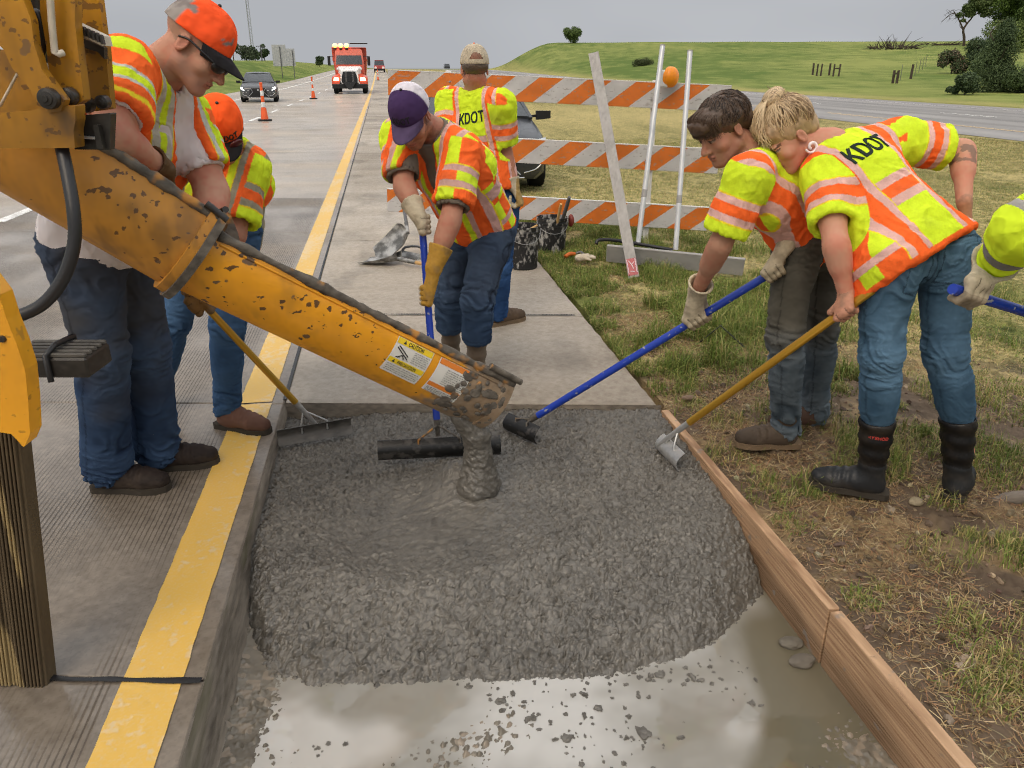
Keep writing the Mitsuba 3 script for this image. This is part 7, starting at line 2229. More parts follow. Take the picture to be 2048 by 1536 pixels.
scene['shovel_mat'] = pr(proc(lambda p, n, uv: mix((0.10, 0.098, 0.092), (0.42, 0.415, 0.40), smoothstep(0.35, 0.7, fbm(p.x * 12, p.y * 12, p.z * 12, 4)))), 0.38, 0.5, metallic=0.35)
shovel('square shovel with a pale wooden handle lying flat on the shoulder', V(-0.244, 7.037, 0.006), V(0.078, 6.867, 0.02), V(0.597, 6.432, 0.02), 0.26, 'shovel_mat')
shovel('grey scoop shovel propped up behind the man in the purple cap', V(-0.137, 7.144, 0.01), V(0.184, 7.059, 0.23), V(0.142, 7.775, 0.532), 0.30, 'shovel_mat', 'tool_grey_mat', (-0.65, -0.45, 0.6))
k = tag(new('notched_trowel'), 'dark notched trowel lying on the shoulder among the shovels', 'trowel')
t0_, t1_ = V(0.06, 7.09, 0.02), V(0.308, 6.989, 0.02)
pg = Polygon([(0, 0), (0.30, 0), (0.30, 0.10), (0, 0.10)]).difference(union_all([sbox(0.012 + i * 0.03, -0.01, 0.027 + i * 0.03, 0.022) for i in range(10)]))
part(k, 'plate', extr(pg, 0.004, t0_, frame(x=t1_ - t0_, z=V(0, -0.5, 0.85))), 'shovel_mat', 30)
part(k, 'grip', tube(smooth_path([t0_ + V(0.04, 0.06, 0.03), t0_ + V(0.08, 0.08, 0.075), t0_ + V(0.2, 0.09, 0.075), t0_ + V(0.25, 0.07, 0.03)], 6), 0.012, 8), 'tool_grey_mat', True)
# odds and ends on the grass
k = tag(new('glove_pair'), 'pale work glove dropped on the grass beside the buckets', 'glove')
c = V(1.744, 6.68, 0.02)
F = Field(c - 0.16, c + 0.16, 0.005)
F.cone(c + V(-0.07, 0, 0.03), c + V(0.01, 0.01, 0.035), 0.035, 0.032, 0.02)
for i in range(4):
    F.cone(c + V(0.01, -0.02 + 0.014 * i, 0.04), c + V(0.085 - 0.008 * abs(i - 1.5), -0.03 + 0.02 * i, 0.03 + 0.008 * (i % 2)), 0.0125, 0.010, 0.006)
F.cone(c + V(-0.02, -0.02, 0.03), c + V(0.03, -0.055, 0.02), 0.014, 0.010, 0.008)
m = F.mesh(1); v = np.asarray(m.vertices); m.vertices = v + vnorm(m) * (0.01 * nz(v, 30, 3, 3))[:, None]
scene[k] = ply(m, 'leather_mat', True, color=np.clip(np.tile([0.50, 0.43, 0.33], (len(v), 1)) * (1 + 0.6 * nz(v, 30, 5, 3))[:, None], 0, 1))
k = tag(new('hand_tool'), 'orange-handled hand tool lying in the grass by the buckets', 'hand tool')
c = V(1.636, 6.856, 0.03)
part(k, 'handle', tube(smooth_path([c + V(-0.05, -0.02, 0), c + V(0, 0, 0.02), c + V(0.06, 0.02, 0.01)], 5), [0.018] * 10 + [0.012], 10), 'orange_grip_mat', True)
part(k, 'head', tube(smooth_path([c + V(0.05, 0.02, 0.01), c + V(0.10, 0.01, 0.03), c + V(0.13, -0.03, 0.01)], 5), 0.014, 8), 'tool_grey_mat', True)
scene['orange_grip_mat'] = pr((0.55, 0.13, 0.02), 0.45, 0.4)
k = tag(new('rebar_stirrup'), 'thin black bent wire sticking out of the grass by the young man', 'wire')
w_ = [V(1.803, 4.118, 0.101), V(1.97, 4.243, 0.162), V(2.063, 4.076, 0.101)]
scene[k] = ply(cat_([tube([V(1.906, 4.41, 0), V(1.99, 4.282, -0) + V(0, 0, 0.16), V(2.176, 4.309, 0)], 0.0042, 6)]), 'hose_mat', True)


# ---------------------------------------------------------------- vehicles
scene['glass_mat'] = pr((0.015, 0.02, 0.024), 0.06, 0.8)
scene['tyre_mat'] = pr((0.016, 0.016, 0.016), 0.8, 0.2)
scene['rim_mat'] = pr((0.35, 0.35, 0.36), 0.35, 0.5, metallic=0.6)
scene['dark_trim_mat'] = pr((0.012, 0.012, 0.013), 0.45, 0.4)
scene['chrome_mat'] = pr((0.62, 0.62, 0.63), 0.18, 0.5, metallic=0.9)
scene['graphite_paint_mat'] = pr((0.055, 0.057, 0.062), 0.22, 0.6, clearcoat=0.8)
scene['black_paint_mat'] = pr((0.022, 0.024, 0.028), 0.20, 0.6, clearcoat=0.9)
scene['orange_truck_mat'] = pr((0.52, 0.075, 0.035), 0.28, 0.5, clearcoat=0.5)
scene['truck_white_mat'] = pr((0.72, 0.72, 0.72), 0.35, 0.5)
scene['red_truck_mat'] = pr((0.32, 0.05, 0.045), 0.3, 0.5)


def loft(stations, prof):
    """closed skin through stations (y, *parameters), prof(parameters) giving the half outline (x, z) from bottom to top"""
    rows = []
    for s in stations:
        h = np.array(prof(*s[1:]))
        full = np.vstack([h, (h * [-1, 1])[::-1]])
        rows.append(np.stack([full[:, 0], np.full(len(full), s[0]), full[:, 1]], 1))
    n, m = len(rows), len(rows[0])
    v = np.vstack(rows)
    i, j = np.meshgrid(np.arange(n - 1), np.arange(m), indexing='ij')
    q = np.stack([i * m + j, i * m + (j + 1) % m, (i + 1) * m + (j + 1) % m, (i + 1) * m + j], -1).reshape(-1, 4)
    f = [q[:, [0, 1, 2]], q[:, [0, 2, 3]]]
    c = np.array([rows[0].mean(0), rows[-1].mean(0)]); v = np.vstack([v, c])
    k = np.arange(m)
    f += [np.stack([(k + 1) % m, k, np.full(m, n * m)], 1), np.stack([k + (n - 1) * m, (k + 1) % m + (n - 1) * m, np.full(m, n * m + 1)], 1)]
    return trimesh.Trimesh(v, np.vstack(f), process=False)


def wheel(k, c, r, w, M):
    ax = V(1, 0, 0)
    wk = part(k, 'wheel', M(lathe([(0, -w / 2), (r * 0.62, -w / 2), (r * 0.93, -w / 2), (r, -w * 0.3), (r, w * 0.3), (r * 0.93, w / 2), (r * 0.62, w / 2), (0, w / 2)], 24, c, ax)), 'tyre_mat', 40)
    part(wk, 'rim', M(lathe([(0, w * 0.53), (r * 0.2, w * 0.53), (r * 0.5, w * 0.45), (r * 0.62, w * 0.51), (r * 0.62, -w * 0.51), (r * 0.5, -w * 0.45), (0, -w * 0.53)], 24, c, ax)), 'rim_mat', 30)


def sedan(label, loc, w, h, paint, lit, yaw=0.0, L=4.8, group=None):
    """a car whose nose points to -y"""
    k = tag(new('car'), label, 'car', group)
    R = rz(yaw)
    M = lambda m: mv(m, loc, R)
    hw = w / 2
    pf = lambda z0, z1, b, t: [(0, z0), (b * 0.88, z0), (b, z0 + 0.10), (b, z0 + (z1 - z0) * 0.55), (b * 0.97, z0 + (z1 - z0) * 0.82), (t, z1 - 0.02), (t * 0.6, z1 + 0.015), (0, z1 + 0.02)]
    y0 = 0.0
    st = [(0.0, 0.30, 0.66, hw * 0.72, hw * 0.62), (0.06, 0.22, 0.74, hw * 0.84, hw * 0.74), (0.22, 0.20, 0.80, hw * 0.93, hw * 0.80), (0.6, 0.19, 0.88, hw * 0.985, hw * 0.84), (1.25, 0.20, 0.965, hw, hw * 0.87),
          (1.6, 0.2, 0.99, hw, hw * 0.88), (3.0, 0.2, 1.0, hw, hw * 0.88), (L - 0.8, 0.22, 1.02, hw * 0.99, hw * 0.86), (L - 0.2, 0.26, 1.0, hw * 0.93, hw * 0.78), (L, 0.34, 0.9, hw * 0.86, hw * 0.7)]
    part(k, 'body', M(loft(st, pf)), paint, 35)
    zb, zr = 0.97, h
    gh = [(1.22, hw * 0.86, hw * 0.84, zb, zb + 0.02), (2.05, hw * 0.87, hw * 0.66, zb, zr - 0.05), (2.6, hw * 0.87, hw * 0.67, zb, zr - 0.015), (3.3, hw * 0.86, hw * 0.66, zb, zr - 0.05), (4.2, hw * 0.82, hw * 0.70, zb, zb + 0.12)]
    part(k, 'window', M(loft([(y, b, t, a, c) for y, b, t, a, c in gh], lambda b, t, a, c: [(0, a - 0.03), (b, a - 0.03), (t, c), (t * 0.5, c + 0.012), (0, c + 0.014)])), 'glass_mat', 30)
    roof = [(2.02, hw * 0.655, zr - 0.055), (2.2, hw * 0.665, zr - 0.025), (2.6, hw * 0.67, zr), (3.1, hw * 0.66, zr - 0.02), (3.35, hw * 0.64, zr - 0.05)]
    part(k, 'roof', M(loft([(y, t, c) for y, t, c in roof], lambda t, c: [(0, c - 0.03), (t * 1.02, c - 0.03), (t, c), (t * 0.5, c + 0.022), (0, c + 0.026)])), paint, 35)
    for s in (-1, 1):
        for p in (((s * hw * 0.855, 1.20, zb - 0.01), (s * hw * 0.655, 2.06, zr - 0.045)), ((s * hw * 0.865, 2.75, zb), (s * hw * 0.665, 2.72, zr - 0.02))):
            part(k, 'pillar', M(bar(p[0], p[1], 0.055, 0.04)), paint, 30)
        mk = part(k, 'mirror', M(hull(np.vstack([np.array([(s * (hw + a), 1.50 + b, 1.00 + c)]) for a in (-0.02, 0.20) for b in (-0.06 - 0.02 * (a < 0.1), 0.04) for c in (-0.075 + 0.02 * (a > 0.1), 0.055)]))), 'dark_trim_mat', 30)
        part(k, 'mirror_arm', M(bar((s * (hw * 0.84), 1.50, 0.97), (s * (hw + 0.05), 1.50, 0.99), 0.05, 0.035)), 'dark_trim_mat', 30)
        part(k, 'headlight', M(hull([(s * hw * 0.52, -0.005, 0.60), (s * hw * 0.50, 0.03, 0.68), (s * hw * 0.80, 0.16, 0.74), (s * hw * 0.955, 0.30, 0.76), (s * hw * 0.93, 0.17, 0.66), (s * hw * 0.80, 0.02, 0.60), (s * hw * 0.7, 0.20, 0.68)])), 'lamp_lit_mat' if lit else 'chrome_mat', 30)
        part(k, 'fog_trim', M(tube(smooth_path([(s * hw * 0.60, -0.005, 0.31), (s * hw * 0.78, 0.03, 0.36), (s * hw * 0.86, 0.055, 0.46), (s * hw * 0.62, 0.0, 0.49)], 5), 0.011, 6)), 'chrome_mat', True)
        for y in (0.92, L - 0.98):
            wheel(k, V(s * (hw - 0.10), y, 0.335), 0.335, 0.22, M)
    gr = part(k, 'grille', M(hull([(sx * a, y, z) for sx in (-1, 1) for a, y, z in ((hw * 0.40, -0.025, 0.70), (hw * 0.28, -0.045, 0.52), (hw * 0.52, -0.03, 0.30), (hw * 0.40, 0.12, 0.70), (hw * 0.52, 0.12, 0.30))])), 'dark_trim_mat', 30)
    for s in (-1, 1):
        part(gr, 'frame', M(tube([(s * hw * 0.42, -0.025, 0.71), (s * hw * 0.29, -0.05, 0.52), (s * hw * 0.54, -0.03, 0.29)], 0.013, 6)), 'chrome_mat', True)
    part(gr, 'emblem', M(lathe([(0, 0.012), (0.05, 0.010), (0.055, 0)], 16, (0, -0.045, 0.61), (0, -1, 0))), 'chrome_mat', 30)
    part(k, 'lower_lip', M(tube([(-hw * 0.6, 0.0, 0.245), (0, -0.04, 0.24), (hw * 0.6, 0.0, 0.245)], 0.016, 6)), 'chrome_mat', True)
    return k


scene['lamp_lit_mat'] = {'type': 'twosided', 'bsdf': {'type': 'diffuse', 'reflectance': {'type': 'rgb', 'value': [0.8, 0.8, 0.78]}}}


def lamp(parent, name, mesh, rgb, smooth=30):
    key = new(parent + '__' + name)
    scene[key] = {**ply(mesh, 'lamp_lit_mat', smooth), 'emitter': {'type': 'area', 'radiance': {'type': 'rgb', 'value': list(rgb)}}}
    return key


sedan('dark grey sedan driving toward the camera in the left lane beyond the orange tube', V(-6.34, 44.6, 0), 1.86, 1.46, 'graphite_paint_mat', True, 0.10, group='cars')
for k in [k for k in scene if k.startswith('car__headlight')]:
    scene[k]['emitter'] = {'type': 'area', 'radiance': {'type': 'rgb', 'value': [1.2, 1.2, 1.15]}}
sedan('black car parked on the verge behind the striped barricade', V(1.33, 10.9, -0.02), 1.92, 1.44, 'black_paint_mat', False, -0.05, group='cars')


def dump_truck(label, loc, sc=1.0):
    k = tag(new('dump_truck'), label, 'truck')
    M = lambda m: mv(trimesh.Trimesh(np.asarray(m.vertices) * sc, m.faces, process=False), loc)
    B = lambda size, c, ch=0.03: M(cbox(size, ch, c))
    # cab
    cab = hull([(sx * a, y, z) for sx in (-1, 1) for a, y, z in ((1.02, 1.55, 1.25), (1.02, 3.1, 1.25), (1.03, 1.50, 1.9), (0.93, 1.95, 2.85), (0.80, 2.1, 2.96), (0.93, 3.1, 2.92), (1.02, 3.1, 1.9))])
    part(k, 'cab', M(cab), 'orange_truck_mat', 30)
    part(k, 'windshield', M(hull([(sx * a, y, z) for sx in (-1, 1) for a, y, z in ((0.93, 1.475, 1.92), (0.84, 1.90, 2.72), (0.93, 1.54, 1.92), (0.84, 1.97, 2.72))])), 'glass_mat', 30)
    for s in (-1, 1):
        part(k, 'side_window', M(hull([(s * 1.035, 1.8, 1.95), (s * 1.035, 2.8, 1.95), (s * 0.96, 2.1, 2.6), (s * 0.96, 2.8, 2.6), (s * 1.0, 1.8, 1.95), (s * 0.94, 2.8, 2.6)])), 'glass_mat', 30)
        part(k, 'mirror', B((0.20, 0.12, 0.62), (s * 1.38, 1.45, 2.15)), 'dark_trim_mat', 30)
        part(k, 'mirror_arm', M(tube([(s * 1.0, 1.6, 2.45), (s * 1.36, 1.45, 2.45)], 0.02, 6)), 'dark_trim_mat', True)
        part(k, 'fender', M(hull([(s * 0.62, 0.15, 1.28), (s * 1.22, 0.2, 1.05), (s * 1.24, 0.2, 0.62), (s * 0.70, 0.02, 0.62), (s * 1.24, 1.4, 1.15), (s * 0.62, 1.4, 1.42), (s * 1.22, 1.4, 0.95), (s * 0.7, 1.4, 0.9)])), 'orange_truck_mat', 30)
        lamp(k, 'headlight', M(hull([(s * 0.74, -0.01, 0.86), (s * 1.10, 0.06, 0.86), (s * 0.76, 0.0, 1.06), (s * 1.06, 0.09, 1.06), (s * 0.9, 0.2, 0.95)])), (1.6, 1.0, 0.5))
        part(k, 'hood_lamp', M(trimesh.creation.icosphere(2, 0.11).apply_translation((s * 0.78, 1.0, 1.62))), 'truck_white_mat', True)
        for y in (0.75, 4.9, 6.2):
            wheel(k, V(s * 1.0, y, 0.50), 0.50, 0.30, M)
    part(k, 'hood', M(hull([(sx * a, y, z) for sx in (-1, 1) for a, y, z in ((0.60, 0.0, 0.75), (0.52, 0.05, 1.52), (0.62, 0.25, 1.60), (0.78, 1.5, 1.80), (0.82, 1.5, 0.9), (0.66, 0.2, 0.75))])), 'truck_white_mat', 30)
    gr = part(k, 'grille', M(hull([(sx * a, y, z) for sx in (-1, 1) for a, y, z in ((0.50, -0.03, 0.66), (0.56, -0.03, 0.95), (0.43, 0.01, 1.42), (0.36, 0.02, 1.46), (0.45, 0.2, 0.7), (0.4, 0.2, 1.4))])), 'dark_trim_mat', 30)
    for s in (-1, 1):
        for i in range(5):
            part(gr, 'grille_bar', B((0.13, 0.02, 0.035), (s * 0.24, -0.03 + 0.008 * i, 0.84 + 0.13 * i), 0.006), 'float_mat', 30)
    part(k, 'bumper', B((2.44, 0.22, 0.30), (0, -0.05, 0.50)), 'dark_trim_mat', 30)
    part(k, 'plow_hitch', M(hull([(-0.42, -0.42, 0.74), (0.42, -0.42, 0.74), (0.10, -0.5, 0.30), (-0.10, -0.5, 0.30), (-0.5, -0.12, 0.8), (0.5, -0.12, 0.8), (0, -0.12, 0.28)])), 'dark_trim_mat', 30)
    part(k, 'chassis', B((0.9, 6.2, 0.25), (0, 3.6, 0.62)), 'dark_trim_mat', 30)
    bed = cat_([hull([(sx * a, y, z) for sx in (-1, 1) for a, y, z in ((1.05, 3.3, 1.0), (1.22, 3.3, 2.3), (1.05, 7.4, 1.0), (1.22, 7.4, 2.3))]), cbox((2.46, 0.14, 0.9), 0.02, (0, 3.28, 2.6)), cbox((2.4, 0.9, 0.05), 0.01, (0, 2.9, 3.03))])
    part(k, 'dump_bed', M(bed), 'orange_truck_mat', 30)
    part(k, 'cab_guard', M(tube([(0.1, 2.3, 3.30), (1.35, 2.3, 3.30)], 0.035, 8)), 'dark_trim_mat', True)
    for i, x in enumerate((-0.92, -0.52, -0.12)):
        lamp(k, 'beacon', M(hull(trimesh.creation.icosphere(2, 0.17).vertices * [1, 0.8, 0.85] + [x, 2.0, 3.16])), (1.6, 0.42, 0.03))
        part(k, 'beacon_foot', M(lathe([(0.0, 0.0), (0.12, 0.0), (0.10, 0.08), (0, 0.08)], 12, (x, 2.0, 2.92))), 'dark_trim_mat', 30)
    return k


dump_truck('orange and white dump truck with lit amber beacons driving down the right lane', V(-2.10, 58.7, 0.01))
# the distant truck and van at the crest
k = tag(new('pickup_truck'), 'distant red truck with its headlights on at the crest of the road', 'truck')
o = V(0.0, 163, float(rise(163)))
part(k, 'body', mv(hull([(sx * a, y, z) for sx in (-1, 1) for a, y, z in ((1.05, 0, 0.45), (1.0, 0.1, 1.2), (1.05, 5.0, 0.45), (1.05, 5.0, 1.25), (1.0, 1.4, 1.3))]), o), 'red_truck_mat', 30)
part(k, 'cab', mv(hull([(sx * a, y, z) for sx in (-1, 1) for a, y, z in ((0.98, 1.3, 1.25), (0.85, 1.9, 2.15), (0.85, 3.3, 2.15), (0.98, 3.6, 1.25))]), o), 'glass_mat', 30)
part(k, 'roof', mv(cbox((1.72, 1.6, 0.10), 0.03, (0, 2.6, 2.18)), o), 'red_truck_mat', 30)
part(k, 'bumper', mv(cbox((2.1, 0.2, 0.35), 0.04, (0, -0.05, 0.5)), o), 'dark_trim_mat', 30)
for s in (-1, 1):
    lamp(k, 'headlight', mv(lathe([(0, 0.05), (0.20, 0.03), (0.22, 0)], 12, (s * 0.72, 0.0, 0.85), (0, -1, 0)), o), (1.6, 1.2, 0.7))
    for y in (0.9, 4.0):
        wheel(k, V(s * 0.92, y, 0.38), 0.38, 0.25, lambda m: mv(m, o))
k = tag(new('van'), 'tiny dark van far off on the other carriageway', 'van')
o = V(20.5, 285, float(rise(285)))
o = V(24.2, 300, float(rise(300)))
part(k, 'body', mv(hull([(sx * a, y, z) for sx in (-1, 1) for a, y, z in ((0.95, 0, 0.3), (0.95, 0, 1.0), (0.8, 0.9, 1.9), (0.85, 4.5, 1.9), (0.95, 4.6, 0.3), (0.95, 4.6, 1.1))]), o), 'black_paint_mat', 30)
part(k, 'windshield', mv(hull([(sx * a, y, z) for sx in (-1, 1) for a, y, z in ((0.85, 0.10, 1.15), (0.74, 0.72, 1.78), (0.85, 0.3, 1.15), (0.74, 0.9, 1.78))]), o), 'glass_mat', 30)

# ---- tubular channelizers
scene['tube_orange_mat'] = pr((0.80, 0.125, 0.035), 0.4, 0.4)
scene['tube_white_mat'] = pr((0.70, 0.70, 0.70), 0.4, 0.4)


def channelizer(loc, label, h=1.22):
    k = tag(new('traffic_tube'), label, 'traffic cone', 'traffic tubes along the lane line')
    part(k, 'base', lathe([(0, 0.0), (0.235, 0.0), (0.235, 0.05), (0.20, 0.06), (0, 0.06)], 8, loc), 'dark_trim_mat', 30)
    f = h / 1.22
    part(k, 'tube', lathe([(0.0, 0.06), (0.125, 0.06), (0.088, 0.40 * f), (0.060, 0.44 * f), (0.050, 0.9 * f), (0.045, 1.14 * f), (0.055, 1.16 * f), (0.055, 1.20 * f), (0.03, 1.22 * f), (0, 1.22 * f)], 16, loc), 'tube_orange_mat', 40)
    for z0, z1, r0, r1 in ((0.44, 0.60, 0.066, 0.062), (0.80, 0.96, 0.060, 0.055)):
        part(k, 'band', lathe([(r0 * 0.9, z0 * f), (r0, z0 * f), (r1, z1 * f), (r1 * 0.9, z1 * f)], 16, loc), 'tube_white_mat', 40)


channelizer(V(-3.94, 28.5, 0), 'orange and white traffic tube on the lane line, nearest one')
channelizer(V(-3.93, 49.4, 0), 'orange and white traffic tube on the lane line beside the dump truck')
channelizer(V(-0.25, 105, float(rise(105))), 'tiny orange traffic tube beyond the dump truck')

# ---- signs seen from behind, radio mast, utility pole
scene['sign_back_mat'] = pr((0.45, 0.46, 0.47), 0.45, 0.5, metallic=0.3)
scene['galv_mat'] = pr((0.34, 0.35, 0.36), 0.5, 0.4, metallic=0.4)
k = tag(new('road_sign'), 'blank grey back of a stepped road sign on two posts', 'road sign')
g1, g2 = V(-13.4, 119.0, 0.4), V(-11.75, 119.0, 0.42)
for g, top in ((g1, 4.1), (g2, 3.6)):
    part(k, 'post', bar(g - V(0, 0, 0.1), g + V(0, 0, top), 0.10, 0.10), 'tool_grey_mat', 30)
part(k, 'panel', cbox((1.85, 0.03, 2.75), 0.01, (-13.55, 119.12, 3.35)), 'sign_back_mat', 30)
part(k, 'panel', cbox((1.15, 0.03, 2.25), 0.01, (-12.04, 119.12, 3.12)), 'sign_back_mat', 30)
k = tag(new('radio_mast'), 'thin grey lattice radio mast rising out of the frame at the left', 'radio mast')
mb = V(-60.16, 420, 3.881); mb = V(mb[0], mb[1], 2.0)
legs = [V(0.7 * math.cos(a), 0.7 * math.sin(a), 0) for a in (0.3, 2.4, 4.5)]
for l in legs:
    part(k, 'leg', rod(mb + l, mb + l + V(0, 0, 78), 0.14, 0.12, 6), 'galv_mat', 30)
br = []
for i in range(52):
    for j in range(3):
        a, b = legs[j], legs[(j + 1) % 3]
        br.append(rod(mb + a + V(0, 0, 1.5 * i), mb + b + V(0, 0, 1.5 * i + 1.5), 0.05, sides=4))
bk = part(k, 'bracing', cat_(br), 'galv_mat', False); labels[bk] = {'kind': 'stuff'}
k = tag(new('utility_pole'), 'small utility pole with one crossarm on the left skyline', 'utility pole')
g = V(-23.0, 172, 2.2)
part(k, 'pole', rod(g, g + V(0, 0, 3.9), 0.13, 0.10, 8), 'tool_grey_mat', 30)
part(k, 'crossarm', bar(g + V(-0.9, 0, 3.6), g + V(0.9, 0, 3.6), 0.1, 0.12), 'tool_grey_mat', 30)


# ---------------------------------------------------------------- plants
scene['leaf_mat'] = vc(0.7, 0.25)
scene['bark_mat'] = pr(proc(lambda p, n, uv: mix((0.030, 0.024, 0.018), (0.11, 0.09, 0.07), fbm(p.x * 9, p.y * 9, p.z * 3, 3))), 0.9, 0.15)
scene['blade_mat'] = vc(0.75, 0.2)


def leaf_cloud(rg, blobs, n, size, lo, hi, flat=0.0, tip=None):
    """n leaf-sized quads through the blobs [(centre, radii, weight)]; colours vary by clump, leaf and height"""
    w = np.array([b[2] for b in blobs], float); w /= w.sum()
    pick = rg.choice(len(blobs), n, p=w)
    C = np.array([b[0] for b in blobs])[pick]; Rd = np.array([b[1] for b in blobs])[pick]
    d = rg.normal(0, 1, (n, 3)); d /= np.linalg.norm(d, axis=1, keepdims=True)
    r = rg.uniform(0.25, 1.0, n) ** 0.45
    wob = 1 + 0.55 * (meshkit.noise(d * 2.6 + pick[:, None] * 3.7) - 0.5) + 0.4 * (meshkit.noise(d * 6 + pick[:, None] * 1.3) - 0.5)
    p = C + d * Rd * (r * wob)[:, None]
    a = rg.normal(0, 1, (n, 3)); a[:, 2] *= 1 - flat; a /= np.linalg.norm(a, axis=1, keepdims=True)
    b = np.cross(a, rg.normal(0, 1, (n, 3))); b /= np.linalg.norm(b, axis=1, keepdims=True)
    s = size * rg.uniform(0.5, 1.4, n)[:, None]
    v = np.stack([p - a * s, p + b * s * 0.55, p + a * s, p - b * s * 0.55], 1).reshape(-1, 3)
    k = np.arange(n) * 4
    f = np.concatenate([np.stack([k, k + 1, k + 2], 1), np.stack([k, k + 2, k + 3], 1)])
    t = np.clip(rg.uniform(0, 1, n) * 0.6 + rg.uniform(0, 1, len(blobs))[pick] * 0.45 + 0.0, 0, 1)
    col = np.array(lo) * (1 - t[:, None]) + np.array(hi) * t[:, None]
    if tip is not None:
        m = rg.uniform(0, 1, n) < tip[1]; col[m] = np.array(tip[0])
    return trimesh.Trimesh(v, f, process=False), np.repeat(col, 4, 0)


def limbs(rg, base, height, r, n, spread, start=0.35):
    ms = [tube(smooth_path([base, base + V(rg.normal(0, 0.05), rg.normal(0, 0.05), 0.5) * height, base + V(rg.normal(0, 0.1) * height, rg.normal(0, 0.1) * height, height * 0.9)], 6), np.linspace(r, r * 0.25, 13), 8)]
    ends = []
    for i in range(n):
        a = rg.uniform(0, 2 * np.pi); h0 = height * rg.uniform(start, 0.8)
        e = base + V(math.cos(a) * spread * rg.uniform(0.5, 1), math.sin(a) * spread * rg.uniform(0.5, 1), h0 + height * rg.uniform(0.1, 0.35))
        s = base + V(0, 0, h0 * 0.9)
        mid = (s + e) / 2 + V(rg.normal(0, 0.08), rg.normal(0, 0.08), rg.uniform(-0.05, 0.12)) * height
        ms.append(tube(smooth_path([s, mid, e], 5), np.linspace(r * 0.45, r * 0.10, 11), 6)); ends.append(e)
    return cat_(ms), ends


def tree(key, label, base, height, rad, seed, n, size, lo, hi, blobs=14, trunk=0.28, z0=0.25, cat='tree', group=None, shape='round', tip=None, bare=0):
    rg = np.random.default_rng(seed)
    k = tag(new(key), label, cat, group)
    tr, ends = limbs(rg, base - V(0, 0, 0.2), height * 0.9, trunk, 7, rad * 0.8)
    part(k, 'trunk', tr, 'bark_mat', 40)
    bl = []
    for i in range(blobs):
        if shape == 'cone':
            h = (i + 0.5) / blobs
            a = rg.uniform(0, 2 * np.pi); q = rad * (1 - h) ** 0.8 * rg.uniform(0.15, 0.75)
            c = base + V(math.cos(a) * q, math.sin(a) * q, height * (z0 + (1 - z0) * h * 0.94))
            rr = rad * (0.24 + 0.42 * (1 - h))
            bl.append((c, (rr, rr, rr * 0.85), rr ** 2))
        else:
            d = nrm(rg.normal(0, 1, 3)); q = rg.uniform(0.2, 0.85)
            c = base + V(0, 0, height * (z0 + (1 - z0) * 0.52)) + d * q * np.array([rad, rad, height * (1 - z0) * 0.48])
            rr = rad * rg.uniform(0.25, 0.5)
            bl.append((c, (rr, rr, rr * 0.8), rr ** 2))
    m, c = leaf_cloud(rg, bl, n, size, lo, hi, tip=tip)
    part(k, 'crown', m, 'leaf_mat', False, color=np.clip(c, 0.003, 1))
    return k


GLO, GHI = (0.050, 0.085, 0.026), (0.15, 0.215, 0.065)
CLO, CHI = (0.036, 0.062, 0.032), (0.095, 0.135, 0.060)
tree('tree', 'lone round tree on the skyline of the green hill', V(45.928, 195.203, 7.509), 3.6, 2.5, 3, 9000, 0.13, GLO, GHI, 12, z0=0.05)
# right-hand grove
k = tag(new('tree'), 'gnarled half-bare tree leaning left at the top right', 'tree')
g = V(104.987, 137.56, 5.492)
rg = np.random.default_rng(21)
H_ = 8.8
px = lambda x, y: g + HR_ * x * H_ + V(0, 0, 1) * y * H_
trunk_ = [smooth_path([px(0, -0.03), px(-0.03, 0.15), px(-0.08, 0.30), px(-0.03, 0.42), px(0.06, 0.56), px(0.10, 0.75)], 6), smooth_path([px(-0.08, 0.30), px(-0.20, 0.47), px(-0.31, 0.60), px(-0.42, 0.58), px(-0.56, 0.45)], 6),
          smooth_path([px(-0.31, 0.60), px(-0.38, 0.66), px(-0.5, 0.60)], 5), smooth_path([px(-0.08, 0.3), px(-0.16, 0.36), px(-0.18, 0.42)], 5), smooth_path([px(-0.04, 0.42), px(-0.14, 0.55), px(-0.12, 0.70)], 5), smooth_path([px(0.06, 0.56), px(0.18, 0.64), px(0.26, 0.78)], 5)]
tm_ = []
for i, t_ in enumerate(trunk_):
    r0 = (0.27, 0.15, 0.08, 0.07, 0.13, 0.14)[i]
    tm_.append(tube(t_, np.linspace(r0, r0 * 0.3, len(t_)), 7))
for i in range(36):
    s_ = px(rg.uniform(-0.5, -0.2), rg.uniform(0.48, 0.66)); d_ = V(rg.normal(-0.3, 0.5), rg.normal(0, 0.4), rg.normal(-0.2, 0.5))
    tm_.append(tube([s_, s_ + d_ * 0.6, s_ + d_ * 1.1 + V(0, 0, -0.2)], [0.03, 0.02, 0.008], 4))
part(k, 'trunk', cat_(tm_), 'bark_mat', 40)
bl = [(px(*c), (r * H_, r * H_, r * H_ * 0.75), w) for c, r, w in (((0.30, 0.62), 0.12, 0.8), ((0.18, 0.70), 0.10, 0.8), ((-0.02, 0.60), 0.10, 0.6), ((-0.06, 0.70), 0.13, 1.2), ((0.10, 0.80), 0.17, 2), ((0.02, 0.95), 0.16, 1.6), ((0.25, 0.85), 0.16, 1.6), ((-0.22, 0.58), 0.07, 0.25), ((0.15, 1.02), 0.14, 1.2), ((-0.13, 0.48), 0.05, 0.12), ((0.02, 0.62), 0.08, 0.4))]
m, c = leaf_cloud(rg, bl, 15000, 0.15, GLO, (0.15, 0.20, 0.07))
part(k, 'crown', m, 'leaf_mat', False, color=np.clip(c, 0.003, 1))
tree('tree', 'broad leafy tree at the top right corner, tallest of the grove', V(113.757, 133.757, 5.61), 13.0, 6.8, 5, 28000, 0.18, GLO, (0.15, 0.23, 0.055), 18, z0=0.08)
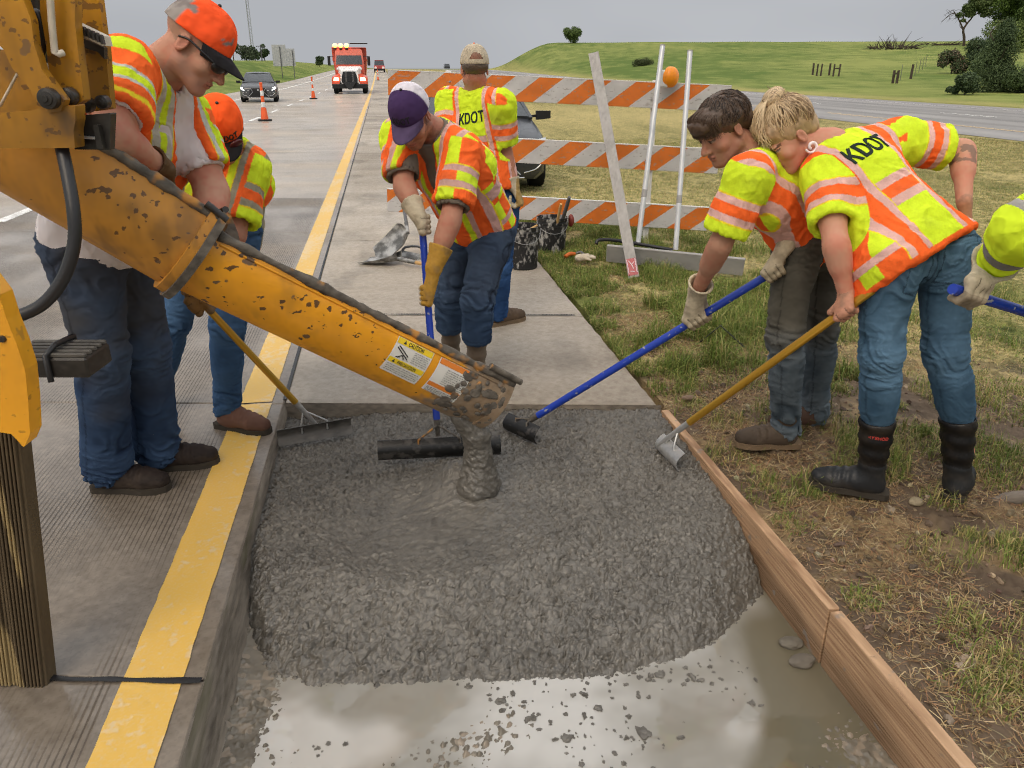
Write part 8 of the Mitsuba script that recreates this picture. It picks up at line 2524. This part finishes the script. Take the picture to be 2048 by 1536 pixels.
tree('tree', 'leafy tree behind the brown bush, right of the gnarled tree', V(114.68, 138.673, 5.886), 9.5, 4.6, 15, 18000, 0.17, GLO, (0.14, 0.21, 0.055), 15, z0=0.02)
tree('tree', 'rounded green tree at the right edge behind the bushes', V(112.824, 123.779, 5.115), 10.0, 5.5, 6, 18000, 0.18, GLO, GHI, 14, z0=0.05)
tree('bush', 'dull brown-leaved bush below the gnarled tree', V(104.536, 127.126, 4.978), 4.2, 3.0, 7, 5000, 0.18, (0.055, 0.043, 0.028), (0.12, 0.085, 0.055), 9, 0.1, 0.02, 'bush')
tree('bush', 'spreading yellow-green bush at the right edge on the hill', V(93.997, 113.338, 4.01), 4.0, 4.2, 8, 8000, 0.17, (0.075, 0.11, 0.03), (0.19, 0.25, 0.075), 12, 0.1, 0.02, 'bush')
tree('bush', 'dark green cedar bush left of the tall cone-shaped cedar', V(55.64, 70.114, 1.213), 3.3, 1.9, 9, 16000, 0.075, CLO, CHI, 14, 0.12, 0.02, 'bush', shape='round')
tree('bush', 'low dark cedar bush with dead brown branches on its left', V(54.451, 72.329, 1.217), 2.3, 1.7, 10, 6000, 0.09, CLO, CHI, 9, 0.08, 0.02, 'bush', tip=((0.16, 0.12, 0.085), 0.38))
tree('cedar', 'tall dark cone-shaped cedar standing by the far road', V(38.152, 46.574, 0.29), 4.3, 1.75, 11, 30000, 0.052, CLO, (0.105, 0.15, 0.058), 22, 0.12, 0.02, 'cedar', shape='cone', group='cedars by the far road')
tree('cedar', 'dark cedar cut off by the right edge of the picture', V(39.677, 44.305, 0.328), 3.6, 1.5, 12, 18000, 0.052, CLO, (0.10, 0.14, 0.065), 16, 0.12, 0.02, 'cedar', shape='cone', group='cedars by the far road')
for i, (x, D, h, r, l) in enumerate(((1905, 50, 1.3, 0.95, 'low round cedar shrub at the foot of the tall cedar, on its left'), (2005, 50, 1.0, 1.2, 'low leafy shrub between the two cedars'), (1888, 51, 0.7, 0.5, 'smallest shrub at the left end of the cedars'))):
    tree('shrub', l, V(1.426, 9.899, 0) * 0 + [V(35.05, 45.043, 0.174), V(38.227, 44.536, 0.281), V(35.09, 46.049, 0.179)][i], h, r, 30 + i, 3500, 0.07, CLO if i != 1 else (0.03, 0.055, 0.018), CHI if i != 1 else (0.085, 0.12, 0.04), 8, 0.05, 0.0, 'shrub')
tree('shrub', 'low dark thicket lying on the hillside beside the pole tops', V(40.993, 125.636, 2.138), 0.75, 1.7, 41, 3000, 0.10, (0.04, 0.055, 0.02), (0.08, 0.10, 0.04), 9, 0.05, 0.0, 'shrub')
# left skyline
for i, (x, D, h, r, l, lo, hi) in enumerate(((490, 150, 4.2, 1.7, 'pale green bushy tree on the left skyline, nearest the black cap bill', (0.05, 0.075, 0.03), (0.12, 0.16, 0.07)), (515, 165, 3.0, 2.4, 'low grey-green trees at the foot of the radio mast', (0.045, 0.065, 0.035), (0.10, 0.13, 0.075)),
                                             (548, 170, 3.4, 1.5, 'small dark tree beside the utility pole on the left skyline', CLO, CHI), (532, 180, 2.2, 1.3, 'small dark bush on the left skyline left of the utility pole', CLO, CHI), (458, 110, 2.6, 1.6, 'grey-green bush on the bank behind the big man', (0.045, 0.065, 0.03), (0.10, 0.12, 0.06)), (654, 230, 2.8, 1.6, 'tiny dark tree on the skyline beside the dump truck', CLO, CHI))):
    b_ = [V(-25.801, 156.008, 3.016), V(-25.836, 171.204, 3.187), V(-22.948, 175.806, 3.197), V(-26.296, 186.466, 3.337), V(-21.907, 114.882, 2.049), V(-16.289, 235.502, 2.139)][i]
    tree('tree', l, b_, h, r, 50 + i, 3500, 0.16, lo, hi, 9, 0.1, 0.05)
# dead brush pile and fence
k = tag(new('brush_pile'), 'pile of dead black branches on the hilltop', 'brush pile')
rg = np.random.default_rng(17); g = V(89.121, 134.082, 4.782)
ms = []
for i in range(90):
    x = rg.uniform(-4.0, 4.4); hmax = 2.4 * math.exp(-((x + 0.6) / 1.5) ** 2) + 0.7
    s_ = g + HR_ * x + HF * rg.uniform(-1.5, 1.5) + V(0, 0, rg.uniform(0, 0.4) - 0.05)
    d_ = HR_ * rg.normal(0.6 if x > 0 else -0.5, 0.9) + HF * rg.normal(0, 0.6) + V(0, 0, abs(rg.normal(0.4, 0.55)) * hmax)
    ms.append(tube([s_, s_ + d_ * 0.55 + rg.normal(0, 0.12, 3), s_ + d_], [rg.uniform(0.05, 0.15), 0.05, 0.015], 5))
pk_ = part(k, 'branches', cat_(ms), 'bark_mat', False); labels[pk_] = {'kind': 'stuff'}
ms = []
k2_ = tag(new('brush_pile'), 'low line of dead branches on the hilltop, right of the larger pile', 'brush pile')
g = V(104.042, 142.174, 5.689)
for i in range(40):
    s_ = g + HR_ * rg.uniform(-3.2, 3.0) + HF * rg.uniform(-1, 1) + V(0, 0, rg.uniform(0, 0.3))
    d_ = HR_ * rg.normal(0, 1.3) + V(0, 0, abs(rg.normal(0.1, 0.25)))
    ms.append(tube([s_, s_ + d_], [0.08, 0.02], 5))
pk_ = part(k2_, 'branches', cat_(ms), 'bark_mat', False); labels[pk_] = {'kind': 'stuff'}
FP = [V(45.187, 81.554, 1.043), V(44.472, 79.436, 0.962), V(44.697, 79.049, 0.965), V(45.645, 79.073, 1.011), V(44.909, 77.02, 0.933), V(45.223, 76.542, 0.937), V(41.332, 61.729, 0.533), V(41.486, 61.427, 0.538), V(46.392, 66.797, 0.81)]
for i, g in enumerate(FP):
    k = tag(new('fence_post'), ['leftmost dark fence post of the left group in the green field', 'second dark fence post from the left in the green field', 'third dark fence post from the left in the green field', 'fourth dark fence post from the left, left end of the short rail', 'fifth dark fence post from the left, in the middle of the short rail', 'sixth dark fence post from the left, at the right end of the short rail', 'left post of the close pair near the far road', 'right post of the close pair near the far road', 'single tall dark fence post left of the cedar bushes'][i], 'fence post', 'fence posts in the field')
    hgt = 1.15 if i < 6 else (1.0 if i < 8 else 1.2)
    rr = 0.09 if i in (1, 2, 4, 5) else 0.11
    scene[k] = ply(cat_([rod(g - V(0, 0, 0.1), g + V(0.02 * (i % 3 - 1), 0, hgt), rr, rr * 0.9, 8)]), 'bark_mat', 30)
for i, (a, b) in enumerate(((3, 5), (6, 7))):
    k = tag(new('fence_rail'), ('short rail joining the two right posts of the left fence group', 'short rail joining the pair of posts near the road')[i], 'fence rail', 'fence rails')
    scene[k] = ply(rod(FP[a if i else 4] + V(0, 0, 0.75), FP[b] + V(0, 0, 0.75), 0.06, sides=6), 'bark_mat', 30)
for i in range(5):
    g_ = [V(44.398, 65.324, 0.71), V(49.737, 71.099, 1.02), V(53.483, 75.91, 1.258), V(57.454, 81.056, 1.531), V(61.474, 86.295, 1.841)][i]
    k = tag(new('thin_fence_post'), ['thin grey steel post just right of the close pair of dark posts', 'thin grey steel post just right of the single tall dark post', 'second thin steel post right of the single tall dark post', 'third thin steel post right of the single tall dark post', 'thin steel post nearest the low cedar bush'][i], 'fence post', 'thin posts of the wire fence')
    scene[k] = ply(rod(g_, g_ + V(0, 0, 1.25), 0.022, sides=6), 'tool_grey_mat', 30)


# ---- grass
def blades(rg, P, h, lean, wid, col, bend=0.5, seg=2):
    """blades of grass at the points P: h heights, lean how far they lie over, col per blade"""
    n = len(P)
    a = rg.uniform(0, 2 * np.pi, n)
    d = np.stack([np.cos(a), np.sin(a), np.zeros(n)], 1)
    s = np.stack([-np.sin(a), np.cos(a), np.zeros(n)], 1)
    tw = rg.uniform(-0.8, 0.8, n); s = s * np.cos(tw)[:, None] + d * np.sin(tw)[:, None]
    up_ = np.array([0, 0, 1.0])
    L = h[:, None]; le = lean[:, None]
    p1 = P + up_ * L * 0.55 * np.sqrt(np.clip(1 - (le * 0.6) ** 2, 0.02, 1)) + d * L * 0.5 * le * 0.6
    p2 = P + up_ * L * np.clip(1 - le * bend - 0.35 * le ** 2, 0.04, 1) + d * L * le
    w = wid[:, None] / 2
    if seg == 2:
        v = np.stack([P - s * w, P + s * w, p1 - s * w * 0.8, p1 + s * w * 0.8, p2], 1).reshape(-1, 3)
        k = np.arange(n) * 5
        f = np.concatenate([np.stack([k, k + 1, k + 3], 1), np.stack([k, k + 3, k + 2], 1), np.stack([k + 2, k + 3, k + 4], 1)])
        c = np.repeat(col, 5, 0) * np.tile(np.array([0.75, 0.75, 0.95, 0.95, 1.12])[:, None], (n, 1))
    else:
        v = np.stack([P - s * w, P + s * w, p2], 1).reshape(-1, 3)
        k = np.arange(n) * 3
        f = np.stack([k, k + 1, k + 2], 1)
        c = np.repeat(col, 3, 0)
    return trimesh.Trimesh(v, f, process=False), np.clip(c, 0.003, 0.9)


def on_ground(x, y):
    return np.stack([x, y, gz_full(x, y)], 1)


def tint(rg, n, palette, w):
    pal = np.array(palette); i = rg.choice(len(pal), n, p=np.array(w) / np.sum(w))
    return pal[i] * rg.uniform(0.72, 1.3, n)[:, None] * (1 + rg.normal(0, 0.05, (n, 3)))


GREENS = [(0.105, 0.155, 0.028), (0.155, 0.205, 0.042), (0.20, 0.235, 0.06), (0.30, 0.27, 0.095), (0.42, 0.34, 0.16)]
rg = np.random.default_rng(101)
parts_ = []
# turf along the shoulder and around the barricade: clumped, green
n = 130000
x = 1.36 + rg.gamma(1.5, 0.85, n); y = rg.uniform(3.7, 9.5, n)
cl = meshkit.fbm(np.stack([x * 2.1, y * 2.1, x * 0], -1), 3, 7)
hole = np.exp(-((x - 1.85) / 0.25) ** 2 - ((y - 4.9) / 0.8) ** 2)
keep = (cl + 0.12 * sstep(4.2, 5.5, y) - 0.35 * hole > 0.46) & (x < 7)
x, y, cl = x[keep], y[keep], cl[keep]
# never on the slab or in the form
P = on_ground(x, y)
h = rg.uniform(0.04, 0.15, len(x)) * (0.6 + 1.4 * np.clip((cl - 0.48) * 5, 0, 1)) * np.interp(x, [1.4, 3.5], [1.15, 0.6])
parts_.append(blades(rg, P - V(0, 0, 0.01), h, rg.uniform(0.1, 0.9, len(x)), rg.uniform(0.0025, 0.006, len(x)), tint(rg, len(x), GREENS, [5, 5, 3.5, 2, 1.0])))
# ragged fringe hanging over the shoulder's edge
n = 9000
x = rg.uniform(1.335, 1.46, n); y = 3.75 + 6.5 * rg.uniform(0, 1, n) ** 1.2
keep = meshkit.fbm(np.stack([x * 0, y * 3.1, x * 0], -1), 3, 91) > 0.40
x, y = x[keep], y[keep]
P = np.stack([x, y, np.where(x < 1.372, 0.0, gz_full(np.maximum(x, 1.39), y)) - 0.004], 1)
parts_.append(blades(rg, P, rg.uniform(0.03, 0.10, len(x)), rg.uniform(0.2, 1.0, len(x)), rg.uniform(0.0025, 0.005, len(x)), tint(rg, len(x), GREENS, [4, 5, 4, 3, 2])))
# mown verge, shorter and yellower, thinning with distance
n = 260000
x = rg.uniform(1.6, 15.0, n); y = 2.6 + 19 * rg.uniform(0, 1, n) ** 1.15
keep = (x < 3 + y * 0.95) & ~((x < 3.8 + 0.3 * rg.normal(size=n)) & (y < 4.2)) & (meshkit.fbm(np.stack([x * 0.9, y * 0.9, x * 0], -1), 3, 17) > 0.36)
x, y = x[keep], y[keep]
big = meshkit.fbm(np.stack([x * 0.8, y * 0.22, x * 0], -1), 3, 27)
c = tint(rg, len(x), GREENS, [1.2, 2.4, 3, 4.5, 5.5]); c = c * (0.55 + 0.9 * big)[:, None]
parts_.append(blades(rg, on_ground(x, y) - V(0, 0, 0.008), rg.uniform(0.03, 0.075, len(x)), rg.uniform(0.2, 1.0, len(x)), rg.uniform(0.003, 0.006, len(x)) * np.interp(y, [3, 18], [1, 2.6]), c, seg=1))
# tufts in the scuffed soil
for (cx, cy, r, nb, hh, gcol) in ((1.72, 2.62, 0.10, 260, 0.13, 1), (1.55, 2.75, 0.06, 120, 0.09, 0), (2.05, 2.72, 0.16, 420, 0.16, 1), (2.22, 2.95, 0.2, 500, 0.14, 0), (1.62, 3.35, 0.12, 200, 0.09, 0), (2.6, 2.75, 0.25, 700, 0.13, 1), (2.0, 3.3, 0.2, 350, 0.12, 1),
                                  (2.35, 1.62, 0.10, 170, 0.10, 1), (1.75, 1.75, 0.07, 110, 0.10, 0), (1.95, 1.36, 0.10, 170, 0.11, 1), (2.15, 2.05, 0.12, 220, 0.09, 0), (1.60, 1.95, 0.05, 70, 0.08, 0), (2.4, 1.25, 0.12, 180, 0.10, 1), (3.0, 2.4, 0.3, 700, 0.10, 1), (1.50, 4.05, 0.10, 200, 0.09, 1), (1.55, 4.6, 0.12, 300, 0.12, 1), (1.5, 5.3, 0.14, 400, 0.13, 1), (2.3, 4.4, 0.22, 600, 0.13, 1), (2.0, 3.9, 0.25, 500, 0.10, 1), (3.2, 3.4, 0.4, 900, 0.10, 1), (1.72, 1.5, 0.03, 30, 0.07, 0), (2.05, 1.62, 0.2, 160, 0.07, 0), *[(1.45 + 2.2 * rg.uniform() ** 1.3, rg.uniform(0.95, 3.9), rg.uniform(0.04, 0.16), int(rg.uniform(40, 220)), rg.uniform(0.05, 0.11), int(rg.uniform() < 0.4)) for _ in range(75)]):
    a = rg.uniform(0, 2 * np.pi, nb); q = r * np.sqrt(rg.uniform(0, 1, nb))
    x, y = np.maximum(cx + q * np.cos(a), 1.395), cy + q * np.sin(a)
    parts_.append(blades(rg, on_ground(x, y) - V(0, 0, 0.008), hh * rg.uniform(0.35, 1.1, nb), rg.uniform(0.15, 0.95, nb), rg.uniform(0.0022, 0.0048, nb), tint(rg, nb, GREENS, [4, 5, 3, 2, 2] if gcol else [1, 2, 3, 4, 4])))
struct('grass', cat_([p[0] for p in parts_]), 'blade_mat', False, 'stuff', 'green and yellow grass growing along the shoulder and over the verge', 'grass', color=np.vstack([p[1] for p in parts_]))
# loose straw and clippings on the mud
n = 100000
x = 1.39 + rg.gamma(1.6, 0.55 + 0.25 * (np.arange(n) % 2), n); y = np.where(np.arange(n) % 2, rg.uniform(3.5, 9.5, n), rg.uniform(0.9, 5.2, n))
keep = (meshkit.fbm(np.stack([x * 2.4, y * 2.4, x * 0], -1), 3, 57) > 0.36) & (x < 4.8)
x, y = x[keep], y[keep]; n = len(x)
a = rg.uniform(0, 2 * np.pi, n); L_ = rg.uniform(0.015, 0.075, n); wd = rg.uniform(0.0012, 0.0032, n)
P = on_ground(x, y) + np.stack([x * 0, x * 0, rg.uniform(0.001, 0.012, n)], 1)
d = np.stack([np.cos(a), np.sin(a), rg.normal(0, 0.22, n)], 1); s = np.stack([-np.sin(a), np.cos(a), x * 0], 1)
q = P + d * L_[:, None]; mid = (P + q) / 2 + s * (rg.normal(0, 0.12, n) * L_)[:, None] + V(0, 0, 0.002)
w = wd[:, None] / 2
v = np.stack([P - s * w, P + s * w, mid - s * w, mid + s * w, q], 1).reshape(-1, 3)
k5 = np.arange(n) * 5
f = np.concatenate([np.stack([k5, k5 + 1, k5 + 3], 1), np.stack([k5, k5 + 3, k5 + 2], 1), np.stack([k5 + 2, k5 + 3, k5 + 4], 1)])
c = tint(rg, n, [(0.36, 0.26, 0.135), (0.26, 0.17, 0.085), (0.46, 0.37, 0.22), (0.13, 0.08, 0.042), (0.30, 0.16, 0.08)], [3, 3.5, 1.5, 3, 1.3])
struct('straw', trimesh.Trimesh(v, f, process=False), 'blade_mat', False, 'stuff', 'dry straw and clippings scattered over the mud beside the form boards', 'straw', color=np.clip(np.repeat(c, 5, 0), 0, 0.9))
# small stones and clods
ico = trimesh.creation.icosphere(1, 1.0); iv, if_ = np.asarray(ico.vertices), np.asarray(ico.faces)
n = 2000
x = 1.40 + rg.gamma(1.5, 0.5, n); y = rg.uniform(0.9, 4.6, n)
sz = np.minimum(rg.gamma(1.5, 0.0032, n) + 0.0025, 0.018)
P = on_ground(x, y) + np.stack([x * 0, x * 0, sz * 0.2], 1)
sc_ = sz[:, None, None] * rg.uniform(0.6, 1.4, (n, 1, 3)) * (1 + 0.35 * rg.normal(0, 1, (n, len(iv), 1)) * 0.6)
v = P[:, None, :] + iv[None] * sc_
f = (if_[None] + (np.arange(n) * len(iv))[:, None, None]).reshape(-1, 3)
c = tint(rg, n, [(0.16, 0.115, 0.08), (0.10, 0.072, 0.05), (0.30, 0.24, 0.17), (0.22, 0.17, 0.12)], [5, 4, 1.2, 2])
struct('gravel', trimesh.Trimesh(v.reshape(-1, 3), f, process=False), 'blade_mat', False, 'stuff', 'small clods and pebbles scattered over the churned soil', 'gravel', color=np.clip(np.repeat(c, len(iv), 0), 0, 0.9))


def rock(label, c, r, col, seed, key='rock', cat='rock'):
    k = tag(new(key), label, cat)
    m = trimesh.creation.icosphere(3, 1.0); v = np.asarray(m.vertices) * np.array(r)
    v = v * (1 + 0.5 * nz(np.asarray(m.vertices), 1.3, seed, 3))[:, None]
    scene[k] = ply((v + c, m.faces), 'blade_mat', 40 if False else True, color=np.clip(np.tile(col, (len(v), 1)) * (1 + 0.7 * nz(v, 30, seed, 3))[:, None], 0, 1))


rock('pale tan stone in the mud right of the left rubber boot', V(2.05, 2.42, 0), (0.030, 0.024, 0.018), (0.27, 0.225, 0.15), 3)
rock('flat grey stone lying in the muddy water against the form board', V(1.294, 1.954, -0.215), (0.045, 0.03, 0.016), (0.15, 0.135, 0.11), 4)
rock('broken concrete chip in the muddy water, nearer of the two by the board', V(1.288, 1.863, -0.215), (0.045, 0.03, 0.02), (0.13, 0.115, 0.095), 5)
rock('grey half-buried log end at the right edge beside the boot', V(2.454, 2.367, 0.01), (0.10, 0.035, 0.028), (0.17, 0.145, 0.12), 6, 'log', 'log')
rock('flat brown clod at the corner of the shoulder slab', V(1.524, 3.57, 0.01), (0.04, 0.02, 0.012), (0.20, 0.14, 0.10), 7, 'clod', 'clod')
# concrete crumbs in the puddle
n = 520
x = rg.uniform(-0.5, 1.1, n); y = 1.35 + 0.62 * rg.uniform(0, 1, n) ** 0.7
keep = meshkit.fbm(np.stack([x * 4, y * 4, x * 0], -1), 3, 77) > 0.47
x, y = x[keep], y[keep]; n = len(x)
sz = np.minimum(rg.gamma(1.4, 0.0028, n) + 0.002, 0.016)
P = np.stack([x, y, np.full(n, -0.2235) + sz * 0.1], 1)
v = P[:, None, :] + iv[None] * sz[:, None, None] * rg.uniform(0.6, 1.4, (n, 1, 3)) * np.array([1, 1, 0.6]) * (1 + 0.25 * rg.normal(0, 1, (n, len(iv), 1)))
f = (if_[None] + (np.arange(n) * len(iv))[:, None, None]).reshape(-1, 3)
struct('concrete_crumbs', trimesh.Trimesh(v.reshape(-1, 3), f, process=False), 'fresh_concrete_mat', False, 'stuff', 'crumbs of wet concrete lying in the muddy water', 'concrete')
